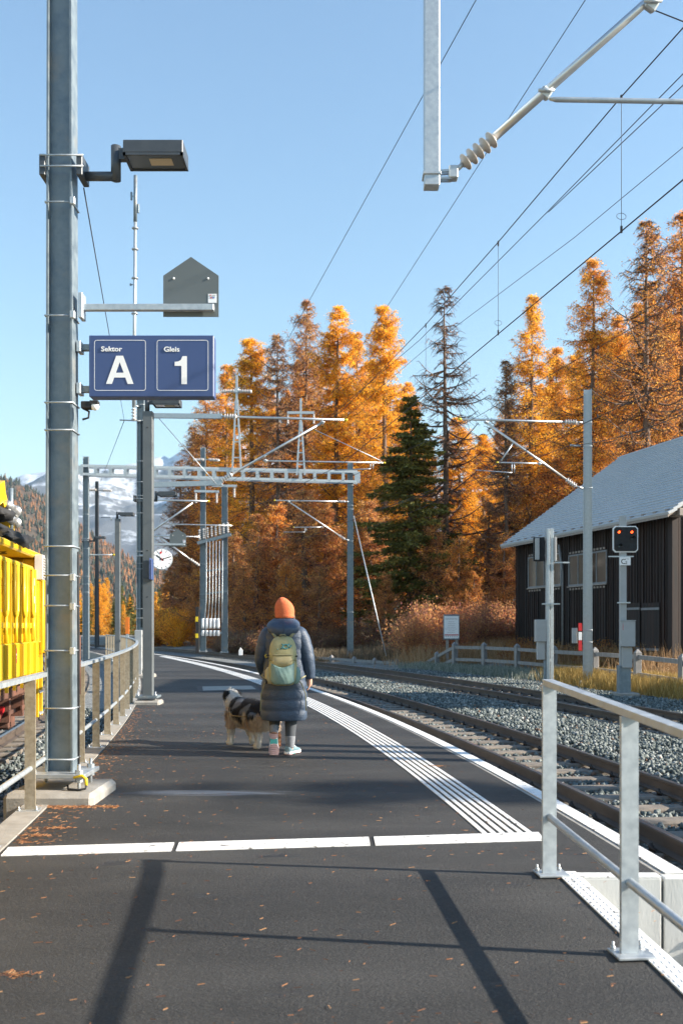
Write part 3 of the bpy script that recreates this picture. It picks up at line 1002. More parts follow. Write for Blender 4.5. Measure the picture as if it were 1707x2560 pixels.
# ---- sector sign
def sector_sign():
    s = YM / F
    c = W(223, 992, YM)
    wd, ht = (535 - 223) * s, (992 - 838) * s
    t = empty('sector_sign', c, 0, 'blue sign with white lettering Sektor A and Gleis 1 beside the nearest mast', 'sign')
    b = MB(); b.cbox(0, wd, 0, 0.13, 0, ht, 0.006); b.build('box', M['sign_blue'], t)
    for z in (0.05, 0.40):
        b = MB(); b.cbox(-0.085, -0.001, 0.04, 0.09, z, z + 0.052, 0.003); br = b.build('bracket', M['galv_dull'], t)
        b = MB(); b.cbox(-0.105, -0.07, 0.0, 0.12, z - 0.02, z + 0.07, 0.003); b.build('bracket_plate', M['galv_bright'], br)
    L = (983 - 992, )
    # zoomed measurements: sign spans 385..1368 by 1616..2108 in a 3.136x view
    k = wd / 983.0
    X = lambda u: (u - 385) * k
    Z = lambda v: (2108 - v) * k
    for (u0, u1) in ((428, 833), (920, 1325)):
        rounded_ring(X(u0), X(u1), Z(2060), Z(1661), 0.021, 0.0042, -0.003).build('frame_line', M['white_print'], t)
    text('Sektor', 0.0575, (X(481), -0.003, Z(1750)), M['white_print'], t, bold=0.0011, width=(645 - 481) * k)
    text('Gleis', 0.0575, (X(974), -0.003, Z(1752)), M['white_print'], t, bold=0.0011, width=(1096 - 974) * k)
    # big letter A
    mb = MB()
    pts = [(520, 2007), (600, 1785), (655, 1785), (737, 2007), (690, 2007), (672, 1957), (585, 1957), (567, 2007)]
    tri = [(599, 1919), (628, 1836), (659, 1919)]
    pv = [(X(u), -0.003, Z(v)) for u, v in pts + tri]
    # faces around the hole
    mb.add(pv, [(0, 1, 8, 6), (1, 2, 9), (1, 9, 8), (2, 3, 5, 10), (2, 10, 9), (0, 6, 7), (3, 4, 5), (8, 10, 5, 6)])
    mb.build('lettering', M['white_print'], t)
    mb = MB()
    pv = [(X(u), -0.003, Z(v)) for u, v in ((1113, 2009), (1157, 2009), (1157, 1788), (1122, 1788), (1108, 1818), (1088, 1830), (1060, 1833), (1060, 1865), (1113, 1865))]
    mb.add(pv, [tuple(range(9))]); mb.build('lettering', M['white_print'], t)
    return t


ss = sector_sign()

# motion sensor with lamp eye
p = W(222, 1014, YM - 0.1)
t = empty('motion_sensor', p, 0, 'small black motion sensor with white dome under the sector sign', 'sensor')
b = MB(); b.cbox(-0.055, 0.03, -0.04, 0.04, -0.03, 0.03, 0.006); b.build('housing', M['black'], t)
b = MB(); b.lathe([(0.002, -0.036), (0.026, -0.026), (0.036, 0.0), (0.026, 0.026), (0.002, 0.034)], 14, Matrix.Translation((0.055, -0.01, -0.008))); b.build('dome', M['white_print'], t)
b = MB(); b.box(0.02, 0.085, -0.045, 0.03, 0.005, 0.034); b.build('hood', M['black'], t)
b = MB(); b.tube([(-0.03, 0, -0.03), (0.005, 0, -0.05), (0.0, 0, -0.10), (-0.05, 0, -0.115)], 0.009, 6); b.build('cable', M['black'], t)

# ---- suspended post and cantilever in front
YC = 8.7
post_x = W(1078, 470, YC).x
zb = zz(470, YC)
dp = empty('suspended_catenary_post', (post_x, YC, zb), 0, 'galvanised square post hanging down into the picture from above', 'post')
b = MB(); b.cbox(-0.066, 0.066, -0.066, 0.066, 0, 3.2, 0.006); b.build('post', M['galv_bright'], dp)
b = MB(); b.cbox(-0.078, 0.078, -0.078, 0.078, 0.09, 0.115, 0.004); b.build('clamp_band', M['galv'], dp)
b = MB(); b.bar((XM, YM, 8.45), (post_x, YC, 8.45), 0.14, 0.16); b.build('carrier_beam', M['galv_bright'], dp, world=True)
b = MB(); b.bar((XM, YM, 9.2), (post_x - 0.4, YC - 0.05, 8.55), 0.03, 0.03); b.build('stay_rod', M['galv'], dp, world=True)

ct = empty('cantilever_arm', W(1098, 440, YC), 0, 'shiny tube cantilever with brown ribbed insulator on the hanging post', 'catenary arm', 'overhead line cantilevers')
b = MB()
for dy in (-0.03, 0.03):
    b.bar(W(1099, 440, YC) + Vector((0, dy, 0.03)), W(1128, 438, YC) + Vector((0, dy, 0.03)), 0.016, 0.02)
    b.bar(W(1099, 440, YC) + Vector((0, dy, -0.03)), W(1128, 440, YC) + Vector((0, dy, -0.03)), 0.016, 0.02)
b.cbox(-0.05, 0.03, -0.05, 0.05, -0.05, 0.06, 0.008, Matrix.Translation(W(1135, 435, YC)))
b.tube([W(1132, 432, YC), W(1160, 407, YC)], 0.022, 8)
b.build('hinge', M['galv'], ct, world=True)
insulator(W(1156, 411, YC), W(1236, 343, YC), 0.077, 5, M['insulator'], ct)
tubepart('insulator_cap', [W(1228, 350, YC), W(1240, 339, YC)], 0.034, M['white_print'], ct)
tubepart('diagonal_tube', [W(1234, 344, YC), W(1625, -4, YC), W(1900, -250, YC)], 0.0365, M['alu'], ct, 16)
tubepart('registration_tube', [W(1372, 247, YC), W(1390, 249, YC), W(1707, 254, YC), W(2000, 262, YC)], [0.012, 0.022, 0.022, 0.022], M['galv'], ct, 12)
clamp(W(1362, 233, YC), 0.05, ct); clamp(W(1626, 12, YC - 0.02), 0.055, ct)
tubepart('stay_wire', [W(1636, 26, YC), W(1707, 54, YC), W(1990, 160, YC)], 0.006, M['wire'], ct, 6)


# ---- generic cantilever of the farther masts
def cantilever(label, Y, top, low, join, reg=None, steady=None, ins=M['insulator_white'], r=0.034, arm=None, extra=None):
    """top: ((px,py) at mast, (px,py) end); low: (px,py) at mast; join: (px,py) on the top tube; reg: two points"""
    a, e = W(*top[0], Y), W(*top[1], Y)
    t = empty('cantilever_arm', a, 0, label, 'catenary arm', 'overhead line cantilevers')
    n = (e - a).normalized()
    insulator(a + n * 0.06, a + n * 0.42, 0.085, 5, ins, t)
    tubepart('bracket', [a - n * 0.10, a + n * 0.08], 0.03, M['galv'], t)
    tubepart('top_tube', [a + n * 0.40, e], r, M['alu'], t, 12)
    tubepart('end_cap', [e - n * 0.01, e + n * 0.08], r * 1.12, M['yellow_cap'], t, 10)
    l, j = W(*low, Y), W(*join, Y)
    n2 = (j - l).normalized()
    tubepart('bracket', [l - Vector((n.x * 0.12, 0, 0)), l + n2 * 0.12], 0.03, M['galv'], t)
    insulator(l + n2 * 0.10, l + n2 * 0.46, 0.085, 5, ins, t)
    tubepart('diagonal_tube', [l + n2 * 0.44, j], r, M['alu'], t, 12)
    clamp(j, 0.05, t)
    if reg:
        g0, g1 = W(*reg[0], Y), W(*reg[1], Y)
        tubepart('registration_tube', [g0, g1], r * 0.62, M['alu'], t, 10)
        clamp(g0, 0.045, t)
        d = (g1 - g0).normalized()
        tubepart('end_cap', [g1, g1 + d * 0.06], r * 0.7, M['yellow_cap'], t, 8)
    if steady:
        s0, s1, s2 = (W(*q, Y) for q in steady)
        b = MB(); b.tube([s0, Vector((s0.x, s0.y, s1.z))], 0.014, 6); b.tube([s0 + Vector((0.07, 0, 0)), Vector((s0.x + 0.07, s0.y, s1.z))], 0.014, 6)
        b.tube([Vector((s0.x, s0.y, s1.z)), s1 + (s2 - s1) * 0.12, s2], 0.016, 6)
        b.build('steady_arm', M['galv'], t, world=True)
    return t


# second mast with clock, lamp, plate, antenna
Y2 = 28.0
m2x = W(353, 1600, Y2).x
mast2 = hmast('catenary_mast', 'tall H-section mast behind the clock, carrying the aerial pole', (m2x, Y2, 0), zz(905, Y2),
              straps=[zz(p, Y2 - .14) for p in (1010, 1050, 1152, 1204, 1252, 1282, 1378, 1390, 1408, 1422, 1522, 1545)])
for dx in (-0.04, 0.0, 0.05):
    b = MB(); b.tube([(dx + 0.06, -0.06, 1.4), (dx + 0.06, -0.06, 7.2)], 0.014, 6); b.build('cable', M['black'], mast2)
b = MB(); b.cbox(-0.105 - 0.02, 0.075, -0.26, -0.15, 0.05, 1.33, 0.01, None); b.build('cable_cover', M['cabinet'], mast2)
ax = W(339, 1018, Y2).x
an = empty('antenna_pole', (ax, Y2 - 0.2, zz(1022, Y2)), 0, 'slender radio antenna pole with stacked dipoles rising above the clock mast', 'antenna')
ztop = zz(447, Y2)
zl0 = zz(1022, Y2)
lean = W(343, 447, Y2).x - ax
b = MB(); b.tube([(0, 0, 0), (lean * 0.85, 0, (ztop - zl0) * 0.82)], [0.055, 0.042], 10); b.build('pole', M['galv_bright'], an)
b = MB(); b.tube([(lean * 0.85, 0, (ztop - zl0) * 0.80), (lean, 0, ztop - zl0)], 0.052, 10); b.build('antenna_element', M['galv_dull'], an)
for py in (580, 632, 704, 792):
    b = MB(); z = zz(py, Y2) - zl0; b.lathe([(0.075, z), (0.10, z + 0.02), (0.075, z + 0.05)], 10, Matrix.Translation((lean * z / (ztop - zl0), 0, 0))); b.build('flange', M['galv'], an)
for (px, p0, p1) in ((333, 488, 508), (350, 518, 540), (331, 715, 720)):
    xx = W(px, 500, Y2).x - ax
    b = MB(); z0, z1 = zz(p1, Y2) - zl0, zz(p0, Y2) - zl0
    b.cbox(xx - 0.025, xx + 0.025, -0.03, 0.03, z0, z1, 0.008); b.tube([(xx, 0, (z0 + z1) / 2), (lean * 0.9, 0, (z0 + z1) / 2)], 0.012, 6)
    b.build('dipole', M['galv_dull'], an)
b = MB()
for z in (0.05, 0.55): b.tube([(0, 0, z), (m2x - ax, 0.2, z)], 0.02, 6)
b.build('bracket', M['galv'], an)
insulator((ax, Y2 - 0.2, zl0 - 0.02), (ax, Y2 - 0.2, zl0 - 0.38), 0.075, 4, M['insulator_white'], an)

arm_lamp('dark flat lamp on the mast just above the clock', (m2x, Y2 - 0.05, zz(1246, Y2)), clampw=0.25)
p = W(444.5, 1362, Y2)
house_sign('smaller grey house-shaped plate hanging above the round clock', p, 41 * Y2 / F, (444.5 - 366) * Y2 / F)


def station_clock():
    c = W(405, 1398, 27.8)
    t = empty('station_clock', c, 0, 'round white station clock with black bars and red second hand', 'clock')
    r = 26.5 * 27.8 / F
    Mx = frame((0, 0, 0), (1, 0, 0), (0, 0, 1), (0, -1, 0))          # z of the lathe towards the viewer
    t.rotation_euler = (0, 0, R(12))
    b = MB(); b.lathe([(r * 0.93, -0.09), (r, -0.07), (r, 0.02), (r * 0.965, 0.028), (r * 0.93, 0.022)], 40, Mx); b.build('case', M['galv_bright'], t)
    b = MB(); b.lathe([(r * 0.925, 0.005), (r * 0.925, 0.0235)], 40, Mx, smooth=False); b.build('dial', M['white_print'], t)
    for k in range(12):
        a = R(30 * k); L = 0.78
        d = Vector((math.sin(a), 0, math.cos(a)))
        b = MB(); b.bar(d * r * 0.70 + Vector((0, -0.0255, 0)), d * r * 0.90 + Vector((0, -0.0255, 0)), 0.016, 0.003, up=(0, 1, 0)); b.build('hour_mark', M['black_print'], t)

    def hand(deg, l0, l1, w, m, y):
        a = R(deg); d = Vector((math.sin(a), 0, math.cos(a)))
        bb = MB(); bb.bar(d * -l0 * r + Vector((0, y, 0)), d * l1 * r + Vector((0, y, 0)), w, 0.003, up=(0, 1, 0)); return bb
    hand(306, 0.22, 0.62, 0.034, None, -0.031).build('hour_hand', M['black_print'], t)
    hand(73, 0.22, 0.90, 0.026, None, -0.035).build('minute_hand', M['black_print'], t)
    h = hand(352, 0.25, 0.60, 0.009, None, -0.039)
    a = R(352); h.lathe([(0.032, 0.037), (0.032, 0.041)], 16, Mx @ Matrix.Translation((math.sin(a) * r * 0.62, math.cos(a) * r * 0.62, 0)), smooth=False)
    h.build('second_hand', M['red_paint'], t)
    b = MB(); b.tube([(-r * 0.9, 0.03, 0.1), (-0.62, 0.12, 0.1)], 0.03, 8); b.build('bracket', M['galv'], t)
    return t


station_clock()

# lamp columns
def lamp_column(label, X, Y, top, box=False, w=0.176):
    t = empty('lamp_column', (X, Y, 0), 0, label, 'lamp post', 'grey square lamp columns')
    b = MB(); b.cbox(-w / 2, w / 2, -w / 2, w / 2, 0.16, top, 0.006); b.build('column', M['column_grey'], t)
    b = MB(); b.cbox(-0.2, 0.2, -0.2, 0.2, 0.12, 0.16, 0.004); b.build('base_plate', M['galv_dull'], t)
    b = MB(); b.cbox(-0.24, 0.24, -0.24, 0.24, -0.3, 0.075, 0.03); b.build('footing', M['concrete'], t)
    for sx in (-1, 1):
        b = MB(); b.tube([(sx * 0.16, -0.16, 0.02), (sx * 0.16, -0.16, 0.24)], 0.014, 6); b.lathe([(0.03, 0.16), (0.03, 0.19)], 6, Matrix.Translation((sx * 0.16, -0.16, 0))); b.build('bolt', M['galv'], t)
    b = MB(); b.tube([(-0.02, 0, top), (-0.02, 0, top + 0.26)], 0.045, 12); b.box(0.02, 0.11, -0.03, 0.03, top + 0.14, top + 0.24); b.build('spigot', M['anthracite'], t)
    lamp_head(t, 0.105, 0, top + 0.10)
    for z in (top - 3.4, top - 2.55, top - 0.3):
        b = MB(); b.lathe([(0.012, 0), (0.012, 0.004)], 8, frame((0.0, -w / 2, z), (1, 0, 0), (0, 0, 1), (0, -1, 0))); b.build('screw', M['black'], t)
    return t


c1x = W(371.5, 1755, 18.3).x
col1 = lamp_column('grey square lamp column with small blue box, nearer than the clock', c1x, 18.3, zz(1030, 18.3))
bx = empty('blue_information_panel', W(371, 1446, 18.1), 0, 'small blue panel on a dark bracket seen edge-on at the grey column', 'sign')
b = MB(); b.cbox(-0.085, 0.05, -0.10, -0.02, 0.0, 0.32, 0.004); b.build('bracket_box', M['anthracite'], bx)
b = MB(); b.cbox(0.052, 0.075, -0.20, 0.12, -0.03, 0.36, 0.006); b.cbox(0.0755, 0.10, -0.20, -0.05, -0.03, 0.33, 0.006); b.build('panel', M['sign_blue'], bx)
lamp_column('slim distant lamp column with flat lamp left of the clock mast', W(295, 1600, 36.5).x, 36.5, zz(1297, 36.5))
t = empty('orange_marker_post', G(319, 1664), 0, 'orange marker plate on a short grey post behind the railing', 'marker')
Yo = t.location.y
b = MB(); b.cbox(-0.07, 0.07, -0.02, 0.02, zz(1585, Yo), zz(1543, Yo), 0.004); b.build('plate', M['orange_plastic'], t)
b = MB(); b.cbox(-0.05, 0.05, -0.015, 0.015, 0, zz(1584, Yo), 0.003); b.build('post', M['galv_bright'], t)

# sensor on the far column and far masts at left
Y5 = 51.0
g0 = hmast('catenary_mast', 'left leg of the lattice gantry, H-section mast seen just right of the nearest mast', (W(216, 1600, Y5).x, Y5, -0.5), zz(1143, Y5), w0=0.30, w1=0.27, d=0.26, plate_z=0.1,
           straps=[zz(p, Y5 - .2) for p in (1285, 1350, 1371, 1440, 1460, 1480)], footing=False)
arm_lamp('small flat lamp on the left gantry leg', (W(216, 1350, Y5).x, Y5 - 0.1, zz(1350, Y5)))
mast3 = hmast('catenary_mast', 'slim dark bluish mast with crossarm insulators, farthest at the left', (W(243, 1607, 68).x, 68, -0.45), zz(1204, 68), w0=0.26, w1=0.2, d=0.24, plate_z=0.1, m=M['anthracite'], footing=False)
ca = empty('insulator_crossarm', W(250, 1226, 68), 0, 'crossarm with two dark insulators on the slim distant mast', 'insulator')
insulator(W(258, 1226, 67.9), W(280, 1227, 67.9), 0.10, 6, M['insulator'], ca); insulator(W(242, 1225, 67.9), W(224, 1225, 67.9), 0.10, 6, M['insulator'], ca)
tubepart('rod', [W(224, 1225, 67.9), W(280, 1227, 67.9)], 0.03, M['galv_dull'], ca)
for (x0, y0, x1, y1) in ((253, 1293, 280, 1297),):
    tubepart('arm', [W(x0, y0, 67.8), W(x1 - 3, y0, 67.8), W(x1, 1301, 67.8)], 0.035, M['galv_dull'], ca)
# contact arm near the left gantry leg
la_ = empty('cantilever_arm', W(222, 1387, Y5), 0, 'thin horizontal cantilever tube with yellow end at the left gantry leg', 'catenary arm', 'overhead line cantilevers')
tubepart('top_tube', [W(222, 1387, Y5), W(283, 1387, Y5)], 0.035, M['alu'], la_); tubepart('end_cap', [W(283, 1387, Y5), W(289, 1387, Y5)], 0.05, M['yellow_cap'], la_)

# ---- lattice gantry across the tracks
YG0, YG1 = 51.0, 52.5
gleg = hmast('catenary_mast', 'right leg of the lattice gantry, thick mast in front of the forest', (W(875.5, 1655, YG1).x, YG1, zz(1655, YG1)), zz(1158, YG1), w0=0.33, w1=0.30, d=0.28, plate_z=0.1, footing=False,
             straps=[zz(p, YG1 - .2) for p in (1212, 1263, 1272, 1352, 1530)])
gb = empty('gantry_beam', W(550, 1200, YG0), 0, 'long horizontal galvanised lattice beam spanning the tracks', 'gantry')
lt, lb = W(205, 1166, YG0), W(205, 1187, YG0)
rt, rb = W(893, 1181, YG1), W(893, 1206, YG1)
for (p0, p1) in ((lt, rt), (lb, rb)):
    for dy in (-0.25, 0.25):
        b = MB(); b.bar(p0 + Vector((0, dy, 0)), p1 + Vector((0, dy, 0)), 0.07, 0.13); b.build('chord', M['galv_bright'], gb, world=True)
for i in range(20):
    s = i / 19
    a, c = lt.lerp(rt, s), lb.lerp(rb, s)
    for dy in (-0.285, 0.285):
        b = MB(); b.bar(a + Vector((0, dy, 0)), c + Vector((0, dy, 0)), 0.16 if 0 < i < 19 else 0.3, 0.012, up=(0, 1, 0)); b.build('batten', M['galv_bright'], gb, world=True)


def lattice_top(label, cx, ybase, ytop, ycross, Y, halfw, armw, ins):
    t = empty('lattice_mast_top', W(cx, ybase, Y), 0, label, 'pylon', 'lattice tops on the gantry')
    s = Y / F
    apex = ycross + 22
    for k in (-1, 1):
        b = MB(); b.bar(W(cx + k * halfw, ybase, Y), W(cx + k * 2, apex, Y), 0.09, 0.09); b.build('leg', M['galv_bright'], t, world=True)
    b = MB(); b.bar(W(cx, apex + 25, Y), W(cx, ytop, Y), 0.11, 0.11); b.build('mast_tip', M['galv_bright'], t, world=True)
    for f in (0.2, 0.42, 0.64):
        y = ybase + (apex - ybase) * f; hw = halfw * (1 - f) + 2 * f
        b = MB(); b.bar(W(cx - hw, y, Y), W(cx + hw, y, Y), 0.06, 0.06); b.build('rung', M['galv_bright'], t, world=True)
    if ins:
        for k in (-1, 1): insulator(W(cx + k * 5, ycross, Y), W(cx + k * 38, ycross + 1, Y), 0.12, 8, M['insulator_white'], t)
        b = MB(); b.cbox(-0.12, 0.12, -0.1, 0.1, -0.1, 0.12, 0.02, Matrix.Translation(W(cx, ycross, Y))); b.build('crossarm', M['galv_bright'], t, world=True)
    else:
        b = MB(); b.bar(W(cx - armw, ycross, Y), W(cx + armw, ycross, Y), 0.13, 0.13); b.build('crossarm', M['galv_bright'], t, world=True)
        for k in (-1, 1):
            insulator(W(cx + k * armw * 0.95, ycross + 4, Y), W(cx + k * armw * 0.95, ycross + 28, Y), 0.07, 5, M['insulator_white'], t)
    return t


lattice_top('slender lattice mast top with two horizontal insulators on the gantry', 592, 1180, 938, 978, 51.4, 11, 40, True)
lattice_top('slender lattice mast top with a plain crossarm on the gantry', 752, 1188, 996, 1032, 51.8, 10, 34, False)

# cantilevers of the farther masts
mid = cantilever('long cantilever with ribbed insulators reaching right from the clock mast', Y2 - 0.2, ((555, 1041), (862, 1050)), (545, 1206), (806, 1056),
                 reg=((664, 1152), (958, 1157)), steady=((926, 1157), (925, 1172), (836, 1176)))
b = MB(); b.bar(W(360, 1039, Y2), W(555, 1041, Y2 - 0.2), 0.10, 0.13); b.build('carrier_beam', M['galv_bright'], mid, world=True)
b = MB(); b.bar(W(360, 1213, Y2), W(556, 1207, Y2 - 0.2), 0.10, 0.14); b.build('carrier_beam', M['galv_bright'], mid, world=True)
b = MB(); b.tube([W(398, 1046, Y2 - .3), W(541, 1210, Y2 - 0.3)], 0.012, 6); b.build('stay_wire', M['galv'], mid, world=True)
b = MB(); b.tube([W(788, 1075, Y2 - .3), W(952, 1152, Y2 - 0.3)], 0.010, 6); b.build('stay_wire', M['galv'], mid, world=True)
cantilever('cantilever on the right gantry leg pointing left before the larches', YG1 - 0.25, ((866, 1254), (688, 1251)), (866, 1351), (722, 1254),
           reg=((805, 1318), (735, 1318)), steady=((762, 1320), (762, 1330), (708, 1330)))
b = MB(); b.tube([W(884, 1290, YG1), W(965, 1640, YG1 - 4)], 0.03, 8)
b.single('guy_rod', M['galv'], 'long thin guy rod slanting down from the right gantry leg', 'guy rod')

Y6 = 29.6
m6 = hmast('catenary_mast', 'bright galvanised H-section mast in front of the dark barn', (W(1468, 1712, Y6).x, Y6, zz(1713, Y6)), zz(977, Y6), w0=0.285, w1=0.235, d=0.26, plate_z=0.03, m=M['galv'], footing=False,
           straps=[zz(p, Y6 - .14) for p in (1056, 1115, 1219, 1575, 1605)], rz=R(-14))
cantilever('bright cantilever reaching left from the mast before the barn', Y6 - 0.1, ((1446, 1056), (1152, 1048)), (1446, 1221), (1214, 1056),
           reg=((1348, 1159), (1245, 1156)), steady=((1279, 1158), (1278, 1182), (1188, 1175)))
b = MB(); b.tube([W(1282, 1108, Y6 - .1), W(1252, 1152, Y6 - .1)], 0.02, 8)
b.single('steady_strut', M['galv_bright'], 'short strut under the bright cantilever before the barn', 'strut')
b = MB(); b.tube([W(1450, 1115, Y6), W(1425, 1113, Y6 - .1)], 0.03, 8); b.build('bracket', M['galv_bright'], m6, world=True)
# red and white plate and small box on that mast
t = empty('red_white_marker', W(1449, 1630, Y6 - 0.15), 0, 'narrow red and white marker plate at the foot of the bright mast', 'marker')
for i, (a, c) in enumerate(((1558, 1577), (1580, 1600), (1601, 1626))):
    b = MB(); b.cbox(-0.05, 0.05, -0.02, 0.0, zz(c, Y6) - t.location.z, zz(a, Y6) - t.location.z, 0.002); b.build('band', M['white_print'] if i == 1 else M['red_paint'], t)
b = MB(); b.cbox(-0.22, -0.08, 0.02, 0.12, zz(1608, Y6) - t.location.z, zz(1570, Y6) - t.location.z, 0.006); b.build('box', M['cabinet'], t)

# ---- pair of masts with switchgear
Y7 = 60.0
ma = hmast('catenary_mast', 'left mast of the switchgear pair, with insulators near its top', (W(508, 1630, Y7).x, Y7, zz(1631, Y7)), zz(1120, Y7), w0=0.36, w1=0.28, d=0.3, plate_z=0.05, m=M['galv_dull'], footing=False,
           straps=[zz(p, Y7 - .2) for p in (1410, 1486, 1500)])
mbb = hmast('catenary_mast', 'right dark mast of the switchgear pair', (W(560, 1633, Y7).x, Y7 + 0.4, zz(1634, Y7)), zz(1212, Y7), w0=0.38, w1=0.34, d=0.3, plate_z=0.05, m=M['galv_dull'], footing=False)
sw = empty('switchgear', W(530, 1345, Y7 - 0.3), 0, 'row of ribbed insulators with hanging rods between two distant masts', 'switchgear')
b = MB(); b.bar(W(494, 1358, Y7 - .3), W(578, 1336, Y7 - .3), 0.25, 0.2); b.build('crossbeam', M['galv_dull'], sw, world=True)
for i in range(8):
    x = 500 + i * 10; y = 1350 - i * 2.6
    insulator(W(x, y, Y7 - .4), W(x - 1, y - 26, Y7 - .4), 0.10, 5, M['insulator_white'], sw)
for i in range(6):
    x = 517 + i * 8
    tubepart('drive_rod', [W(x, 1352, Y7 - .4), W(x - 1, 1500, Y7 - .4), W(x - 6 + i, 1556, Y7 - .4)], 0.03, M['galv_bright'], sw, 6)
for y in (1425, 1482):
    b = MB(); b.bar(W(503, y + 4, Y7 - .3), W(566, y - 4, Y7 - .3), 0.07, 0.09); b.build('cross_tie', M['galv_dull'], sw, world=True)
for i in range(5):
    x = 508 + i * 9.4
    b = MB(); b.lathe([(0.085, 0), (0.095, 0.15), (0.095, 0.5), (0.085, 0.6)], 10, Matrix.Translation(W(x, 1571, Y7 - .5))); b.build('drive_motor', M['white_print'], sw, world=True)
    b = MB(); b.lathe([(0.085, 0), (0.09, 0.3), (0.08, 0.34)], 10, Matrix.Translation(W(x, 1590, Y7 - .5))); b.build('drive_motor', M['white_print'], sw, world=True)
b = MB(); b.bar(W(500, 1584, Y7 - .35), W(556, 1582, Y7 - .35), 0.12, 0.14); b.build('cross_tie', M['galv_dull'], sw, world=True)
# insulators at the heads of those masts
for (cx, cy, kind) in ((516, 1149, 'h'), (516, 1228, 'v'), (560, 1214, 'v')):
    t = empty('mast_insulator', W(cx, cy, Y7 - .3), 0, {1149: 'horizontal grey insulators near the tip of the left switchgear mast', 1228: 'short crossarm with two hanging insulators on the left switchgear mast', 1214: 'short arm with hanging insulator on top of the right switchgear mast'}[cy], 'insulator')
    if kind == 'h':
        for k in (-1, 1): insulator(W(cx + k * 6, cy, Y7 - .3), W(cx + k * 32, cy + 2, Y7 - .3), 0.11, 7, M['insulator_white'], t)
        tubepart('rod', [W(cx - 34, cy - 2, Y7 - .3), W(cx + 34, cy + 2, Y7 - .3)], 0.03, M['galv'], t)
    else:
        b = MB(); b.bar(W(cx - 30, cy, Y7 - .3), W(cx + 32, cy + 1, Y7 - .3), 0.12, 0.14); b.build('crossarm', M['galv_bright'], t, world=True)
        for k in ((-1, 1) if cy == 1228 else (1,)): insulator(W(cx + k * 26, cy + 5, Y7 - .3), W(cx + k * 26, cy + 30, Y7 - .3), 0.09, 6, M['insulator_white'], t)
b = MB(); b.cbox(-0.08, 0.08, -0.05, 0.05, 0, 4.1, 0.01); 
bo = empty('black_yellow_post', G(494, 1632, -0.1), 0, 'thin black post with yellow bands left of the switchgear', 'post')
Yb = bo.location.y
b = MB(); b.cbox(-0.10, 0.10, -0.06, 0.06, 0, zz(1517, Yb) + 0.1, 0.01); b.build('post', M['black'], bo)
for (a, c) in ((1542, 1554), (1584, 1595)):
    b = MB(); b.cbox(-0.112, 0.05, -0.072, 0.072, zz(c, Yb) + 0.1, zz(a, Yb) + 0.1, 0.004); b.build('band', M['yellow_cap'], bo)
# far lit arm left of the switchgear
t = empty('cantilever_arm', W(500, 1412, 58), 0, 'distant pale cantilever slanting down right beside the clock', 'catenary arm', 'overhead line cantilevers')
tubepart('diagonal_tube', [W(402, 1344, 58), W(478, 1400, 58)], 0.045, M['alu'], t); insulator(W(476, 1398, 58), W(499, 1414, 58), 0.10, 5, M['insulator_white'], t)
tubepart('top_tube', [W(384, 1340, 58), W(500, 1342, 58)], 0.04, M['alu'], t)
t = empty('cantilever_arm', W(385, 1325, 40), 0, 'pale tube cantilever with level arms above the clock', 'catenary arm', 'overhead line cantilevers')
tubepart('diagonal_tube', [W(384, 1327, 40), W(482, 1257, 40)], 0.035, M['alu'], t); tubepart('top_tube', [W(384, 1250, 40), W(520, 1253, 40)], 0.035, M['alu'], t)
tubepart('registration_tube', [W(412, 1310, 40), W(580, 1314, 40)], 0.022, M['alu'], t)
tubepart('end_cap', [W(519, 1253, 40), W(524, 1253, 40)], 0.04, M['yellow_cap'], t)


# ---- wires
def wire(label, pts, r=0.006, sag=0.0, name='overhead_wire', group='overhead line wires'):
    P3 = [Vector(p) for p in pts]
    out = []
    for i in range(len(P3) - 1):
        n = 14 if sag else 2
        for k in range(n):
            s = k / n; q = P3[i].lerp(P3[i + 1], s); q.z -= sag * 4 * s * (1 - s); out.append(q)
    out.append(P3[-1])
    mb = MB(); mb.tube(out, r, 5)
    return mb.single(name, M['wire'], label, 'wire', group)


cw = lambda Y: 3.2 - 0.195 * (Y - 11.4)
wire('thick contact wire over the nearer track, lowest of the wires joined by droppers', [(cw(-6), -6, 5.95), (cw(11.4), 11.4, 5.95), (cw(27.8), 27.8, 5.95), (-8.1, 52, 5.95)], 0.0085, name='contact_wire')
wire('messenger wire over the nearer track from which the droppers hang', [(cw(-6) + .1, -6, 7.6), (cw(11.4), 11.4, 7.49), (cw(15.4), 15.4, 7.37), (cw(19.4), 19.4, 7.31), (cw(27.8), 27.8, 7.44), (-8.1, 52, 7.5)], 0.0075, name='messenger_wire')


def dropper(label, x, y, z0, z1):
    t = empty('dropper_wire', (x, y, z0), 0, label, 'wire', 'dropper wires')
    b = MB(); b.tube([(0, 0, 0), (0, 0, z1 - z0)], 0.0035, 5); b.build('rod', M['wire'], t)
    b = MB(); b.cbox(-0.012, 0.012, -0.012, 0.012, -0.02, 0.06, 0.003); b.cbox(-0.012, 0.012, -0.012, 0.012, z1 - z0 - 0.06, z1 - z0 + 0.02, 0.003); b.build('clamp', M['wire'], t)
    b = MB(); b.tube([(0.055 * math.cos(a), 0.02 * math.sin(a), 0.17 + 0.045 * math.sin(a)) for a in np.linspace(0, 2 * math.pi, 14, endpoint=False)], 0.003, 5, closed=True); b.build('loop', M['wire'], t)


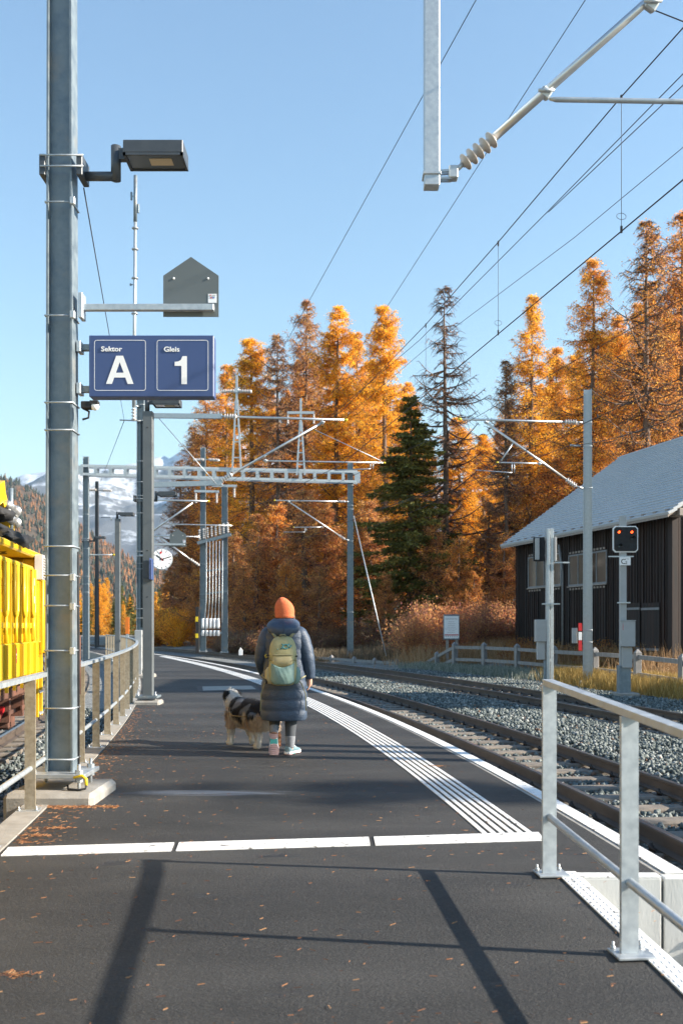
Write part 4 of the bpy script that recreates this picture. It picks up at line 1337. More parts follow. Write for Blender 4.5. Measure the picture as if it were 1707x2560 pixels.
for (Yd, zt, lab) in ((11.4, 7.49, 'vertical dropper wire with loop, nearest one at the right'), (15.4, 7.37, 'vertical dropper wire, second from the right'), (19.4, 7.31, 'vertical dropper wire left of the bare larch tip')):
    dropper(lab, cw(Yd), Yd, 5.95, zt)
wire('long feeder wire rising steeply, leftmost of the wires at the top edge', [(7.5, -4, 13.4), (2.6, 19, 13.45), (-4.3, 51.3, 13.45)], 0.009)
wire('feeder wire rising behind the brown insulator to the top edge', [(8.4, -4, 12.5), (4.27, 17.4, 12.4), (-1.4, 51.7, 12.2)], 0.008)
wire('upper wire of the close pair merging right of the messenger wire', [(6.4, 1, 7.65), (3.77, 10.99, 7.53), (3.0, 14.45, 7.46), (1.62, 20.6, 7.36), (-0.3, 28.2, 7.4)], 0.006)
wire('lower wire of the close pair merging right of the messenger wire', [(6.5, 1, 7.50), (3.83, 10.99, 7.46), (3.0, 14.45, 7.44)], 0.006)
wire('thin wire between messenger and contact wire at the right', [(6.9, 2, 7.6), (4.33, 12.6, 7.5), (3.62, 15.5, 7.48), (1.8, 21.7, 7.45), (-0.25, 30, 7.4), (-8, 52, 7.2)], 0.005)
wire('messenger wire of the farther track in front of the right larches', [(8.8, 4, 7.5), (6.27, 18.3, 7.45), (3.75, 29.5, 7.5), (-2.9, 52.2, 7.7)], 0.0075, name='messenger_wire')
wire('contact wire of the farther track in front of the right larches', [(8.9, 4, 5.95), (6.2, 18.07, 5.95), (3.95, 29.5, 5.95), (-2.4, 52.2, 5.9)], 0.0085, name='contact_wire')
wire('return wire held by the bracket on the bright mast', [W(1760, 1012, 17), W(1425, 1113, Y6), W(884, 1288, YG1), W(575, 1370, Y7)], 0.009, sag=0.15)
wire('thin wire sagging from the right gantry leg to the switchgear', [W(1430, 1113, Y6) + Vector((0, 0, 0.4)), W(884, 1330, YG1), W(560, 1330, Y7)], 0.008, sag=0.3)
wire('cable from the nearest lamp bracket down to the clock mast', [W(210, 470, YM), W(311, 1050, Y2)], 0.0055, sag=0.0)
wire('thin wire from the clock mast to the slim distant mast', [W(311, 1052, Y2), W(252, 1205, 68)], 0.010)
for (Yd) in (21.5, 25.5):
    x = 6.2 + (3.95 - 6.2) * (Yd - 18.07) / (29.5 - 18.07)
    dropper('thin dropper wire of the farther track seen against larches, ' + ('nearer one' if Yd < 23 else 'farther one'), x, Yd, 5.95, 7.47)
b = MB(); b.tube([W(300, 1050, Y2), W(352, 1052, Y2 - .1)], 0.02, 6); b.build('bracket', M['galv'], mast2, world=True)


# ---- railings
def railing(label, pts, height, lower, post_m, rail_m, split=True, spacing_pts=None, zf=None):
    """pts: post positions (x, y); steel flat posts, box handrail, tube knee rail"""
    zf = zf or (lambda y: 0.0)
    t = empty('platform_railing', (pts[0][0], pts[0][1], zf(pts[0][1])), 0, label, 'railing')
    P3 = [Vector((x, y, zf(y))) for x, y in pts]
    n = len(P3)
    for i, p in enumerate(P3):
        d = (P3[min(i + 1, n - 1)] - P3[max(i - 1, 0)]); d.z = 0; d.normalize()
        nx = Vector((d.y, -d.x, 0))                              # across the railing, to the right when looking along
        Mx = frame(p, nx, d, (0, 0, 1))
        b = MB(); b.box(-0.040, 0.040, -0.0125, 0.0125, 0.012, height - 0.036, Mx); b.build('post', post_m, t, world=True)
        b = MB(); b.cbox(-0.10, 0.075, -0.075, 0.075, 0.004, 0.016, 0.002, Mx)
        for sx in (-0.075, 0.055):
            b.tube([Mx @ Vector((sx, -0.055, 0.016)), Mx @ Vector((sx, -0.055, 0.05))], 0.007, 6)
            b.lathe([(0.013, 0.0165), (0.013, 0.030)], 6, Mx @ Matrix.Translation((sx, -0.055, 0)))
        b.build('base_plate', M['galv'], t, world=True)
        for sx in (-1,):
            b = MB(); b.box(-0.0465, -0.0405, -0.03, 0.03, height - 0.052, height - 0.030, Mx); b.build('rail_bolt', M['clip'], t, world=True)
        b = MB(); b.lathe([(0.030, -0.012), (0.030, 0.012)], 10, Mx @ Matrix.Translation((0, 0, lower)) @ Matrix.Rotation(R(90), 4, 'X')); b.build('collar', post_m, t, world=True)
    def along(z, fn):
        for i in range(n - 1):
            a, c = P3[i] + Vector((0, 0, z)), P3[i + 1] + Vector((0, 0, z)); fn(a, c)
    mb = MB(); L, Rr = [], []
    offs = []
    for i in range(n):
        d = (P3[min(i + 1, n - 1)] - P3[max(i - 1, 0)]); d.z = 0; d.normalize(); nx = Vector((d.y, -d.x, 0))
        e = P3[i].copy()
        if i == 0: e -= d * 0.03
        if i == n - 1: e += d * 0.03
        L.append(e - nx * 0.031); Rr.append(e + nx * 0.031)
    strip_solid(mb, [(q.x, q.y) for q in L], [(q.x, q.y) for q in Rr], [q.z + height for q in L], [q.z + height - 0.034 for q in L])
    mb.build('handrail', rail_m, t, world=True)
    mb = MB(); mb.tube([q + Vector((0, 0, lower)) for q in P3], 0.0212, 10); mb.build('knee_rail', rail_m, t, world=True)
    return t


ysr, yy = [], 4.0
pts = []
yy = 5.3
while yy < 49:
    pts.append((float(left_x(yy)), yy))
    s = float((left_x(yy + .1) - left_x(yy - .1)) / .2)
    yy += 1.345 / math.sqrt(1 + s * s)
# shift so that one post stands at 7.66
k = min(range(len(pts)), key=lambda i: abs(pts[i][1] - 7.66)); dy = 7.66 - pts[k][1]
pts = [(float(left_x(y + dy)), y + dy) for _, y in pts]
pts = [(float(left_x(3.0)), 3.0), (float(left_x(4.2)), 4.2)] + [p for p in pts if p[1] > 4.9]
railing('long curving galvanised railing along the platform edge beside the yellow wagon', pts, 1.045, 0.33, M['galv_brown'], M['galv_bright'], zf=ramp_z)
rp = [(1.187, 5.70), (1.298, 4.50)] + [(1.298 + 0.111 * i, 4.50 - 1.2 * i) for i in range(1, 4)]
railing('short galvanised railing beside the ramp, two thick posts in front', rp, 1.12, 0.335, M['galv_bright'], M['galv'], zf=ramp_z)
# ---------------------------------------------------------------- barn, signals, fence on the far side
BP0 = Vector((7.94, 45.0, 0)); BD = Vector((0.2441, -0.9698, 0)); BV = Vector((0.9698, 0.2441, 0))
BL, BW = 12.4, 10.92


def barn():
    z0, ze, zr = -0.35, 5.35, 9.22
    rz = math.atan2(BD.y, BD.x)
    t = empty('barn', BP0, rz, 'dark weathered wooden barn with large pale grey shingle roof beside the fence', 'barn')
    # local axes: x along the long wall (far left -> near right), y into the building
    u_of = lambda px: (lambda k: (k * BP0.y - BP0.x) / (BD.x - k * BD.y))((px - CX) / F)
    def zat(px, py):
        u = u_of(px); Y = BP0.y + BD.y * u
        return CAMH - (py - HY) * Y / F
    # core walls
    mb = MB(); mb.box(0.05, BL - 0.05, 0.06, BW - 0.06, z0, ze - 0.1)
    mb.build('wall', M['barn_wood'], t)
    # vertical boards on the long wall and the near gable, uneven
    mb = MB(); rnd = random.Random(3)
    x = 0.0
    while x < BL - 0.1:
        w = rnd.uniform(0.15, 0.22)
        mb.box(x + 0.008, min(x + w, BL) - 0.004, -0.03 - rnd.uniform(0, 0.03), 0.058, z0, ze - 0.02)
        mb.box(x - 0.02, x + 0.024, -0.085, -0.0585, z0, ze - 0.03)
        x += w
    o = mb.build('cladding', M['barn_wood'], t); o['kind'] = 'stuff'
    mb = MB(); y = 0.0
    slope = (zr - ze) / (BW / 2)
    while y < BW - 0.1:
        w = rnd.uniform(0.16, 0.24); yc = y + w / 2
        zt = ze + slope * min(yc, BW - yc) - 0.12
        mb.box(BL - 0.04, BL + 0.03 + rnd.uniform(0, 0.03), y + 0.006, y + w - 0.006, z0, zt)
        mb.box(BL + 0.062, BL + 0.085, y - 0.02, y + 0.022, z0, zt - 0.05)
        y += w
    o = mb.build('cladding', M['barn_wood'], t); o['kind'] = 'stuff'
    mb = MB(); y = 0.0
    while y < BW - 0.1:
        w = 0.22; yc = y + w / 2
        mb.box(-0.03, 0.04, y + 0.004, y + w - 0.004, z0, ze + slope * min(yc, BW - yc) - 0.12); y += w
    o = mb.build('cladding', M['barn_wood'], t); o['kind'] = 'stuff'
    # corner post
    mb = MB(); mb.cbox(BL - 0.02, BL + 0.16, -0.14, 0.10, z0, ze - 0.05, 0.01); mb.build('corner_post', M['barn_wood'], t)
    # roof in overlapping courses
    ov, nC = 0.55, 32
    sl = math.hypot(BW / 2 + ov, slope * (BW / 2 + ov)); ang = math.atan(slope)
    rf = empty('roof', (0, 0, 0)); rf.parent = t
    cl = sl / nC
    course = MB(); course.cbox(-0.62, BL + 0.62, -0.02, cl + 0.10, -0.048, 0.048, 0.008)
    cme = course.mesh('shingle_course'); cme.materials.append(M['barn_roof'])
    for side in (0, 1):
        for i in range(nC):
            s = i * cl
            o = bpy.data.objects.new('shingle_course', cme); COL.objects.link(o); o.parent = rf
            yy = -ov + s * math.cos(ang); zz_ = ze - slope * ov + 0.16 + s * math.sin(ang)
            rnd2 = rnd.uniform(-0.004, 0.004)
            o.location = (rnd.uniform(-0.02, 0.02), yy if side == 0 else BW - yy, zz_ + rnd2)
            o.rotation_euler = (ang - 0.19, 0, 0) if side == 0 else (ang - 0.19, 0, math.pi)
            if side == 1: o.location.x += BL
    mb = MB(); mb.prism([(-ov, ze - slope * ov + 0.02), (BW / 2, zr + 0.02), (BW + ov, ze - slope * ov + 0.02), (BW + ov, ze - slope * ov + 0.10), (BW / 2, zr + 0.10), (-ov, ze - slope * ov + 0.10)],
                        -0.56, BL + 0.56, frame((0, 0, 0), (0, 1, 0), (0, 0, 1), (1, 0, 0)))
    mb.build('roof_deck', M['rafter'], rf)
    for i in range(19):
        xx = -0.35 + i * (BL + 0.7) / 18
        mb = MB(); mb.cbox(xx - 0.07, xx + 0.07, -ov + 0.06, 0.2, -0.19, -0.01, 0.006, Matrix.Translation((0, 0, ze - slope * ov + 0.32)) @ Matrix.Rotation(ang * 0.0, 4, 'X'))
        mb.build('rafter_end', M['rafter'], rf)
    # windows
    def window(pa, pb, yt, yb, lab):
        u0, u1 = u_of(pa), u_of(pb)
        zt, zb_ = zat(pa, yt), zat(pa, yb)
        w = empty('window', (u0, 0, zb_)); w.parent = t
        L, H = u1 - u0, zt - zb_
        f = MB()
        f.box(-0.06, L + 0.06, -0.115, 0.02, -0.07, 0.0); f.box(-0.06, L + 0.06, -0.115, 0.02, H, H + 0.06)
        f.box(-0.06, 0.0, -0.115, 0.02, 0.001, H - 0.001); f.box(L, L + 0.06, -0.115, 0.02, 0.001, H - 0.001)
        for k in range(1, 4): f.box(L * k / 4 - 0.025, L * k / 4 + 0.025, -0.112, 0.02, 0.001, H - 0.001)
        f.build('frame', M['window_frame'], w)
        for k in range(4):
            p_ = MB(); p_.box(L * k / 4 + (0.026 if k else 0.001), L * (k + 1) / 4 - (0.026 if k < 3 else 0.001), -0.092 + 0.002 * k, -0.088, 0.002, H - 0.002); p_.build('pane', M['pane'], w)
        s = MB(); s.box(-0.1, L + 0.1, -0.17, -0.116, -0.11, -0.072); s.build('sill', M['rafter'], w)
        for (zo, nm) in ((H + 0.10, 'a'), (-0.22, 'b')):
            d = MB(); n = 12
            for k in range(n):
                if abs(k - n / 2) < 1.6: continue
                d.box(L * k / n + 0.02, L * k / n + 0.02 + L / n * 0.55, -0.11, -0.087, zo, zo + 0.075)
            d.build('batten', M['rafter'], w)['kind'] = 'stuff'
    window(1326, 1406, 1397, 1467, 'w')
    window(1428, 1520, 1392, 1462, 'w')
    # shutter doors at the near end
    for (pa, pb) in ((1568, 1606), (1610, 1655)):
        u0, u1 = u_of(pa), u_of(pb); zt, zb_ = zat(pa, 1508), -0.2
        d = empty('door', (u0, 0, zb_)); d.parent = t
        L, H = u1 - u0, zt - zb_; n = 6
        for k in range(n):
            q = MB(); q.box(L * k / n + 0.005, L * (k + 1) / n - 0.005, -0.12, -0.088, 0, H); q.build('plank', M['barn_wood'], d)
        for zz_ in (0.35 * H, 0.92 * H):
            q = MB(); q.box(0.0, L, -0.145, -0.1205, zz_ - 0.05, zz_ + 0.03); q.build('ledge', M['window_frame'], d)
    # eave beam end
    q = MB(); q.cbox(BL + 0.05, BL + 0.62, -0.16, 0.14, ze - 0.32, ze - 0.06, 0.02); q.build('eave_beam', M['rafter'], t)
    for px in (1413, ):
        u = u_of(px); q = MB(); q.tube([(u, -0.13, z0), (u, -0.13, 3.6), (u, -0.3, ze - 0.6)], 0.05, 8); q.build('downpipe', M['window_frame'], t)
    return t


barn()

# ---- signal facing the viewer
def signal_front():
    Y = 24.9; x0 = W(1556, 1739, Y)
    t = empty('railway_signal', x0, 0, 'black railway signal with two red lights and plate C2 before the barn', 'signal', 'railway signals')
    s = Y / F
    X = lambda px: (px - 1556) * s
    Z = lambda py: (1739 - py) * s
    b = MB(); b.cbox(X(1535), X(1590), -0.3, 0.3, -0.3, Z(1731), 0.02); b.build('footing', M['concrete'], t)
    b = MB(); b.cbox(X(1543), X(1573), -0.11, 0.11, Z(1733), Z(1664), 0.01); b.box(X(1550), X(1551.5), -0.118, -0.111, Z(1733), Z(1664)); b.build('foot', M['galv_dull'], t)
    b = MB(); b.cbox(X(1548), X(1563.5), -0.06, 0.06, Z(1670), Z(1291), 0.006); b.build('mast', M['cabinet'], t)
    b = MB(); b.cbox(X(1550.6), X(1575), -0.16, -0.065, Z(1669), Z(1617), 0.008); b.build('lower_box', M['cabinet'], t)
    c = MB(); c.cbox(X(1545), X(1579.6), -0.26, -0.065, Z(1616), Z(1553), 0.008); c.build('cabinet', M['cabinet'], t)
    c = MB(); c.cbox(X(1544), X(1580.6), -0.275, -0.06, Z(1552.5), Z(1550.5), 0.002); c.build('cabinet_lid', M['cabinet'], t)
    for (pa, pb, py) in ((1517.6, 1579, 1392), (1539.5, 1571, 1507)):
        b = MB(); b.bar((X(pa), -0.10, Z(py)), (X(pb), -0.10, Z(py)), 0.06, 0.03); b.build('step_bar', M['galv_bright'], t)
    # head
    def octo(px0, px1, py0, py1, ch):
        a0, a1, b0, b1 = X(px0), X(px1), Z(py1), Z(py0)
        return [(a0 + ch, b0), (a1 - ch, b0), (a1, b0 + ch), (a1, b1 - ch), (a1 - ch, b1), (a0 + ch, b1), (a0, b1 - ch), (a0, b0 + ch)]
    fr = frame((0, 0, 0), (1, 0, 0), (0, 0, 1), (0, -1, 0))
    b = MB(); b.prism(octo(1528, 1590.6, 1316, 1381.6, 0.06), 0.07, 0.11, fr); hd = b.build('signal_board', M['white_print'], t)
    b = MB(); b.prism(octo(1530.8, 1587.8, 1318.8, 1378.8, 0.05), 0.111, 0.13, fr); b.build('black_panel', M['black'], hd)
    lit = mat('lit_signal_lens', (0.9, 0.12, 0.02), rough=0.3, emit=((1.0, 0.10, 0.02), 1.6))
    off = mat('dark_signal_lens', (0.05, 0.09, 0.12), rough=0.1, spec=0.8)
    for (px, py, on) in ((1542.7, 1331, 1), (1574.4, 1331, 1), (1575.4, 1347.6, 0), (1543, 1366.6, 0)):
        b = MB(); b.lathe([(0.035, 0.12), (0.035, 0.134), (0.015, 0.142)], 14, fr @ Matrix.Translation((X(px), Z(py), 0))); b.build('lens', lit if on else off, hd)
        b = MB()
        n = 8
        pts0 = [(X(px) + 0.052 * math.cos(R(180 * k / n)), Z(py) + 0.052 * math.sin(R(180 * k / n))) for k in range(n + 1)]
        pts1 = [(X(px) + 0.045 * math.cos(R(180 * k / n)), Z(py) + 0.045 * math.sin(R(180 * k / n))) for k in range(n, -1, -1)]
        v = [fr @ Vector((q[0], q[1], 0.13)) for q in pts0 + pts1] + [fr @ Vector((q[0], q[1], 0.26)) for q in pts0 + pts1]
        m_ = n + 1
        f = []
        for k in range(n):
            f += [(k, k + 1, 2 * m_ + k + 1, 2 * m_ + k), (2 * m_ - 1 - k, 2 * m_ - 2 - k, 4 * m_ - 2 - k, 4 * m_ - 1 - k)]
        b.add(v, f); b.build('visor', M['black'], hd)
    for i in range(3):
        for j in range(3):
            b = MB(); b.lathe([(0.008, 0.13), (0.008, 0.134)], 8, fr @ Matrix.Translation((X(1572 + i * 4), Z(1362 + j * 4), 0))); b.build('lens', off, hd)
    b = MB(); b.cbox(X(1543.7), X(1571), -0.15, -0.13, Z(1414), Z(1394), 0.003); pl_ = b.build('name_plate', M['white_print'], t)
    c_ = text('C', 0.175, (X(1546.5), -0.154, Z(1410.5)), M['black_print'], pl_)
    text('2', 0.105, (X(1557.5), -0.154, Z(1410.8)), M['black_print'], pl_)
    b = MB()
    for dx in (1559, 1562.5, 1566): b.box(X(dx) - 0.007, X(dx) + 0.007, -0.154, -0.1505, Z(1399.2), Z(1397.6))
    b.build('lettering', M['black_print'], pl_)
    b = MB(); b.box(X(1548.5), X(1549.3), -0.266, -0.2605, Z(1575), Z(1559)); b.build('mark', M['red_print'], t)
    return t


signal_front()


def signal_back():
    Y = 30.0; x0 = W(1373, 1708, Y)
    t = empty('railway_signal', x0, 0, 'railway signal seen from behind with bright double channel mast left of the tall mast', 'signal', 'railway signals')
    s = Y / F
    X = lambda px: (px - 1373) * s
    Z = lambda py: (1708 - py) * s
    b = MB(); b.cbox(X(1364), X(1372.5), -0.10, 0.10, 0, Z(1322), 0.004); b.build('mast_channel', M['galv_bright'], t)
    b = MB(); b.cbox(X(1375), X(1382), -0.06, 0.10, 0, Z(1321), 0.004); b.build('mast_channel', M['galv_bright'], t)
    for i in range(9):
        z = Z(1330 + i * 40); b = MB(); b.box(X(1371), X(1376), -0.03, 0.03, z - 0.05, z + 0.03); b.build('spacer', M['galv'], t)
    b = MB(); b.cbox(X(1333), X(1361), 0.0, 0.08, Z(1403), Z(1343), 0.01); b.build('signal_board', M['black'], t)
    b = MB(); b.cbox(X(1336), X(1345), -0.16, -0.001, Z(1400), Z(1346), 0.01); b.build('lamp_box', M['cabinet'], t)
    b = MB(); b.cbox(X(1383), X(1389), -0.1, 0.1, Z(1403), Z(1343), 0.01); b.build('lamp_box', M['cabinet'], t)
    b = MB(); b.cbox(X(1336), X(1363), -0.16, 0.10, Z(1604), Z(1549), 0.01); b.build('cabinet', M['cabinet'], t)
    b = MB(); b.cbox(X(1341), X(1360), -0.10, 0.08, Z(1649), Z(1604.5), 0.01); b.build('lower_box', M['cabinet'], t)
    b = MB(); b.cbox(X(1358), X(1364), -0.06, 0.06, 0, Z(1650), 0.01); b.build('cable_duct', M['galv_dull'], t)
    for (pa, pb, py) in ((1383, 1420, 1407), (1352, 1396, 1510)):
        b = MB(); b.bar((X(pa), -0.12, Z(py)), (X(pb), -0.12, Z(py)), 0.08, 0.04); b.build('step_bar', M['galv_bright'], t)
    return t


signal_back()


# ---- wooden fence
def fence():
    P_ = [(1790, 25.0, 1.12), (1705, 26.2, 1.12), (1592, 28.2, 1.12), (1487, 32.0, 1.12), (1384, 35.3, 1.12), (1292, 38.0, 1.12), (1210, 40.0, 1.12), (1135, 41.6, 1.12),
          (1092, 43.2, 0.80), (1051, 44.6, 0.45), (992, 46.0, 0.40), (936, 47.5, 0.40), (885, 48.8, 0.40), (829, 50.5, 0.40), (775, 52.2, 0.40), (722, 54, 0.40)]
    t = empty('wooden_fence', W(1292, 1681, 38.0), 0, 'grey weathered wooden post and rail fence stepping down beside the far track', 'fence')
    pts = []
    for (px, Y, h) in P_:
        x = (px - CX) * Y / F
        top = {1135: 1605, 1210: 1606, 1292: 1609, 1384: 1614, 1487: 1618, 1592: 1623, 1705: 1634, 1790: 1640, 1092: 1629, 1051: 1652}.get(px)
        zt = zz(top, Y) if top else zz(1648 - (992 - px) * 0.0665, Y)
        pts.append((Vector((x, Y, zt)), h))
    for i, (p, h) in enumerate(pts):
        q = pts[min(i + 1, len(pts) - 1)][0] - pts[max(i - 1, 0)][0]
        a = math.atan2(q.y, q.x)
        w = 0.09 if h > 0.5 else 0.085
        Mx = Matrix.Translation(Vector((p.x, p.y, p.z - h))) @ Matrix.Rotation(a + random.uniform(-.05, .05), 4, 'Z') @ Euler((random.uniform(-.015, .015), random.uniform(-.015, .015), 0)).to_matrix().to_4x4()
        b = MB(); b.cbox(-w, w, -w, w, -0.4, h - 0.10, 0.012, Mx)
        b.add([Mx @ Vector(v) for v in ((-w, -w, h - 0.10), (w, -w, h - 0.10), (w, w, h - 0.10), (-w, w, h - 0.10), (-0.02, -0.02, h), (0.02, -0.02, h), (0.02, 0.02, h), (-0.02, 0.02, h))],
              [(0, 1, 5, 4), (1, 2, 6, 5), (2, 3, 7, 6), (3, 0, 4, 7), (4, 5, 6, 7)])
        b.build('post', M['old_wood'], t, world=True)
    for i in range(len(pts) - 1):
        (a, ha), (c, hc) = pts[i], pts[i + 1]
        d = (c - a); d.z = 0; d.normalize(); off = Vector((-d.y, d.x, 0)) * 0.0
        for k, dz in enumerate((0.22, 0.72)):
            if k == 1 and max(ha, hc) < 0.9: continue
            za, zc = a.z - min(dz, ha * 0.68 if k == 1 else ha * 0.5), c.z - min(dz, hc * 0.75 if k == 1 else hc * 0.5)
            if k == 1 and min(ha, hc) < 0.85: zc = c.z - hc * 0.85
            b = MB(); b.bar(Vector((a.x, a.y, za)) + off, Vector((c.x, c.y, zc)) + off, 0.06, 0.125); b.build('rail', M['old_wood'], t, world=True)
    return t


fence()

# ---- notice board
def notice_board():
    Y = 44.0
    t = empty('notice_board', W(1127, 1640, Y), 0, 'pale notice board with rows of small print on two posts before rusty bushes', 'notice board')
    s = Y / F
    X = lambda px: (px - 1127) * s
    Z = lambda py: (1640 - py) * s
    b = MB(); b.cbox(X(1107.5), X(1148), -0.03, 0.03, Z(1599.5), Z(1536), 0.01); b.build('frame', M['window_frame'], t)
    b = MB(); b.box(X(1109.5), X(1146), -0.04, -0.0305, Z(1596), Z(1540)); p_ = b.build('panel', M['white_print'], t)
    rnd = random.Random(5)
    for (y, a, c, h) in ((1546.5, 1112, 1143, 1.6), (1554, 1120, 1135, 1), (1558.6, 1118, 1137, 1), (1563, 1119, 1136, 1), (1567.5, 1117, 1138, 1), (1572, 1112, 1142, 1), (1576.5, 1120, 1136, 1), (1581, 1117, 1137, 1)):
        x = a
        while x < c:
            w = rnd.uniform(1.2, 3.2)
            b = MB(); b.box(X(x), X(min(x + w, c)), -0.043, -0.0405, Z(y + h), Z(y)); b.build('print', M['cabinet'], p_)
            x += w + 0.8
    b = MB(); b.box(X(1110.5), X(1145), -0.043, -0.0405, Z(1588.5), Z(1586)); b.build('print', M['red_print'], p_)
    for k in range(6):
        b = MB(); b.box(X(1112 + k * 5.5), X(1115.5 + k * 5.5), -0.043, -0.0405, Z(1593), Z(1589.5)); b.build('print', M['insulator_white'], p_)
    for px in (1118, 1141):
        b = MB(); b.bar((X(px), 0.05, -0.6), (X(px), 0.05, Z(1598)), 0.12, 0.1); b.build('post', M['rafter'], t)
    b = MB(); b.bar((X(1141), 0.06, Z(1600)), (X(1152), 0.4, Z(1625)), 0.06, 0.06); b.build('strut', M['rafter'], t)
    return t


notice_board()
# small white distance stone beyond the tracks
p = W(602, 1638, 58)
b = MB(); b.prism([(-0.11, 0), (0.11, 0), (0.11, 0.3), (0, 0.45), (-0.11, 0.3)], -0.06, 0.06, frame(p, (1, 0, 0), (0, 0, 1), (0, -1, 0)))
b.single('marker_stone', M['white_print'], 'small pointed white marker stone beyond the far track', 'marker')

plant_later = []


# ---- masts past the right edge; unseen hut and spruce added for their platform shadows
def off_frame():
    plant_later.append(('spruce_b', 'spruce_tree', 'unseen spruce added past the right picture edge to shade the platform', 26.0, 4.75, -0.4, 14.6))
    t = empty('shadow_hut', (17.0, 21.3, -0.3), 0, 'unseen dark hut added past the right picture edge for its shadow', 'hut')
    b = MB(); b.box(-2, 2, -2.2, 2.2, 0, 9.2); b.build('wall', M['barn_wood'], t)
    b = MB(); b.prism([(-2.5, 9.2), (2.5, 9.2), (0, 10.4)], -2.6, 2.6, frame((0, 0, 0), (1, 0, 0), (0, 0, 1), (0, 1, 0))); b.build('roof', M['barn_roof'], t)
    for i, (x, yh, w) in enumerate(((9.6, 9.95, 0.30), (9.6, 10.45, 0.3), (9.8, 9.35, 0.22))):
        hmast('catenary_mast', ('mast past the right picture edge beside the far track', 'second mast past the right picture edge', 'third mast past the right picture edge')[i], (x, yh, -0.3), 9.0, w0=w, w1=w * .85, footing=False, plate_z=0.05)


off_frame()
# ---------------------------------------------------------------- trees
def tubes_np(P, rad, n=3):
    """many tapered polylines at once: P (k, m, 3), rad (k, m) -> verts, quads"""
    k, m, _ = P.shape
    d = np.empty_like(P); d[:, 1:-1] = P[:, 2:] - P[:, :-2]; d[:, 0] = P[:, 1] - P[:, 0]; d[:, -1] = P[:, -1] - P[:, -2]
    d /= np.linalg.norm(d, axis=2, keepdims=True) + 1e-9
    ref = np.where(np.abs(d[..., 2:3]) < 0.9, np.array([0, 0, 1.0]), np.array([1.0, 0, 0]))
    x = np.cross(d, ref); x /= np.linalg.norm(x, axis=2, keepdims=True) + 1e-9
    y = np.cross(d, x)
    a = 2 * np.pi * np.arange(n) / n
    V = P[:, :, None, :] + (x[:, :, None, :] * np.cos(a)[None, None, :, None] + y[:, :, None, :] * np.sin(a)[None, None, :, None]) * rad[:, :, None, None]
    idx = np.arange(k * m * n).reshape(k, m, n)
    nx = np.roll(idx, -1, axis=2)
    Fq = np.stack([idx[:, :-1], nx[:, :-1], nx[:, 1:], idx[:, 1:]], -1).reshape(-1, 4)
    return V.reshape(-1, 3), Fq


def leaf_quads(C, L, w, rng, up=0.0, dirs=None):
    """small quads centred near C with random directions"""
    n = len(C)
    d = rng.normal(size=(n, 3)); d[:, 2] -= up
    if dirs is not None: d = d * 0.7 + dirs
    d /= np.linalg.norm(d, axis=1, keepdims=True)
    s = np.cross(d, rng.normal(size=(n, 3))); s /= np.linalg.norm(s, axis=1, keepdims=True) + 1e-9
    l = (L * rng.uniform(0.6, 1.4, (n, 1))); ww = w * rng.uniform(0.6, 1.4, (n, 1))
    V = np.stack([C - s * ww * 0.3, C + d * l * 0.55 - s * ww, C + d * l, C + d * l * 0.55 + s * ww], 1)
    return V.reshape(-1, 3), np.arange(n * 4).reshape(-1, 4)


TREE = {}


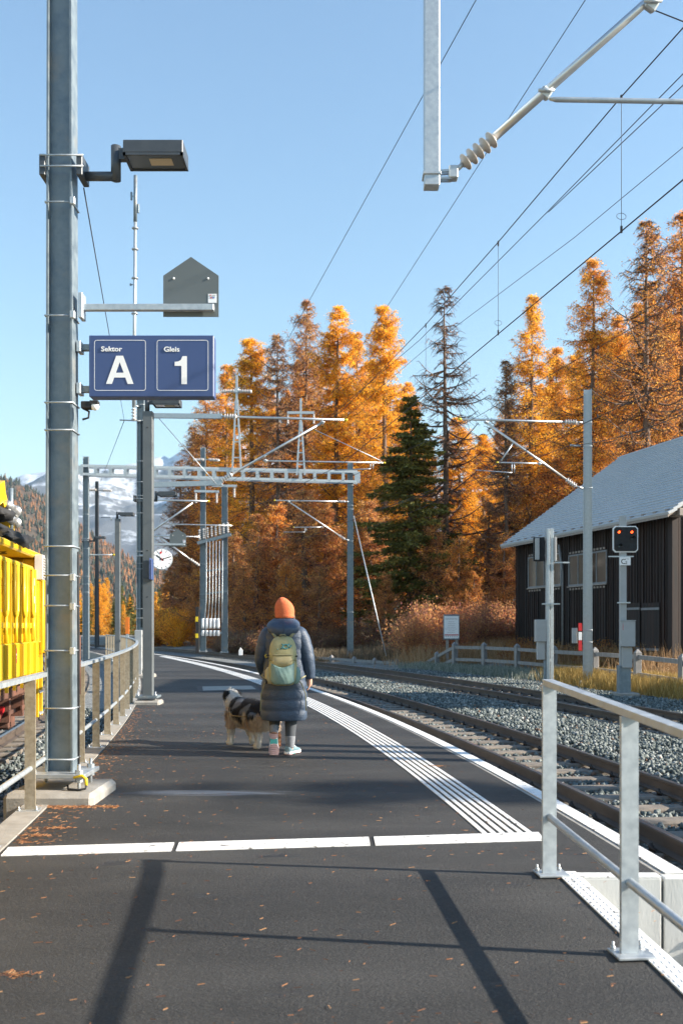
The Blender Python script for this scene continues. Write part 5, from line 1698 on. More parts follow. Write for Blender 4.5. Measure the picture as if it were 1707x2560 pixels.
def larch_proto(key, seed, Hh=24.0, rmax=3.3, nbranch=120, nleaf=30000, start=0.10, leafL=0.125, leafw=0.026, droop=0.25, thick=1.0):
    rng = np.random.default_rng(seed)
    # trunk
    m = 14
    zt = np.linspace(-0.8, Hh, m)
    tr = np.zeros((1, m, 3)); tr[0, :, 2] = zt
    tr[0, :, 0] = np.cumsum(rng.normal(0, 0.03, m)); tr[0, :, 1] = np.cumsum(rng.normal(0, 0.03, m))
    rad = (0.26 * (1 - np.linspace(0, 1, m)) ** 0.8 + 0.012)[None]
    Vt, Ft = tubes_np(tr, rad, 8)
    trunk = np_mesh('trunk', Vt, Ft, smooth=True)
    # main branches
    nb = nbranch
    f = start + (1 - start) * np.sort(rng.random(nb) ** 0.9)
    z0 = f * Hh
    prof = np.clip(1.0 - f, 0, 1) ** 0.56 * (0.62 + 0.38 * np.minimum(1, (f - start) / 0.2))
    lob = 1 + 0.22 * np.sin(3 * np.pi * f + rng.uniform(0, 6)) * rng.random(nb)
    Lb = rmax * prof * rng.uniform(0.35, 1.2, nb) * lob + 0.10
    az = rng.uniform(0, 2 * np.pi, nb)
    mm = 7
    s = np.linspace(0, 1, mm)
    rise = rng.normal(0.10, 0.24, nb) + 0.35 * (f - 0.45)
    droop = droop * rng.uniform(0.1, 1.9, (nb, 1))
    hor = Lb[:, None] * s[None]
    zb = z0[:, None] + Lb[:, None] * (rise[:, None] * s[None] - droop * np.sin(s * np.pi * 0.8)[None] * (1.25 - f[:, None]) + 0.16 * s[None] ** 3)
    wig = np.cumsum(rng.normal(0, 0.05, (nb, mm)), 1) * Lb[:, None] * 0.4
    bx = np.interp(z0, zt, tr[0, :, 0]); by = np.interp(z0, zt, tr[0, :, 1])
    PB = np.stack([bx[:, None] + np.cos(az)[:, None] * hor - np.sin(az)[:, None] * wig, by[:, None] + np.sin(az)[:, None] * hor + np.cos(az)[:, None] * wig, zb], 2)
    rb = (0.016 + 0.017 * Lb[:, None]) * (1 - s[None] * 0.8) * thick
    V1, F1 = tubes_np(PB, rb, 3)
    # twigs
    per = 20
    nt_ = nb * per
    bi = np.repeat(np.arange(nb), per)
    ts = rng.uniform(0.12, 1.0, nt_)
    j = np.minimum((ts * (mm - 1)).astype(int), mm - 2); fr = ts * (mm - 1) - j
    base = PB[bi, j] * (1 - fr[:, None]) + PB[bi, j + 1] * fr[:, None]
    side = rng.choice([-1, 1], nt_)
    ang = az[bi] + side * rng.uniform(0.5, 1.3, nt_)
    Lt = (0.25 + 0.30 * Lb[bi] * (1.05 - ts)) * rng.uniform(0.5, 1.5, nt_)
    st = np.linspace(0, 1, 4)
    tx = base[:, 0:1] + np.cos(ang)[:, None] * Lt[:, None] * st
    ty = base[:, 1:2] + np.sin(ang)[:, None] * Lt[:, None] * st
    tz = base[:, 2:3] - Lt[:, None] * (rng.uniform(0.0, 1.3, nt_)[:, None] * st ** 1.4) + 0.10 * Lt[:, None] * st
    PT = np.stack([tx, ty, tz], 2)
    V2, F2 = tubes_np(PT, np.repeat((0.012 * thick * (1 - st * 0.6))[None], nt_, 0), 3)
    branches = np_mesh('branches', np.concatenate([V1, V2]), np.concatenate([F1, F2 + len(V1)]))
    # needle tufts on twigs and branches
    if nleaf:
        clump = rng.random(nb) * 0.8 + 0.5
        pt = clump[bi] * Lt; pt /= pt.sum()
        ti = rng.choice(nt_, nleaf, p=pt)
        u = rng.random(nleaf) * 3; jj = np.minimum(u.astype(int), 2); uf = (u - jj)[:, None]
        C = PT[ti, jj] * (1 - uf) + PT[ti, jj + 1] * uf + rng.normal(0, 0.075, (nleaf, 3))
        V3, F3 = leaf_quads(C, leafL, leafw, rng, up=0.25)
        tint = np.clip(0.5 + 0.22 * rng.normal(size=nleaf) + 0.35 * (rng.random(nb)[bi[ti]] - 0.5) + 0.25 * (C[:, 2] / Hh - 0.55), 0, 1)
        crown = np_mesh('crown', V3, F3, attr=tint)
    else:
        crown = None
    TREE[key] = (trunk, branches, crown, Hh)


def spruce_proto(key, seed, Hh=18.0, rmax=3.0, nbranch=230, nleaf=42000):
    rng = np.random.default_rng(seed)
    m = 10
    tr = np.zeros((1, m, 3)); tr[0, :, 2] = np.linspace(-0.6, Hh, m)
    Vt, Ft = tubes_np(tr, (0.24 * (1 - np.linspace(0, 1, m)) + 0.01)[None], 7)
    trunk = np_mesh('trunk', Vt, Ft, smooth=True)
    nb = nbranch
    f = 0.04 + 0.95 * np.sort(rng.random(nb) ** 0.85)
    Lb = rmax * np.clip(1 - f, 0, 1) ** 0.85 * rng.uniform(0.4, 1.3, nb) + 0.15
    az = rng.uniform(0, 2 * np.pi, nb); s = np.linspace(0, 1, 6)
    hor = Lb[:, None] * s
    zb = f[:, None] * Hh + Lb[:, None] * (-0.42 * s + 0.22 * s ** 2.5) * (1.1 - f[:, None] * 0.8) * rng.uniform(0.2, 1.7, (nb, 1))
    PB = np.stack([np.cos(az)[:, None] * hor, np.sin(az)[:, None] * hor, zb], 2)
    V1, F1 = tubes_np(PB, (0.03 * (1 - s * 0.85))[None].repeat(nb, 0), 3)
    branches = np_mesh('branches', V1, F1)
    w = Lb / Lb.sum()
    bi = rng.choice(nb, nleaf, p=w)
    ts = rng.random(nleaf) ** 0.75
    j = np.minimum((ts * 5).astype(int), 4); fr = (ts * 5 - j)[:, None]
    base = PB[bi, j] * (1 - fr) + PB[bi, j + 1] * fr
    spread = (0.10 + 0.28 * (1 - ts) * Lb[bi] / rmax * 1.6)
    perp = np.stack([-np.sin(az[bi]), np.cos(az[bi]), np.zeros(nleaf)], 1)
    C = base + perp * (rng.normal(size=nleaf) * spread)[:, None]
    C[:, 2] -= np.abs(rng.normal(size=nleaf)) * 0.14 * Lb[bi] / rmax * 1.8
    dirs = np.stack([np.cos(az[bi]), np.sin(az[bi]), -0.5 * np.ones(nleaf)], 1)
    V3, F3 = leaf_quads(C, 0.20, 0.05, rng, up=0.2, dirs=dirs)
    tint = np.clip(0.45 + 0.2 * rng.normal(size=nleaf) + 0.3 * (rng.random(nb)[bi] - 0.5), 0, 1)
    TREE[key] = (trunk, branches, np_mesh('crown', V3, F3, attr=tint), Hh)


def bush_proto(key, seed, Hh=1.8, rr=1.2, nst=46, nleaf=5200, L=0.06, w=0.026):
    rng = np.random.default_rng(seed)
    s = np.linspace(0, 1, 5)
    az = rng.uniform(0, 2 * np.pi, nst); lean = rng.uniform(0.1, 1.0, nst) * rr; h = Hh * rng.uniform(0.5, 1.1, nst) * (1 - 0.25 * lean / rr)
    P_ = np.stack([np.cos(az)[:, None] * lean[:, None] * s ** 1.3 + rng.normal(0, .04, (nst, 5)).cumsum(1), np.sin(az)[:, None] * lean[:, None] * s ** 1.3 + rng.normal(0, .04, (nst, 5)).cumsum(1), h[:, None] * s - 0.1], 2)
    V1, F1 = tubes_np(P_, (0.012 * (1 - s * 0.7))[None].repeat(nst, 0), 3)
    stems = np_mesh('stems', V1, F1)
    bi = rng.integers(0, nst, nleaf); ts = rng.random(nleaf) ** 0.6; j = np.minimum((ts * 4).astype(int), 3); fr = (ts * 4 - j)[:, None]
    C = P_[bi, j] * (1 - fr) + P_[bi, j + 1] * fr + rng.normal(0, 0.13, (nleaf, 3))
    C[:, 2] = np.maximum(C[:, 2], 0.02)
    V3, F3 = leaf_quads(C, L, w, rng)
    TREE[key] = (stems, None, np_mesh('crown', V3, F3, attr=np.clip(0.5 + 0.25 * rng.normal(size=nleaf), 0, 1)), Hh)


larch_proto('full_a', 11, rmax=3.7, nleaf=66000, nbranch=260)
larch_proto('full_b', 12, rmax=3.5, nleaf=58000, nbranch=250)
larch_proto('mid_a', 13, rmax=3.8, nleaf=44000, nbranch=240)
larch_proto('mid_b', 14, rmax=3.6, nleaf=30000, nbranch=230)
larch_proto('thin_a', 15, rmax=3.8, nleaf=14000, nbranch=220, thick=1.4)
larch_proto('bare', 16, rmax=3.6, nleaf=1500, nbranch=170, droop=0.32, start=0.04, thick=1.6)
larch_proto('low_a', 17, Hh=12, rmax=3.2, nleaf=22000, nbranch=120, start=0.03, leafL=0.13, leafw=0.035)
larch_proto('low_b', 18, Hh=11, rmax=3.0, nleaf=17000, nbranch=120, start=0.02, leafL=0.13, leafw=0.035)
spruce_proto('spruce', 21, rmax=3.5, nleaf=46000)
spruce_proto('spruce_b', 22, rmax=3.4, nleaf=30000)
bush_proto('bush_a', 31); bush_proto('bush_b', 32, Hh=1.3, rr=1.3, nst=60, nleaf=4200); bush_proto('bush_c', 33, Hh=2.6, rr=1.5, nst=50, nleaf=8000)

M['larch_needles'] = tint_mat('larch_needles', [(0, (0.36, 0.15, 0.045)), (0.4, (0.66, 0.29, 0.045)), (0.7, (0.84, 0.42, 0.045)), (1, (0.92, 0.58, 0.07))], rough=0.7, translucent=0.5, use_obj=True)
M['spruce_needles'] = tint_mat('spruce_needles', [(0, (0.04, 0.050, 0.016)), (0.6, (0.125, 0.130, 0.034)), (1, (0.32, 0.28, 0.08))], rough=0.65, translucent=0.12, use_obj=True)
M['twigs'] = mat('twig_bark', (0.10, 0.062, 0.045), (0.17, 0.11, 0.08), rough=0.9, scale=2)
for k, (a, b, c, h) in TREE.items():
    if a: a.materials.append(M['twigs'] if k.startswith('bush') else M['bark'])
    if b: b.materials.append(M['twigs'])
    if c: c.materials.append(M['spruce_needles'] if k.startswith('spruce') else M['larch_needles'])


def plant(key, name, label, x, y, z, height, rz, tint, group, cat='tree', sx=1.0):
    a, b, c, h = TREE[key]
    k = height / h
    t = empty(name, (x, y, z), rz, label, cat, group)
    t.scale = (k * sx, k * sx, k)
    for nm, me in ((('trunk' if cat == 'tree' else 'stems'), a), ('branches', b), ('crown', c)):
        if me is None: continue
        o = bpy.data.objects.new(nm, me); COL.objects.link(o); o.parent = t
        if nm == 'crown': o.color = (*tint, 1)
    return t


GOLD, ORANGE, RUST, BROWN, GREY = (1.45, 1.52, 1.1), (1.36, 1.32, 1.5), (1.16, 1.08, 2.1), (0.85, 0.86, 2.6), (0.55, 0.6, 1.6)
# (picture x of the tip, picture y of the tip, distance, kind, tint, width, label)
big = [
    (626, 850, 84, 'full_b', GOLD, 1.15, 'golden larch with rounded tip, leftmost tall one of the wood'),
    (697, 838, 80, 'thin_a', BROWN, 0.9, 'thin brown larch between the leftmost golden one and the tall row'),
    (767, 755, 86, 'mid_b', BROWN, 0.85, 'tall brownish sparse larch with grey tip left of the brightest one'),
    (838, 772, 82, 'full_a', GOLD, 1.0, 'brightest golden larch with dense rounded tip in the middle of the wood'),
    (898, 835, 88, 'mid_a', ORANGE, 0.9, 'orange larch filling the gap right of the brightest golden one'),
    (957, 768, 80, 'full_b', GOLD, 0.95, 'tall yellow-orange larch with thin tip behind the spruce'),
    (1012, 960, 92, 'full_a', ORANGE, 1.0, 'orange larch half hidden behind the dark spruce'),
    (1027, 985, 64, 'spruce', (1.5, 1.3, 1.0), 1.12, 'dark green spruce in the middle, the only evergreen in the wood'),
    (1109, 722, 66, 'bare', BROWN, 1.0, 'almost bare tall larch with open grey branches right of the spruce'),
    (1150, 1045, 80, 'full_a', GOLD, 1.35, 'low glowing golden larch right of the bare trunk'),
    (1205, 1090, 84, 'full_b', GOLD, 1.3, 'golden larch low between the bare larch and the right-hand group'),
    (1262, 905, 62, 'thin_a', BROWN, 0.85, 'dark sparse larch at the left of the right-hand group'),
    (1322, 742, 66, 'mid_a', GOLD, 0.85, 'golden-tipped larch left of the bright mast'),
    (1392, 870, 76, 'full_b', ORANGE, 0.9, 'orange larch between two tall ones behind the barn roof'),
    (1475, 655, 62, 'mid_a', ORANGE, 0.95, 'broad orange larch above the barn roof beside the bright mast'),
    (1611, 560, 58, 'thin_a', RUST, 1.0, 'tall dark-stemmed larch with bare blue-grey upper branches at right'),
    (1703, 535, 60, 'mid_b', RUST, 1.0, 'tallest rust larch at the right picture edge'),
    (1545, 790, 74, 'full_a', ORANGE, 0.95, 'orange larch behind the dark-stemmed tall one'),
    (1655, 800, 72, 'mid_a', ORANGE, 0.95, 'orange larch low behind the barn ridge at right'),
    (560, 915, 92, 'mid_a', ORANGE, 1.05, 'orange larch at the left shoulder of the wood'),
    (515, 985, 100, 'mid_b', RUST, 1.05, 'rust larch on the falling left edge of the wood'),
    (480, 1070, 106, 'thin_a', BROWN, 1.05, 'brown open larch at the left rim of the wood behind the lattice mast'),
    (452, 1150, 110, 'thin_a', BROWN, 1.0, 'brown larch with drooping twigs nearest the snowy mountain'),
]
for (px, py, Y, key, tint, sx, lab) in big:
    p = W(px, py, Y)
    gz = float(ground_z(p.x, p.y)) - 0.2
    plant(key, 'spruce_tree' if key == 'spruce' else 'larch_tree', lab, p.x, p.y, gz, p.z - gz, random.uniform(0, 6.28), tint, 'trees of the autumn wood', sx=sx * (1.45 if key == 'spruce' else 1.2))
# fill behind, in rows: look-alikes that cannot be told apart
rnd = random.Random(9)
for i in range(38):
    px = 500 + i * 34 + rnd.uniform(-15, 15)
    Y = rnd.uniform(94, 122)
    top = np.interp(px, [480, 560, 650, 760, 960, 1060, 1100, 1180, 1300, 1480, 1620, 1800], [1180, 1050, 960, 900, 910, 1060, 1150, 1130, 980, 830, 740, 700]) + rnd.uniform(-20, 60)
    p = W(px, top, Y); gz = float(ground_z(p.x, p.y)) - 0.2
    plant(rnd.choice(['full_a', 'full_b', 'mid_a', 'mid_a']), 'larch_tree', 'orange larch deep in the second row of the wood, half hidden by nearer ones', p.x, p.y, gz, p.z - gz, rnd.uniform(0, 6.28), rnd.choice([ORANGE, RUST, GOLD]), 'second row of the larch wood')
# low shaded larches at the front of the wood
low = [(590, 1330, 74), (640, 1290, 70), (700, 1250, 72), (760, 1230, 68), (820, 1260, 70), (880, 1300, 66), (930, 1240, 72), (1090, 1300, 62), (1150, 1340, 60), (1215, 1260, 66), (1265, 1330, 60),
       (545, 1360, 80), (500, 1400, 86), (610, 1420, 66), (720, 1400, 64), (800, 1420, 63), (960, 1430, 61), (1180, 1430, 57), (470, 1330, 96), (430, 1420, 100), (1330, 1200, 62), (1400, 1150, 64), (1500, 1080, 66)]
anch = [(460, 'beside the round clock'), (540, 'behind the switchgear masts'), (660, 'left of the orange hat'), (780, 'above the orange hat'), (900, 'behind the right gantry leg'), (1000, 'at the foot of the spruce'),
        (1160, 'left of the notice board'), (1290, 'between notice board and barn'), (1600, 'behind the barn roof')]
seen = {}
for (px, py, Y) in low:
    k = next(a for b_, a in anch if px < b_); seen.setdefault(k, []).append(px)
for i, (px, py, Y) in enumerate(low):
    k = next(a for b_, a in anch if px < b_); r_ = sorted(seen[k]).index(px); n_ = len(seen[k])
    lab = 'low brown bushy larch ' + k + ('' if n_ == 1 else ', ' + {0: 'leftmost of these', n_ - 1: 'rightmost of these'}.get(r_, ('second' if r_ == 1 else 'third') + ' from the left'))
    p = W(px, py, Y); gz = float(ground_z(p.x, p.y)) - 0.2
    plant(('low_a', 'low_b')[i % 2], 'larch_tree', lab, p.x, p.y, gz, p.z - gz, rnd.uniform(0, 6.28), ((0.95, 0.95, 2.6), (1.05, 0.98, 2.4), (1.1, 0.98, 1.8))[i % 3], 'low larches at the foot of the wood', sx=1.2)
# trees past the right edge that shade the foot of the wood
for i, (x, y, h) in enumerate(((30, 52, 12), (36, 58, 13), (33, 66, 13), (40, 72, 14), (44, 80, 15), (30, 76, 13), (38, 88, 14))):
    plant(('full_a', 'mid_a', 'spruce_b')[i % 3], 'larch_tree' if i % 3 < 2 else 'spruce_tree', 'tree of the wood standing past the right picture edge', x, y, float(ground_z(x, y)), h, i * 1.3, ORANGE if i % 3 < 2 else (1, 1, 1), 'trees past the right edge')

for (k_, nm_, lab_, x_, y_, z_, h_) in plant_later:
    plant(k_, nm_, lab_, x_, y_, z_, h_, 0.4, (1, 1, 1), 'trees past the right edge')
# bushes along the bank
bush = []
for i in range(34):
    px = 1035 + (1300 - 1035) * (i / 33) + rnd.uniform(-8, 8); Y = rnd.uniform(47, 56)
    bush.append((px, Y, rnd.choice(['bush_a', 'bush_c', 'bush_b']), rnd.uniform(1.4, 3.0), rnd.choice([(0.62, 0.62, 2.4), (0.68, 0.55, 1.8), (0.70, 0.85, 3.6), (0.75, 0.75, 2.4)]), 'rusty leafless bush on the bank by the notice board'))
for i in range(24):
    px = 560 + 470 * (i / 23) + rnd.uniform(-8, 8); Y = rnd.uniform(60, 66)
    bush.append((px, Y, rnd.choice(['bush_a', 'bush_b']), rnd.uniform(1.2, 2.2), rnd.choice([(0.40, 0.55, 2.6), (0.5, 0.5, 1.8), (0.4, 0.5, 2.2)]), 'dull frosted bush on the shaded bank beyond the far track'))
for i in range(16):
    px = 385 + 110 * (i / 15) + rnd.uniform(-4, 4); Y = rnd.uniform(84, 110)
    bush.append((px, Y, rnd.choice(['bush_a', 'bush_c']), rnd.uniform(2.0, 4.0), rnd.choice([GOLD, ORANGE, (0.8, 0.65, 0.8)]), 'orange bush at the far bend of the track'))
for i in range(16):
    px = 1300 + 300 * (i / 15) + rnd.uniform(-8, 8); Y = float(np.interp(px, [1300, 1600], [43.0, 34.0])) - rnd.uniform(0.3, 1.2)
    bush.append((px, Y, 'bush_b', rnd.uniform(0.6, 1.3), rnd.choice([(0.4, 0.5, 1.5), (0.5, 0.45, 1.1)]), 'low frosted weed bush against the barn wall'))
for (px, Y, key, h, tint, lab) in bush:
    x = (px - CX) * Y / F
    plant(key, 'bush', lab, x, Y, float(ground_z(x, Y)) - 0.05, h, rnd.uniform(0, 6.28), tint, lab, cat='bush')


# ---- grass
def grass(name, label, spots, hgt, wid, stops, n_each, spread, seed):
    rng = np.random.default_rng(seed)
    P_ = []
    for (px, Y, k) in spots:
        x = (px - CX) * Y / F
        P_.append(np.stack([x + rng.normal(0, spread, int(n_each * k)), Y + rng.normal(0, spread, int(n_each * k))], 1))
    P_ = np.concatenate(P_); n = len(P_)
    z = ground_z(P_[:, 0], P_[:, 1]) - 0.03
    h = hgt * rng.uniform(0.35, 1.2, n); a = rng.uniform(0, 6.28, n); w = wid * rng.uniform(0.6, 1.4, n)
    lean = rng.normal(0, 0.28, (n, 2)) * h[:, None]
    b0 = np.stack([P_[:, 0] - np.cos(a) * w, P_[:, 1] - np.sin(a) * w, z], 1); b1 = np.stack([P_[:, 0] + np.cos(a) * w, P_[:, 1] + np.sin(a) * w, z], 1)
    t1 = np.stack([P_[:, 0] + lean[:, 0] + np.cos(a) * w * .3, P_[:, 1] + lean[:, 1] + np.sin(a) * w * .3, z + h], 1)
    t0 = np.stack([P_[:, 0] + lean[:, 0] - np.cos(a) * w * .3, P_[:, 1] + lean[:, 1] - np.sin(a) * w * .3, z + h], 1)
    me = np_mesh(name, np.stack([b0, b1, t1, t0], 1).reshape(-1, 3), np.arange(n * 4).reshape(-1, 4), attr=rng.random(n))
    tag(link(name, me, tint_mat(name + '_blade', stops, rough=0.8, translucent=0.25)), label, 'grass', kind='stuff')


sp = [(px, float(np.interp(px, [1380, 1500, 1720], [33.5, 29.2, 24.8])) + dy, 1.0) for px in range(1390, 1740, 9) for dy in (-0.6, 0.4, 1.6, 2.6)]
grass('golden_grass', 'dry golden grass round the mast and signal feet', sp, 0.42, 0.007, [(0, (0.20, 0.12, 0.03)), (0.5, (0.42, 0.27, 0.07)), (1, (0.55, 0.40, 0.16))], 130, 0.35, 41)
sp = [(px, float(np.interp(px, [1040, 1300, 1400], [43.0, 36.5, 33.5])) + dy, 1.0) for px in range(1040, 1400, 9) for dy in (-1.8, -0.8, 0.4)]
grass('frosty_grass', 'frosty pale green grass below the wooden fence', sp, 0.26, 0.009, [(0, (0.10, 0.13, 0.09)), (0.5, (0.24, 0.27, 0.22)), (1, (0.42, 0.42, 0.36))], 120, 0.4, 42)
sp = [(px, Y, 1.0) for px in range(1040, 1310, 14) for Y in (45, 47.5, 50.5)] + [(px, Y, 1.0) for px in range(1300, 1700, 16) for Y in (np.interp(px, [1300, 1700], [41.5, 30.5]),)]
grass('tall_dry_grass', 'tall straw coloured grass behind the wooden fence', sp, 0.85, 0.010, [(0, (0.25, 0.14, 0.06)), (0.5, (0.42, 0.25, 0.12)), (1, (0.55, 0.38, 0.22))], 110, 0.7, 43)
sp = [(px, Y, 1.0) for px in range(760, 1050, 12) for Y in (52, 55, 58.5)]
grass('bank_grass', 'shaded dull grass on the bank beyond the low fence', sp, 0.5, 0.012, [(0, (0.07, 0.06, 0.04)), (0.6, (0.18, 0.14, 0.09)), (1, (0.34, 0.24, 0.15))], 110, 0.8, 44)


# ---------------------------------------------------------------- far hill, valley wood, snow mountain
def fbm(nx, ny, octaves, seed, ridged=False):
    rng = np.random.default_rng(seed); out = np.zeros((ny, nx)); amp, tot = 1.0, 0
    for o in range(octaves):
        g = 3 * 2 ** o
        G_ = rng.random((g + 2, g + 2))
        yy = np.linspace(0, g, ny); xx = np.linspace(0, g, nx)
        yi = np.minimum(yy.astype(int), g - 1 + 1); xi = np.minimum(xx.astype(int), g)
        fy = (yy - yi)[:, None]; fx = (xx - xi)[None]
        fy = fy * fy * (3 - 2 * fy); fx = fx * fx * (3 - 2 * fx)
        v = G_[yi][:, xi] * (1 - fy) * (1 - fx) + G_[yi][:, xi + 1] * (1 - fy) * fx + G_[yi + 1][:, xi] * fy * (1 - fx) + G_[yi + 1][:, xi + 1] * fy * fx
        if ridged: v = 1 - np.abs(2 * v - 1)
        out += amp * v; tot += amp; amp *= 0.52
    return out / tot


def heightfield(name, Y0, Y1, pxa, pxb, nx, ny, zfun, m):
    """terrain between two distances, fanned out over a range of bearings"""
    px = np.linspace(pxa, pxb, nx); Yv = np.linspace(Y0, Y1, ny)
    PX, YY = np.meshgrid(px, Yv)
    X = (PX - CX) * (0.6 * YY + 0.4 * Y1) / F
    Z = zfun(PX, YY)
    V = np.stack([X.ravel(), YY.ravel(), Z.ravel()], 1)
    i, j = np.meshgrid(np.arange(ny - 1), np.arange(nx - 1), indexing='ij'); a = (i * nx + j).ravel()
    me = np_mesh(name, V, np.stack([a, a + 1, a + nx + 1, a + nx], 1), smooth=True)
    o = link(name, me, m); tag(o, kind='structure')
    return o, X, YY, Z


YR = 3000.0
hill_px = [-900, -300, 0, 60, 120, 200, 260, 345, 480, 700, 1000]
hill_py = [900, 1080, 1188, 1208, 1238, 1308, 1345, 1402, 1452, 1500, 1540]
nz = fbm(160, 90, 5, 51)


def hill_z(PX, YY):
    h = (HY - np.interp(CX + (PX - CX) * (0.6 * YR + 0.4 * 4200) / YR, hill_px, hill_py)) / F * YR
    t = np.clip((YY - 900) / (YR - 900), 0, 1)
    back = np.clip((YY - YR) / 900, 0, 1)
    return -8 + (h + 8) * t ** 1.15 * (1 - 0.4 * back) + (nz - 0.5) * 46 * t


M['hill'] = mat('hill_floor', (0.10, 0.055, 0.025), (0.055, 0.045, 0.03), rough=0.95, scale=0.02, detail=8)
hill, hx, hy, hz = heightfield('hill', 850, 4200, -900, 1000, 160, 90, hill_z, M['hill'])


def cone_wood():
    rng = np.random.default_rng(61)
    n = 26000
    i = rng.integers(0, hx.shape[0] - 1, n); j = rng.integers(0, hx.shape[1] - 1, n); u, v = rng.random(n), rng.random(n)
    bl = lambda A: A[i, j] * (1 - u) * (1 - v) + A[i, j + 1] * u * (1 - v) + A[i + 1, j] * (1 - u) * v + A[i + 1, j + 1] * u * v
    x, y, z = bl(hx), bl(hy), bl(hz)
    px = CX + x * F / y
    keep = (px > -350) & (px < 620) & (y > 950) & (y < 3300)
    x, y, z = x[keep], y[keep], z[keep]; n = len(x)
    h = rng.uniform(9, 24, n); r = h * rng.uniform(0.16, 0.30, n)
    tint = np.where(rng.random(n) < 0.45 + 0.3 * np.sin(x * 0.011) * np.sin(y * 0.006), rng.uniform(0.0, 0.45, n), rng.uniform(0.55, 1.0, n))
    k = 7
    a = 2 * np.pi * np.arange(k) / k
    Vs, Fs, T = [], [], []
    off = 0
    for (zb, zt, rf) in ((0.08, 0.55, 1.0), (0.32, 0.80, 0.72), (0.58, 1.0, 0.45)):
        jit = rng.uniform(0.6, 1.3, (n, k))
        ring = np.stack([x[:, None] + np.cos(a) * r[:, None] * rf * jit, y[:, None] + np.sin(a) * r[:, None] * rf * jit, (z + h * zb)[:, None] + rng.uniform(-.04, .04, (n, k)) * h[:, None]], 2)
        tip = np.stack([x, y, z + h * zt], 1)[:, None]
        V = np.concatenate([ring, tip], 1)
        idx = np.arange(n)[:, None] * (k + 1) + off
        f = np.stack([idx + np.arange(k), idx + (np.arange(k) + 1) % k, np.broadcast_to(idx + k, (n, k))], 2)
        Vs.append(V.reshape(-1, 3)); Fs.append(f.reshape(-1, 3)); T.append(np.repeat(np.clip(tint, 0, 1), k)); off += n * (k + 1)
    me = np_mesh('hillside_forest', np.concatenate(Vs), np.concatenate(Fs), attr=np.concatenate(T))
    m = tint_mat('hill_trees', [(0, (0.30, 0.135, 0.05)), (0.45, (0.17, 0.085, 0.04)), (0.55, (0.05, 0.055, 0.035)), (1, (0.03, 0.038, 0.026))], rough=0.9)
    tag(link('hillside_forest', me, m), 'orange and green forest covering the distant hillside below the snowy mountain', 'forest', kind='stuff')


cone_wood()
# wood in the valley, trees that can be told apart by colour
for i in range(64):
    px = 150 + 260 * (i / 63) + rnd.uniform(-12, 12); Y = rnd.choice([170, 200, 235, 270]) + rnd.uniform(-12, 12)
    x = (px - CX) * Y / F; gz = -5.5
    k = rnd.choice(['spruce', 'spruce_b', 'full_a', 'spruce', 'mid_a', 'full_b'])
    top = rnd.uniform(1455, 1540) if k.startswith('spruce') else rnd.uniform(1440, 1530)
    h = zz(top, Y) - gz
    plant(k, 'spruce_tree' if k.startswith('spruce') else 'larch_tree', ('dark green spruce' if k.startswith('spruce') else 'orange larch') + ' in the distant valley wood beyond the railing', x, Y, gz, h, rnd.uniform(0, 6), (1.3, 1.25, 1.2) if k.startswith('spruce') else GOLD,
          'spruces of the valley wood' if k.startswith('spruce') else 'larches of the valley wood')

# snow mountain
YMN = 8200.0
mt_px = [-1500, -300, 100, 204, 259, 302, 321, 345, 375, 392, 400, 410, 422, 438, 447, 459, 480, 520, 560, 700, 1000, 1500, 2400]
mt_py = [1330, 1260, 1205, 1192, 1187, 1178, 1163, 1160, 1158, 1140, 1144, 1138, 1146, 1143, 1134, 1128, 1112, 1085, 1095, 1150, 1190, 1220, 1300]
nm = fbm(420, 190, 7, 71, ridged=True); nm2 = fbm(420, 190, 6, 72)


def mtn_z(PX, YY):
    h = (HY - np.interp(CX + (PX - CX) * (0.6 * YMN + 0.4 * 10400) / YMN, mt_px, mt_py)) / F * YMN
    t = np.clip((YY - 4300) / (YMN - 4300), 0, 1)
    back = np.clip((YY - YMN) / 2500, 0, 1)
    env = t ** 1.35 * (1 - 0.55 * back)
    return -8 + h * env * (1 + 0.0 * nm) + ((nm - 0.55) * 1300 + (nm2 - 0.5) * 420) * np.clip(t * 1.6, 0, 1) * np.clip((1 - t) * 3.0 + 0.10, 0, 1)


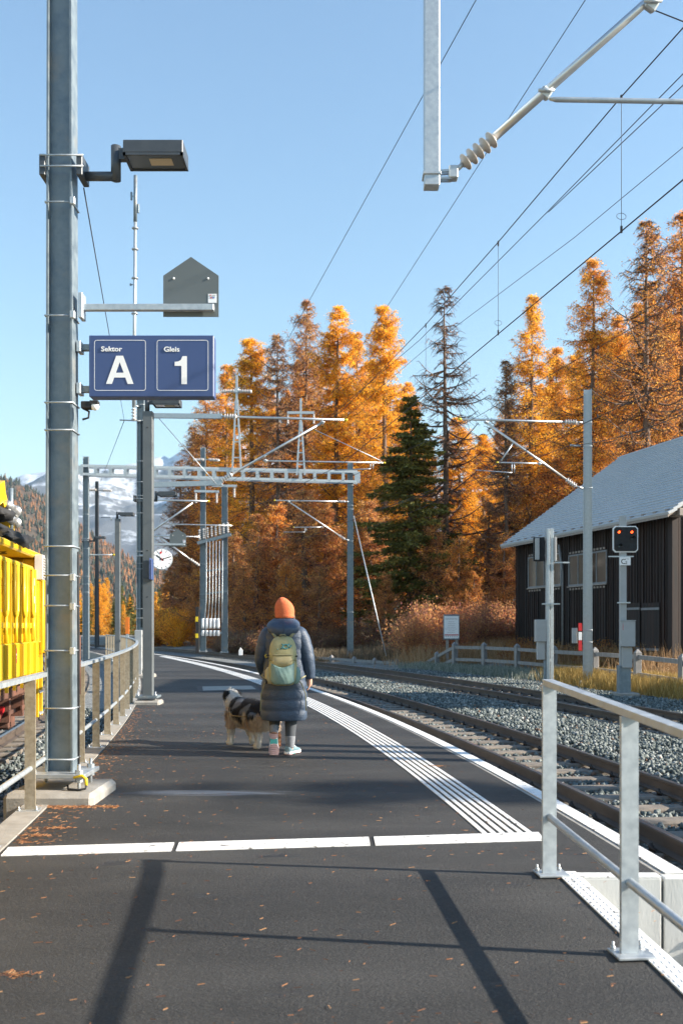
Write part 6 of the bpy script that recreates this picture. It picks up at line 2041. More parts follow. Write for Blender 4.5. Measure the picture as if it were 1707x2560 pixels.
def snow_mat():
    m = bpy.data.materials.new('snow_and_rock'); m.use_nodes = True
    N, L = m.node_tree.nodes, m.node_tree.links
    b = N['Principled BSDF']; b.inputs['Roughness'].default_value = 0.8
    geo = N.new('ShaderNodeNewGeometry')
    sep = N.new('ShaderNodeSeparateXYZ'); L.new(geo.outputs['Normal'], sep.inputs[0])
    sp_ = N.new('ShaderNodeSeparateXYZ'); L.new(geo.outputs['Position'], sp_.inputs[0])
    n1 = N.new('ShaderNodeTexNoise'); n1.inputs['Scale'].default_value = 0.0045; n1.inputs['Detail'].default_value = 12; n1.inputs['Roughness'].default_value = 0.7
    L.new(geo.outputs['Position'], n1.inputs['Vector'])
    def mth(op, a, c=None):
        q = N.new('ShaderNodeMath'); q.operation = op
        for k, v in enumerate((a, c)):
            if v is None: continue
            if isinstance(v, (int, float)): q.inputs[k].default_value = v
            else: L.new(v, q.inputs[k])
        return q.outputs[0]
    # snow holds on flatter ground and higher up
    hgt = mth('MULTIPLY', mth('SUBTRACT', sp_.outputs['Z'], 900.0), 0.0009)
    s = mth('ADD', mth('ADD', mth('MULTIPLY', sep.outputs['Z'], 0.9), hgt), mth('MULTIPLY', mth('SUBTRACT', n1.outputs['Fac'], 0.5), 2.6))
    r = N.new('ShaderNodeMapRange'); r.inputs['From Min'].default_value = 0.66; r.inputs['From Max'].default_value = 1.0
    L.new(s, r.inputs['Value'])
    rock = N.new('ShaderNodeMix'); rock.data_type = 'RGBA'; L.new(n1.outputs['Fac'], rock.inputs['Factor'])
    rock.inputs['A'].default_value = (0.075, 0.085, 0.10, 1); rock.inputs['B'].default_value = (0.19, 0.19, 0.20, 1)
    mx = N.new('ShaderNodeMix'); mx.data_type = 'RGBA'; L.new(r.outputs['Result'], mx.inputs['Factor'])
    L.new(rock.outputs['Result'], mx.inputs['A']); mx.inputs['B'].default_value = (0.56, 0.60, 0.66, 1)
    L.new(mx.outputs['Result'], b.inputs['Base Color'])
    return m


heightfield('mountain', 4300, 10400, -1500, 2400, 420, 190, mtn_z, snow_mat())
# ---------------------------------------------------------------- yellow work wagon on the left track
def wagon():
    yc = 11.0
    sl = float((left_x(12.6) - left_x(12.4)) / 0.2)
    ang = -math.atan(sl)
    c = offset_line(left_x, TL, [yc])[0]
    t = empty('work_wagon', (c[0], c[1], Z_RAIL), ang, 'yellow railway work wagon with railings and crane gear beside the platform', 'rail vehicle')
    # local: x to the platform side (side face at 1.30), y forward along the track, z from rail top
    yA, yB = -7.0, 3.45
    xs = 1.30
    Yp = M['yellow_paint']
    z = lambda v: v + 0.20                      # level above platform -> above rail
    b = MB(); b.cbox(-1.2, 1.16, yA, yB, 0.72, 0.98, 0.02); b.build('underframe', M['rust'], t)
    for y in np.arange(yA + 0.2, yB, 0.9):
        b = MB(); b.box(1.02, 1.20, y, y + 0.10, 0.45, 0.74); b.box(1.2005, 1.22, y - 0.15, y + 0.3, 0.55, 0.60); b.build('frame_bracket', M['rust'], t)
    for yy in (-4.2, -2.6, 1.0, 2.5):
        b = MB(); Mx = Matrix.Translation((0.55, yy, 0.36)) @ Matrix.Rotation(R(90), 4, 'Y')
        b.lathe([(0.30, -0.05), (0.36, -0.04), (0.36, 0.0), (0.335, 0.06), (0.12, 0.07), (0.08, 0.18)], 24, Mx); b.build('wheel', M['rust'], t)
        b = MB(); b.cbox(0.80, 1.02, yy - 0.18, yy + 0.18, 0.26, 0.50, 0.03); b.tube([(0.92, yy, 0.50), (0.92, yy, 0.72)], 0.085, 10); b.build('axle_box', M['rust'], t)
        b = MB()
        for k in range(5): b.tube([(0.92 + 0.1 * math.cos(a), yy + 0.1 * math.sin(a), 0.52 + 0.035 * k) for a in np.linspace(0, 6.28, 12, endpoint=False)], 0.016, 6, closed=True)
        b.build('spring', M['clip'], t)
    b = MB(); b.cbox(0.86, 1.0, yA + 0.4, yB - 0.4, 0.42, 0.56, 0.02); b.build('bogie_frame', M['rust'], t)
    b = MB(); b.bar((1.12, 0.6, 0.35), (1.12, 1.5, 0.70), 0.05, 0.05); b.build('brake_lever', M['red_paint'], t)
    # side sill panels
    y = yA
    while y < yB - 0.5:
        b = MB(); b.cbox(1.19, xs, y + 0.01, min(y + 1.45, yB) - 0.01, z(0.80), z(1.22), 0.012); b.build('side_panel', Yp, t); y += 1.45
    b = MB(); b.cbox(1.10, xs - 0.02, yA, yB, z(0.70), z(0.795), 0.01); b.build('sill', Yp, t)
    for y in np.arange(yA + .3, yB, 0.48):
        b = MB(); b.box(xs + 0.001, xs + 0.035, y, y + 0.05, z(0.66), z(1.21)); b.build('side_rib', Yp, t)
    b = MB(); b.box(xs + 0.001, xs + 0.004, 1.08, 1.24, z(0.98), z(1.16)); d = b.build('decal', M['red_paint'], t)
    b = MB(); b.box(xs + 0.0045, xs + 0.006, 1.10, 1.21, z(1.07), z(1.095)); b.box(xs + 0.0045, xs + 0.006, 1.13, 1.20, z(1.03), z(1.045)); b.build('print', M['white_print'], d)
    # railing: top bar, posts, U loops
    b = MB(); b.tube([(xs - 0.03, yA, z(2.20)), (xs - 0.03, 2.42, z(2.20)), (xs - 0.03, 2.46, z(2.15)), (xs - 0.03, 2.46, z(1.25))], 0.032, 10); b.build('guard_rail', Yp, t)
    for i, y in enumerate(np.arange(-5.9, 2.5, 0.62)):
        b = MB(); b.bar((xs - 0.03, y, z(1.22)), (xs - 0.03, y, z(2.19)), 0.06, 0.05); b.build('guard_post', Yp, t)
        b = MB(); u = y + 0.33
        b.tube([(xs - 0.01, u - 0.10, z(2.19)), (xs - 0.01, u - 0.10, z(1.62)), (xs - 0.01, u - 0.05, z(1.56)), (xs - 0.01, u + 0.05, z(1.56)), (xs - 0.01, u + 0.10, z(1.62)), (xs - 0.01, u + 0.10, z(2.19))], 0.024, 8)
        b.tube([(xs - 0.01, u, z(1.56)), (xs - 0.01, u, z(1.23))], 0.024, 8); b.build('guard_loop', Yp, t)
    b = MB(); b.cbox(xs - 0.06, xs - 0.02, yA, 2.46, z(1.40), z(1.47), 0.006); b.build('mid_rail', Yp, t)
    b = MB(); b.cbox(xs - 0.055, xs - 0.03, yA, 2.46, z(1.225), z(1.33), 0.006); b.build('toe_board', Yp, t)
    for zz_ in (2.02, 1.78):
        b = MB(); b.cbox(xs - 0.07, xs + 0.01, 2.40, 2.50, z(zz_) - 0.05, z(zz_) + 0.05, 0.005); b.build('hinge', M['galv_bright'], t)
    # machinery inside
    for (y0, y1, z0, z1, x1) in ((-6.5, -3.4, 1.25, 2.0, 0.9), (-3.1, -0.9, 1.25, 2.15, 0.95), (-0.6, 0.9, 1.25, 1.95, 1.0), (1.2, 2.3, 1.25, 2.05, 0.9)):
        b = MB(); b.cbox(-0.9, x1, y0, y1, z(z0), z(z1), 0.03); b.build('machine_box', Yp, t)
    for y in (-2.2, 0.3, 1.0):
        b = MB(); b.tube([(1.05, y, z(1.62)), (1.05, y + 0.4, z(1.62))], 0.05, 10); b.build('cylinder', M['galv_dull'], t)
        b = MB(); b.tube([(1.08, y + 0.5, z(1.65)), (1.14, y + 0.52, z(1.5)), (1.10, y + 0.5, z(1.35))], 0.012, 6); b.build('hose', M['black'], t)
    # canopy and end pillar
    b = MB(); b.cbox(-1.2, xs - 0.02, yA, yB - 0.05, z(2.36), z(2.45), 0.02); b.build('canopy', Yp, t)
    b = MB(); b.add([(-1.1, 2.2, z(2.0)), (1.12, 2.2, z(2.0)), (1.12, 2.75, z(2.355)), (-1.1, 2.75, z(2.355)), (-1.1, 2.9, z(2.0)), (1.12, 2.9, z(2.0)), (1.12, 2.9, z(2.355)), (-1.1, 2.9, z(2.355))],
                    [(0, 1, 2, 3), (4, 7, 6, 5), (1, 5, 6, 2), (0, 3, 7, 4), (2, 6, 7, 3), (0, 4, 5, 1)]); b.build('gusset', Yp, t)
    b = MB(); b.cbox(0.2, xs - 0.03, 2.75, yB, z(0.80), z(2.355), 0.02); b.build('end_pillar', Yp, t)
    for y in (2.86, 3.12):
        b = MB(); b.tube([(xs - 0.02, y, z(1.05)), (xs + 0.05, y, z(1.08)), (xs + 0.05, y, z(2.05)), (xs - 0.02, y, z(2.08))], 0.026, 8); b.build('grab_handle', Yp, t)
    b = MB(); b.cbox(xs - 0.03, xs + 0.0, 2.80, 3.40, z(1.0), z(1.03), 0.004); b.build('door_seam', M['clip'], t)
    # ladder
    l = empty('ladder', (xs - 0.02, 2.95, z(0.18))); l.parent = t
    for y in (-0.16, 0.16):
        b = MB(); b.cbox(-0.03, 0.03, y - 0.025, y + 0.025, 0, 0.62, 0.004); b.build('stile', Yp, l)
    for k in range(2):
        b = MB(); b.cbox(-0.05, 0.05, -0.13, 0.13, 0.03 + 0.3 * k, 0.06 + 0.3 * k, 0.004); b.build('rung', M['galv_bright'], l)
    # heat-sink box, wires and crane gear on top
    b = MB(); b.cbox(xs - 0.02, xs + 0.09, 2.62, 2.80, z(2.06), z(2.40), 0.006)
    for k in range(8): b.box(xs + 0.091, xs + 0.11, 2.64, 2.78, z(2.09 + 0.036 * k), z(2.105 + 0.036 * k))
    b.build('resistor_box', M['insulator_white'], t)
    rndw = random.Random(4)
    for (y, x, zc, sx, sy, sz) in ((0.2, 0.8, 2.55, 0.45, 1.1, 0.10), (1.75, 0.98, 2.52, 0.34, 0.75, 0.15), (1.35, 1.0, 2.80, 0.22, 0.34, 0.10)):
        bm = bmesh.new(); bmesh.ops.create_icosphere(bm, subdivisions=3, radius=1.0)
        for v in bm.verts:
            n_ = 1 + 0.14 * math.sin(v.co.x * 7 + v.co.y * 5) + 0.13 * math.sin(v.co.y * 13 + v.co.z * 9) + 0.07 * math.sin(v.co.x * 23 + v.co.y * 19) + rndw.uniform(-0.05, 0.05)
            v.co = Vector((x + v.co.x * sx * n_, y + v.co.y * sy * n_, z(zc) + v.co.z * sz * n_))
        me = bpy.data.meshes.new('tarpaulin'); bm.to_mesh(me); bm.free(); me.polygons.foreach_set('use_smooth', [True] * len(me.polygons)); link('tarpaulin', me, M['black'], t)
    b = MB(); b.cbox(-0.9, 1.15, -6.0, 2.3, z(2.62), z(2.66), 0.01); b.build('platform_floor', M['black'], t)
    b = MB(); b.bar((0.95, 0.4, z(2.75)), (1.0, 1.55, z(3.12)), 0.22, 0.24); b.bar((1.0, 1.5, z(3.10)), (1.0, 2.35, z(2.5)), 0.18, 0.20); b.build('crane_arm', Yp, t)
    for zz_ in (2.95, 2.80):
        b = MB(); b.tube([(1.12, 1.6, z(zz_)), (1.12, 2.15, z(zz_) - 0.02)], 0.055, 12); b.lathe([(0.075, 0), (0.075, 0.05)], 12, Matrix.Translation((1.12, 2.13, z(zz_) - 0.02)) @ Matrix.Rotation(R(-90), 4, 'X')); b.build('hydraulic_ram', M['alu'], t)
    b = MB(); b.tube([(1.1, 1.95, z(2.6)), (1.1, 1.95, z(3.2))], 0.03, 8); b.build('exhaust', M['galv_dull'], t)
    b = MB(); b.bar((0.9, 2.1, z(2.66)), (0.9, 3.4, z(2.66)), 0.05, 0.035); b.build('top_rail', M['orange_plastic'], t)
    for k in range(4):
        b = MB(); b.tube([(1.0, 1.9 + 0.1 * k, z(2.46)), (1.08, 2.0 + 0.12 * k, z(2.62 + 0.05 * (k % 2))), (1.12, 2.25 + 0.1 * k, z(2.58)), (1.15, 2.5 + 0.05 * k, z(2.44))], 0.016, 6); b.build('hose', M['clip'] if k % 2 else M['galv_bright'], t)
    b = MB(); ribs(b, Matrix.Translation((1.0, 2.25, z(2.45))), 0.24, 0.08, 5); b.build('insulator', M['black'], t)
    return t


wagon()
# ---------------------------------------------------------------- person walking away, and dog
def loft(mb, rings, n=28, cap=True, smooth=True, mod=None):
    """rings: (centre, ax_x, ax_y, rx, ry[, power])"""
    vs_, fs_ = [], []
    for i, rg in enumerate(rings):
        c, ax, ay, rx, ry = Vector(rg[0]), Vector(rg[1]), Vector(rg[2]), rg[3], rg[4]
        pw = rg[5] if len(rg) > 5 else 2.0
        for k in range(n):
            a = 2 * math.pi * k / n
            ca, sa = math.cos(a), math.sin(a)
            e = 2.0 / pw
            x = math.copysign(abs(ca) ** e, ca) * rx; y = math.copysign(abs(sa) ** e, sa) * ry
            m_ = mod(i, k, a) if mod else 1.0
            vs_.append(c + ax * x * m_ + ay * y * m_)
    m = len(rings)
    for i in range(m - 1):
        for k in range(n):
            k2 = (k + 1) % n
            fs_.append((i * n + k, i * n + k2, (i + 1) * n + k2, (i + 1) * n + k))
    if cap:
        fs_.append(tuple(range(n))[::-1]); fs_.append(tuple((m - 1) * n + k for k in range(n)))
    mb.add(vs_, fs_, smooth)
    return mb


def zloft(mb, rows, n=28, mod=None, cap=True):
    """rows: (z, cx, cy, rx, ry)"""
    return loft(mb, [((r[1], r[2], r[0]), (1, 0, 0), (0, 1, 0), r[3], r[4]) + tuple(r[5:]) for r in rows], n, cap, True, mod)


def spline(pts, n):
    """Catmull-Rom through tuples of equal length"""
    P_ = [np.array(p, dtype=float) for p in pts]
    P_ = [2 * P_[0] - P_[1]] + P_ + [2 * P_[-1] - P_[-2]]
    out = []
    m = len(P_) - 3
    for i in range(n):
        u = i / (n - 1) * m; k = min(int(u), m - 1); f = u - k
        a, b, c, d = P_[k:k + 4]
        out.append(0.5 * ((2 * b) + (-a + c) * f + (2 * a - 5 * b + 4 * c - d) * f * f + (-a + 3 * b - 3 * c + d) * f ** 3))
    return out


def remesh(mb, name, voxel, m, parent, smooth_iter=4):
    o = link('tmp', mb.mesh('tmp'), None)
    r = o.modifiers.new('r', 'REMESH'); r.mode = 'VOXEL'; r.voxel_size = voxel; r.use_smooth_shade = True
    if smooth_iter:
        s = o.modifiers.new('s', 'SMOOTH'); s.iterations = smooth_iter; s.factor = 0.5
    dg = bpy.context.evaluated_depsgraph_get()
    me = bpy.data.meshes.new_from_object(o.evaluated_get(dg)); me.name = name
    bpy.data.objects.remove(o)
    me.materials.clear()
    return link(name, me, m, parent)


def limb(mb, pts, n=14, k=18):
    """pts: (x, y, z, r) smooth tapered limb"""
    S = spline(pts, k)
    mb.tube([q[:3] for q in S], [float(q[3]) for q in S], n)


def quilt(mb, pts, k, n, pitch, amp, flat=1.0):
    """puffy sleeve along pts (x,y,z,r): bulges between seams"""
    S = spline(pts, k)
    L = 0.0; rs, ps = [], []
    for i, q in enumerate(S):
        if i: L += float(np.linalg.norm(q[:3] - S[i - 1][:3]))
        ph = abs(math.sin(math.pi * L / pitch))
        rs.append(float(q[3]) * (1 - amp + amp * 1.35 * ph ** 0.55)); ps.append(q[:3])
    mb.tube(ps, rs, n)


PY, PX_ = 11.08, W(710, 1886, 11.08).x


def person():
    t = empty('person', (PX_, PY, 0), 0, 'person walking away in long navy quilted coat and orange knitted hat', 'person')
    skin = mat('skin', (0.55, 0.30, 0.21), (0.60, 0.34, 0.25), rough=0.5, scale=20)
    navy = mat('navy_quilted_fabric', (0.034, 0.054, 0.090), (0.046, 0.070, 0.112), rough=0.5, scale=24, coord='obj', bump=0.35, bscale=30, stretch=(1, 1, 2.2))
    knit = mat('orange_knit', (0.62, 0.13, 0.045), (0.72, 0.19, 0.075), rough=0.9, scale=60, coord='obj', bump=0.5, bscale=140)
    legs = mat('grey_leggings', (0.045, 0.052, 0.062), (0.06, 0.068, 0.08), rough=0.8, scale=30, coord='obj')
    sock = mat('grey_sock', (0.16, 0.17, 0.19), (0.22, 0.23, 0.25), rough=0.95, scale=60, coord='obj')
    shoe = mat('teal_shoe', (0.10, 0.20, 0.24), (0.22, 0.30, 0.33), rough=0.7, scale=26, coord='obj')
    sole = mat('pale_pink_sole', (0.52, 0.36, 0.35), (0.46, 0.30, 0.30), rough=0.7, scale=20, coord='obj')
    rib = mat('sole_teal', (0.07, 0.36, 0.34), rough=0.6)
    hair = mat('brown_hair', (0.09, 0.04, 0.02), (0.14, 0.07, 0.035), rough=0.6, scale=60, coord='obj')
    # body: one continuous surface (back is towards -Y)
    b = MB()
    zloft(b, [(0.80, 0, 0, .15, .11), (0.95, 0, 0, .16, .12), (1.12, 0, 0, .14, .11), (1.28, 0, 0, .17, .115), (1.38, 0, 0, .15, .09), (1.43, 0, 0.01, .06, .06)], 20)
    limb(b, [(0, 0.01, 1.38, .058), (0, 0.02, 1.46, .054), (0, 0.03, 1.53, .056)])
    b.lathe([(0.004, -0.125), (0.05, -0.11), (0.07, -0.06), (0.078, 0.0), (0.078, 0.05), (0.06, 0.09), (0.03, 0.113), (0.004, 0.118)], 20, Matrix.Translation((0.005, 0.035, 1.60)) @ Matrix.Diagonal((0.98, 1.22, 1.0, 1)))
    b.lathe([(0.002, -0.03), (0.018, -0.012), (0.012, 0.02), (0.002, 0.03)], 10, Matrix.Translation((0.03, 0.135, 1.585)))
    for s in (-1, 1):
        b.lathe([(0.002, -0.032), (0.016, -0.015), (0.018, 0.012), (0.002, 0.03)], 10, Matrix.Translation((0.005 + s * 0.080, 0.03, 1.59)) @ Matrix.Diagonal((0.6, 1, 1, 1)))
        b.lathe([(0.002, -0.012), (0.011, 0), (0.002, 0.012)], 8, Matrix.Translation((0.012 + s * 0.03, 0.118, 1.605)))
    b.lathe([(0.002, -0.010), (0.022, 0), (0.002, 0.010)], 8, Matrix.Translation((0.025, 0.122, 1.535)))
    limb(b, [(-.16, 0, 1.35, .055), (-.25, .0, 1.17, .048), (-.285, .03, 1.06, .042), (-.25, .16, .93, .034), (-.22, .21, .87, .028)])
    limb(b, [(.16, 0, 1.35, .055), (.26, -.01, 1.17, .048), (.295, -.02, 1.07, .042), (.295, .02, .93, .034), (.288, .04, .86, .027)])
    # legs: right leg carries, left leg pushes off behind
    limb(b, [(.09, .0, .86, .095), (.085, .02, .62, .078), (.075, .03, .46, .058), (.07, .0, .30, .056), (.07, -.02, .10, .038), (.07, -.01, .06, .036)])
    limb(b, [(-.09, .0, .86, .095), (-.10, .06, .62, .078), (-.105, .09, .47, .058), (-.105, .0, .34, .054), (-.105, -.07, .27, .040), (-.105, -.09, .24, .036)])
    # hands: palm, four fingers and a thumb each, gently curled
    def hand(p, d, s):
        p, d = Vector(p), Vector(d).normalized()
        side = Vector((0, 1, 0)) - d * d.y; side.normalize()
        nrm = d.cross(side)
        b.tube([p - d * .02, p + d * .02, p + d * .06, p + d * .075], [.026, .031, .031, .024], 10)
        for i, (o, L) in enumerate(((-.024, .060), (-.008, .072), (.009, .068), (.024, .054))):
            q = p + d * .065 + side * o
            b.tube([q, q + d * L * .45 + nrm * s * .004, q + d * L * .78 + nrm * s * .018, q + d * L * .92 + nrm * s * .032], [.0095, .009, .0085, .007], 8)
        q = p + d * .02 + side * .028
        b.tube([q, q + d * .028 + side * .016 + nrm * s * .006, q + d * .056 + side * .016 + nrm * s * .016], [.012, .0105, .008], 8)
    hand((.285, .045, .835), (-.05, .12, -1), -1)
    hand((-.215, .225, .845), (.15, .35, -1), 1)
    remesh(b, 'body', 0.009, skin, t, 2)
    # coat
    def coat_mod(i, k, a):
        z = rows[i][0]
        ph = abs(math.sin(math.pi * (z - 0.385) / 0.112))
        w = (0.011 * math.sin(a * 9 + z * 23) + 0.009 * math.sin(a * 19 - z * 41) + 0.007 * math.sin(a * 31 + z * 67)) * ph
        cut = (0.925 + 0.085 * ph ** 0.36 + w) if z < 0.84 else (0.965 + 0.04 * ph ** 0.3 + w * 0.7)
        return cut if z > 0.386 else 0.97
    prof = [(0.385, 0, 0.0, .250, .185), (0.50, 0, 0.0, .258, .19), (0.66, 0, 0, .256, .19), (0.82, 0, 0, .245, .185), (0.98, 0, 0, .228, .175), (1.12, 0, 0, .222, .165), (1.25, 0, 0, .240, .16), (1.34, 0, 0, .238, .145), (1.395, 0, 0, .205, .125), (1.44, 0, 0.01, .135, .105), (1.49, 0, 0.02, .085, .085)]
    rows = [tuple(q) for q in spline(prof, 96)]
    b = MB(); zloft(b, rows, 48, coat_mod); coat = b.build('coat', navy, t)
    b = MB(); quilt(b, [(-.12, 0, 1.385, .062), (-.175, -.005, 1.335, .084), (-.212, -.01, 1.25, .083), (-.238, 0, 1.15, .080), (-.255, .03, 1.06, .075), (-.245, .13, .95, .066), (-.222, .20, .875, .054)], 60, 24, 0.105, 0.045); b.build('sleeve', navy, coat)
    b = MB(); quilt(b, [(.12, 0, 1.385, .062), (.178, -.005, 1.335, .084), (.218, -.01, 1.25, .083), (.248, -.015, 1.15, .080), (.266, -.015, 1.06, .075), (.280, .015, .94, .067), (.287, .04, .855, .056)], 60, 24, 0.105, 0.045); b.build('sleeve', navy, coat)
    # hood lying on the back and shoulders
    b = MB()
    hr = [(1.30, 0, -.13, .05, .03), (1.325, 0, -.14, .105, .055), (1.36, 0, -.13, .158, .085), (1.41, 0, -.10, .182, .11), (1.455, 0, -.05, .178, .115), (1.485, 0, -.01, .155, .11), (1.508, 0, .0, .120, .095), (1.512, 0, .0, .10, .08)]
    hrows = [tuple(q) for q in spline(hr, 30)]
    zloft(b, hrows, 36, lambda i, k, a: 1 + 0.02 * math.sin(a * 7 + hrows[i][0] * 60) + 0.012 * math.sin(a * 15)); hood = b.build('hood', navy, coat)
    b = MB(); b.tube([(0.01, -0.185, 1.335), (0.01, -0.225, 1.38), (0.01, -0.212, 1.43), (0.01, -0.172, 1.475), (0.01, -0.13, 1.51)], 0.004, 6); b.build('seam', navy, hood)
    # knitted hat
    b = MB()
    hat = [(1.520, 0.004, 0.025, .094, .108), (1.54, 0.006, 0.025, .102, .116), (1.59, 0.006, 0.03, .108, .122), (1.64, 0.002, 0.03, .104, .117), (1.69, -0.006, 0.025, .082, .096), (1.725, -.016, 0.02, .052, .060), (1.744, -.022, 0.018, .026, .028), (1.750, -.024, 0.018, .006, .006)]
    hatr = [tuple(q) for q in spline(hat, 34)]
    zloft(b, hatr, 72, lambda i, k, a: 1 + (0.010 if k % 2 else -0.010) + (0.03 if hatr[i][0] < 1.545 else 0)); b.build('knitted_hat', knit, t)
    b = MB()
    for s in (1,):
        b.tube([(s * .098, .05, 1.56), (s * .104, .045, 1.51), (s * .095, .05, 1.46)], [.018, .018, .008], 8)
    b.build('hair', hair, t)
    # leggings and socks, shoes
    b = MB(); limb(b, [(.088, .01, .74, .100), (.082, .025, .52, .078), (.075, .01, .36, .068), (.071, -.01, .20, .056), (.07, -.02, .17, .053)], 18); b.build('legging', legs, t)
    b = MB(); limb(b, [(-.095, .03, .74, .100), (-.105, .085, .50, .080), (-.105, .035, .385, .066), (-.105, -.045, .305, .054), (-.105, -.055, .295, .052)], 18); b.build('legging', legs, t)
    b = MB(); limb(b, [(.07, -.015, .205, .059), (.07, -.02, .14, .052), (.07, -.02, .08, .046)], 16); b.build('sock', sock, t)
    b = MB(); limb(b, [(-.105, -.045, .312, .058), (-.105, -.065, .28, .052), (-.105, -.085, .245, .046)], 16); b.build('sock', sock, t)

    def shoe_at(Mx):
        # local: y along the foot (heel at -0.09, toe at 0.18), z up from the sole
        s_ = empty('shoe', (0, 0, 0)); s_.parent = t
        s_.matrix_local = Mx
        b = MB()
        rg = []
        for (y, w, h0, h1) in ((-.092, .020, .03, .06), (-.085, .036, .022, .085), (-.05, .043, .02, .105), (0.0, .043, .02, .098), (.06, .047, .02, .078), (.12, .049, .02, .060), (.16, .042, .022, .048), (.182, .022, .026, .038)):
            rg.append(((0, y, (h0 + h1) / 2), (1, 0, 0), (0, 0, 1), w, (h1 - h0) / 2, 2.6))
        loft(b, rg, 20); b.build('upper', shoe, s_)
        b = MB()
        out = [(-.035, -.095), (0, -.102), (.035, -.095), (.044, -.06), (.038, -.01), (.042, .04), (.052, .09), (.053, .13), (.040, .175), (.012, .196), (-.018, .192), (-.044, .16), (-.052, .11), (-.046, .06), (-.034, 0), (-.042, -.05)]
        b.prism(out, 0.006, 0.026); b.build('midsole', M['white_print'], s_)
        b = MB()
        for (cy, ry, rx) in ((.118, .076, .054), (-.052, .050, .046)): b.prism([(rx * math.cos(a), cy + ry * math.sin(a)) for a in np.linspace(0, 6.2832, 18, endpoint=False)], -0.002, 0.0055)
        b.build('outsole', sole, s_)
        b = MB(); b.box(-.036, .036, -.006, .046, -0.001, 0.0058); b.build('shank', rib, s_)
        for i in range(7):
            y = .05 + i * .019
            b = MB(); b.add([(-.034, y, -.007), (0, y + .008, -.007), (.034, y, -.007), (.034, y + .008, -.007), (0, y + .016, -.007), (-.034, y + .008, -.007), (-.034, y, .001), (0, y + .008, .001), (.034, y, .001), (.034, y + .008, .001), (0, y + .016, .001), (-.034, y + .008, .001)],
                            [(0, 5, 4, 1), (1, 4, 3, 2), (0, 1, 7, 6), (1, 2, 8, 7), (3, 4, 10, 9), (4, 5, 11, 10), (2, 3, 9, 8), (5, 0, 6, 11)]); b.build('lug', sole, s_)
        for i in range(4):
            y = -.09 + i * .02
            b = MB(); b.box(-.030, .030, y, y + .01, -.006, -.001); b.build('lug', sole, s_)
        for i in range(4):
            y = .015 + i * .022
            b = MB(); b.tube([(-.022, y, .104 - i * .011), (.022, y + .004, .104 - i * .011)], .0035, 6); b.build('lace', M['white_print'], s_)
    shoe_at(Matrix.Translation((.075, .02, .009)) @ Matrix.Rotation(R(-24), 4, 'Z'))
    shoe_at(Matrix.Translation((-.108, -.075, .175)) @ Matrix.Rotation(R(-84), 4, 'X') @ Matrix.Rotation(R(-3), 4, 'Y') @ Matrix.Scale(1.08, 4))
    return t


person()


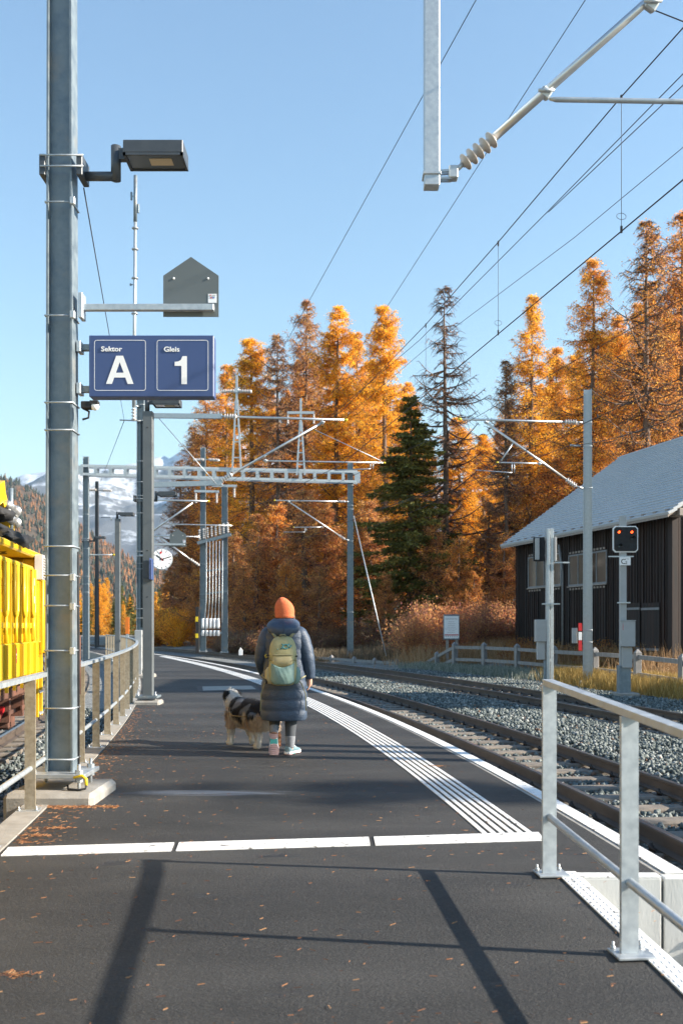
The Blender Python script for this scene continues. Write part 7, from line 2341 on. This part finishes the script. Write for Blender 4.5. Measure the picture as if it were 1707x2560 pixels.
def backpack():
    t = empty('backpack', (PX_ + 0.0, PY - 0.20, 0.78), 0, 'olive and teal hiking backpack on the back of the walking person', 'backpack')
    olive = mat('olive_fabric', (0.36, 0.32, 0.15), (0.44, 0.39, 0.20), rough=0.7, scale=16, coord='obj', bump=0.2, bscale=40)
    tan = mat('tan_fabric', (0.42, 0.35, 0.18), (0.48, 0.40, 0.22), rough=0.7, scale=16, coord='obj', bump=0.2, bscale=40)
    teal = mat('teal_fabric', (0.15, 0.25, 0.23), (0.22, 0.32, 0.28), rough=0.65, scale=14, coord='obj', bump=0.2, bscale=40)
    strap = mat('strap_olive', (0.25, 0.23, 0.13), (0.30, 0.28, 0.17), rough=0.8, scale=40, coord='obj')
    # z local 0 .. 0.54; back of the pack at y = +0.03, outer face towards -Y
    rowsU = [(0.27, 0, -.02, .150, .095, 2.6), (0.36, 0, -.02, .150, .098, 2.6), (0.44, 0, -.01, .137, .088, 2.6), (0.50, 0, 0.0, .112, .07, 2.5), (0.53, 0, .01, .075, .045, 2.3), (0.54, 0, .015, .03, .02, 2)]
    b = MB(); R_ = [tuple(q) for q in spline(rowsU, 26)]
    zloft(b, R_, 36, lambda i, k, a: 1 + .012 * math.sin(a * 6 + i * .7)); b.build('top_compartment', olive, t)
    rowsL = [(0.0, 0, -.01, .07, .05, 2.5), (0.015, 0, -.015, .115, .075, 2.6), (0.06, 0, -.02, .148, .092, 2.7), (0.15, 0, -.022, .158, .098, 2.7), (0.268, 0, -.02, .151, .096, 2.6)]
    b = MB(); R2 = [tuple(q) for q in spline(rowsL, 26)]
    zloft(b, R2, 36, lambda i, k, a: 1 + .014 * math.sin(a * 5 - i * .5)); b.build('main_compartment', olive, t)
    # outer teal pocket with slanted upper edge
    b = MB()
    pts = []
    nx, nzv = 18, 12
    V, Fq = [], []
    for j in range(nzv + 1):
        for i in range(nx + 1):
            u = -1 + 2 * i / nx; v = j / nzv
            top = 0.20 + 0.055 * abs(u) ** 1.5
            z_ = 0.015 + (top - 0.015) * v
            wdt = 0.142 if z_ > 0.05 else 0.105 + 0.037 * (z_ - 0.015) / 0.035
            y = -0.022 - 0.104 * (1 - abs(u) ** 3.2) ** 0.38 - 0.026 * math.sin(math.pi * min(1, v * 0.9 + .05)) * (1 - u * u) + .003 * math.sin(u * 19 + v * 11)
            V.append((u * wdt, y, z_))
    for j in range(nzv):
        for i in range(nx):
            a = j * (nx + 1) + i; Fq.append((a, a + 1, a + nx + 2, a + nx + 1))
    b.add(V, Fq, True); o = b.build('front_pocket', teal, t)
    sm = o.modifiers.new('s', 'SOLIDIFY'); sm.thickness = 0.006
    b = MB(); zloft(b, [(0.20, 0, -.085, .105, .034, 3), (0.27, 0, -.09, .108, .036, 3), (0.315, 0, -.085, .104, .034, 3), (0.33, 0, -.08, .09, .026, 3)], 30); b.build('middle_pocket', tan, t)
    b = MB(); b.tube([(x, -0.108 - .012 * (1 - (x / .11) ** 2), 0.335) for x in np.linspace(-.11, .11, 13)], .006, 6); b.build('zip', strap, t)
    for s in (-1, 1):
        b = MB(); zloft(b, [(0.02, s * .135, -.01, .035, .055), (0.08, s * .155, -.012, .040, .062), (0.16, s * .160, -.012, .034, .058), (0.20, s * .150, -.012, .02, .045)], 18); b.build('side_pocket', teal if s > 0 else tan, t)
        b = MB(); b.bar((s * .143, -.065, .30), (s * .150, -.05, .17), .014, .004, up=(1, 0, 0)); b.bar((s * .148, -.06, .30), (s * .095, -.122, .27), .012, .004); b.build('compression_strap', strap, t)
        # shoulder strap over the shoulder
        b = MB(); b.tube([(s * .06, .03, .50), (s * .10, .02, .555), (s * .145, .07, .605), (s * .165, .16, .63), (s * .155, .27, .61), (s * .13, .37, .52)], .017, 8); b.build('shoulder_strap', strap, t)
        b = MB(); b.tube([(s * .13, .36, .52), (s * .15, .39, .35), (s * .2, .36, .16), (s * .25, .2, .10), (s * .17, .0, .06)], .009, 6); b.build('lower_strap', strap, t)
        b = MB(); b.tube([(s * .16, -.03, .07), (s * .20, .03, .02), (s * .245, .08, -.10), (s * .25, .05, -.28)], .006, 6); b.build('loose_strap', strap, t)
    b = MB(); b.tube([(-.035, -.02, .525), (-.025, -.05, .555), (.025, -.05, .555), (.035, -.02, .525)], .008, 8); b.build('grab_loop', strap, t)
    # teal swirl emblem on the lid
    em = mat('teal_print', (0.07, 0.24, 0.25), rough=0.6)
    def lid_y(x, z_): 
        i = min(range(len(R_)), key=lambda q: abs(R_[q][0] - z_)); r = R_[i]
        return r[2] - r[4] * (max(0.0, 1 - abs(x / r[3]) ** 2.6)) ** (1 / 2.6) - 0.004
    def stroke(P2):
        b = MB(); b.tube([(x, lid_y(x, z_), z_) for x, z_ in P2], .008, 6); b.build('emblem', em, t)
    stroke([(.035 + .030 * math.cos(a), .425 + .022 * math.sin(a)) for a in np.linspace(0.6, 5.6, 14)])
    stroke([(.075, .455), (.055, .43), (.075, .41), (.095, .44)])
    stroke([(-.005, .455), (.01, .44), (.0, .41), (-.02, .405)])
    stroke([(-.055, .40), (-.05, .395)])
    b = MB(); zloft(b, [(0.02, -.175, -.05, .012, .012), (0.07, -.175, -.05, .012, .012)], 8); b.build('buckle', M['black'], t)
    for (x, z_) in ((-.16, .33), (-.165, .30), (.15, .32)):
        b = MB(); b.cbox(x - .014, x + .014, -.075, -.055, z_ - .008, z_ + .008, .003); b.build('buckle', M['black'], t)
    b = MB(); b.tube([(-.175, -.06, .34), (-.195, -.06, .325), (-.18, -.06, .305), (-.165, -.06, .315)], .005, 6); b.build('carabiner', M['yellow_cap'], t)
    return t


backpack()


def dog():
    t = empty('dog', (W(626, 1866, 11.85).x, 11.85, 0), R(-48), 'shaggy tricolour shepherd dog with white neck walking beside the person', 'dog')
    # local: nose to -X, tail to +X
    b = MB()
    S = spline([(-.36, 0, .50, .085), (-.28, 0, .44, .125), (-.16, 0, .40, .150), (0.0, 0, .41, .142), (.16, 0, .415, .130), (.28, 0, .41, .128), (.36, 0, .40, .08)], 26)
    loft(b, [(q[:3], (0, 1, 0), (0, 0, 1), q[3] * 0.92, q[3] * 1.05) for q in S], 20)
    limb(b, [(-.30, 0, .46, .108), (-.35, 0.0, .52, .095), (-.40, .01, .565, .078)])
    b.lathe([(0.004, -.09), (.055, -.07), (.080, -.02), (.080, .03), (.055, .07), (.004, .09)], 16, Matrix.Translation((-.43, .02, .575)) @ Matrix.Rotation(R(90), 4, 'Y'))
    limb(b, [(-.48, .04, .555, .052), (-.54, .075, .530, .036), (-.575, .095, .520, .027)])
    for s in (-1, 1):
        limb(b, [(-.41, s * .058 + .02, .62, .030), (-.405, s * .088 + .02, .615, .028), (-.415, s * .105 + .02, .570, .013)], 8, 8)
    # legs; front: upright with wrist, hind: knee forward, hock back
    limb(b, [(-.25, -.085, .42, .075), (-.26, -.09, .27, .052), (-.275, -.09, .16, .040), (-.28, -.09, .055, .036), (-.295, -.09, .028, .040), (-.33, -.09, .022, .026)])
    limb(b, [(-.23, .085, .42, .075), (-.20, .09, .28, .050), (-.15, .09, .18, .038), (-.10, .09, .11, .034), (-.085, .09, .06, .036), (-.105, .09, .030, .030)])
    limb(b, [(.24, -.085, .42, .100), (.19, -.09, .30, .072), (.25, -.09, .20, .046), (.27, -.09, .09, .036), (.245, -.09, .028, .040), (.21, -.09, .022, .028)])
    limb(b, [(.26, .085, .42, .100), (.25, .09, .30, .070), (.35, .09, .22, .046), (.40, .09, .12, .036), (.39, .09, .05, .038), (.36, .09, .025, .028)])
    # fluffy breeches and chest
    for s in (-1, 1): b.lathe([(0.01, -.12), (.07, -.06), (.085, .02), (.05, .10), (.01, .13)], 12, Matrix.Translation((.30, s * .07, .34)))
    b.lathe([(0.01, -.10), (.06, -.05), (.08, .03), (.04, .11), (.01, .13)], 12, Matrix.Translation((-.33, 0, .42)))
    limb(b, [(.36, 0, .45, .045), (.42, 0, .46, .04), (.46, 0, .44, .03)])
    furm = bpy.data.materials.new('dog_coat'); furm.use_nodes = True
    N, L = furm.node_tree.nodes, furm.node_tree.links
    at = N.new('ShaderNodeAttribute'); at.attribute_name = 'coat'
    L.new(at.outputs['Color'], N['Principled BSDF'].inputs['Base Color']); N['Principled BSDF'].inputs['Roughness'].default_value = 0.75
    o = remesh(b, 'body', 0.011, furm, t, 3)
    me = o.data
    n = len(me.vertices); co = np.empty(n * 3, dtype=np.float32); me.vertices.foreach_get('co', co); co = co.reshape(-1, 3)
    nrm = np.empty(n * 3, dtype=np.float32); me.vertices.foreach_get('normal', nrm); nrm = nrm.reshape(-1, 3)

    def coat_colour(c):
        x, y, z = c[:, 0], c[:, 1], c[:, 2]
        black, grey, white, cream, copper = (np.array(v) for v in ((.016, .015, .017), (.24, .25, .27), (.80, .77, .72), (.68, .57, .44), (.40, .18, .07)))
        col = np.tile(black, (len(c), 1))
        merle = np.sin(x * 26 + np.sin(z * 21) * 1.6) + 0.7 * np.sin(x * 11 + y * 17 + z * 8)
        col = np.where(((merle > 0.45) & (z > .40))[:, None], grey, col)
        belly = z < .36 + 0.05 * np.sin(x * 23) + 0.03 * np.sin(x * 47)
        col = np.where(belly[:, None], cream, col)
        tan = belly & (np.sin(x * 31 + z * 9) > .35)
        col = np.where(tan[:, None], cream * .5 + copper * .5, col)
        rear = (x > .20) & (z < .36)
        col = np.where(rear[:, None], cream * .8 + copper * .2, col)
        leg = z < .20
        col = np.where((leg & (x < 0))[:, None], white * .75 + cream * .25, col)
        col = np.where((leg & (x > 0) & (y < 0))[:, None], white * .7 + cream * .3, col)
        col = np.where((leg & (x > 0) & (y > 0))[:, None], copper * .6 + black * .4, col)
        col = np.where((z < .07)[:, None] & ((x > 0) & (y > 0))[:, None], copper * 1.1, col)
        neck = (x < -.27) & (x > -.49) & (z > .44)
        col = np.where(neck[:, None], white, col)
        ear = (x < -.365) & (np.abs(y - .02) > .060) & (z > .545)
        col = np.where(ear[:, None], black, col)
        col = np.where(((x < -.49))[:, None], copper * .5 + white * .5, col)
        side = (x < -.22) & (z > .25) & (z < .46)
        col = np.where((side & (merle < .2))[:, None], copper * .25 + cream * .75, col)
        return np.clip(col, 0, 1)
    col = coat_colour(co)
    a = me.attributes.new('coat', 'FLOAT_COLOR', 'POINT')
    a.data.foreach_set('color', np.concatenate([col, np.ones((n, 1))], 1).astype(np.float32).ravel())
    # fur: thin tapered strands lying back along the body
    rng = np.random.default_rng(8)
    k = 60000
    vi = rng.integers(0, n, k)
    p0 = co[vi] + rng.normal(0, .004, (k, 3)); nn = nrm[vi]
    z, x = p0[:, 2], p0[:, 0]
    Ls = np.where(z < .12, .011, np.where(z < .24, .022, np.where(z > .42, .036, .058))) * rng.uniform(.6, 1.3, k)
    Ls = np.where(x < -.48, .010, Ls)
    flow = np.stack([np.full(k, .55), np.zeros(k), np.full(k, -.65)], 1) + rng.normal(0, .25, (k, 3))
    d = nn * 0.55 + flow; d /= np.linalg.norm(d, axis=1, keepdims=True)
    d2 = d + np.array([.0, 0, -.5]); d2 /= np.linalg.norm(d2, axis=1, keepdims=True)
    s = np.cross(d, nn + rng.normal(0, .2, (k, 3))); s /= np.linalg.norm(s, axis=1, keepdims=True) + 1e-9
    w = rng.uniform(.0008, .0020, (k, 1))
    mid = p0 + d * Ls[:, None] * .55; tip = mid + d2 * Ls[:, None] * .5
    V = np.stack([p0 - s * w, p0 + s * w, mid + s * w * .8, mid - s * w * .8, tip + s * w * .15, tip - s * w * .15], 1)
    base = np.arange(k)[:, None] * 6
    Fq = np.concatenate([base + np.array([[0, 1, 2, 3]]), base + np.array([[3, 2, 4, 5]])])
    fm = np_mesh('fur', V.reshape(-1, 3), Fq)
    cc = coat_colour(p0) * rng.uniform(.7, 1.25, (k, 1)) + rng.uniform(0, .01, (k, 1))
    aa = fm.attributes.new('coat', 'FLOAT_COLOR', 'POINT')
    aa.data.foreach_set('color', np.concatenate([np.repeat(np.clip(cc, 0, 1), 6, 0), np.ones((k * 6, 1))], 1).astype(np.float32).ravel())
    link('fur', fm, furm, t)
    for s_ in (-1, 1):
        e = MB(); e.lathe([(.002, -.008), (.009, 0), (.002, .008)], 8, Matrix.Translation((-.492, s_ * .045 + .035, .585))); e.build('eye', M['black'], t)
    e = MB(); e.lathe([(.003, -.015), (.017, 0), (.003, .015)], 8, Matrix.Translation((-.598, .105, .525))); e.build('nose', M['black'], t)
    strapm = mat('leash_tan', (0.34, 0.24, 0.10), (0.40, 0.29, 0.13), rough=0.8, scale=30)
    e = MB(); e.tube([(-.20 + .01 * math.cos(a), .165 * math.cos(a), .40 + .165 * math.sin(a)) for a in np.linspace(0, 2 * math.pi, 24, endpoint=False)], .006, 6, closed=True); e.build('harness', M['black'], t)
    # leash
    Mx = root_matrix(t)
    a0 = Mx @ Vector((-.20, -.17, .40)); a1 = Vector((PX_ - .22, PY + 0.30, .80))
    l = MB(); l.tube([a0, a0 + Vector((.05, -.06, -.035)), Vector((a0.x + .16, a0.y - .14, .362)), Vector((PX_ - .26, PY + .34, .372)), Vector((PX_ - .10, PY + .38, .46)), Vector((PX_ - .16, PY + .34, .66)), a1], .006, 6)
    l.single('leash', strapm, 'thin tan leash from the dog to the hand of the person', 'leash')
    return t


dog()
# ---------------------------------------------------------------- the air between here and the mountain
def haze_box(density=4.0e-5):
    mb = MB(); mb.box(-6500, 9500, -30, 10450, -60, 1750)
    m = bpy.data.materials.new('haze'); m.use_nodes = True
    N, L = m.node_tree.nodes, m.node_tree.links
    N.remove(N['Principled BSDF'])
    v = N.new('ShaderNodeVolumePrincipled')
    v.inputs['Color'].default_value = (0.55, 0.78, 1.0, 1)
    v.inputs['Density'].default_value = density
    v.inputs['Anisotropy'].default_value = 0.2
    L.new(v.outputs['Volume'], N['Material Output'].inputs['Volume'])
    o = mb.build('haze', m)
    tag(o, 'thin bluish haze over the valley towards the mountain', 'haze', kind='stuff')


haze_box()
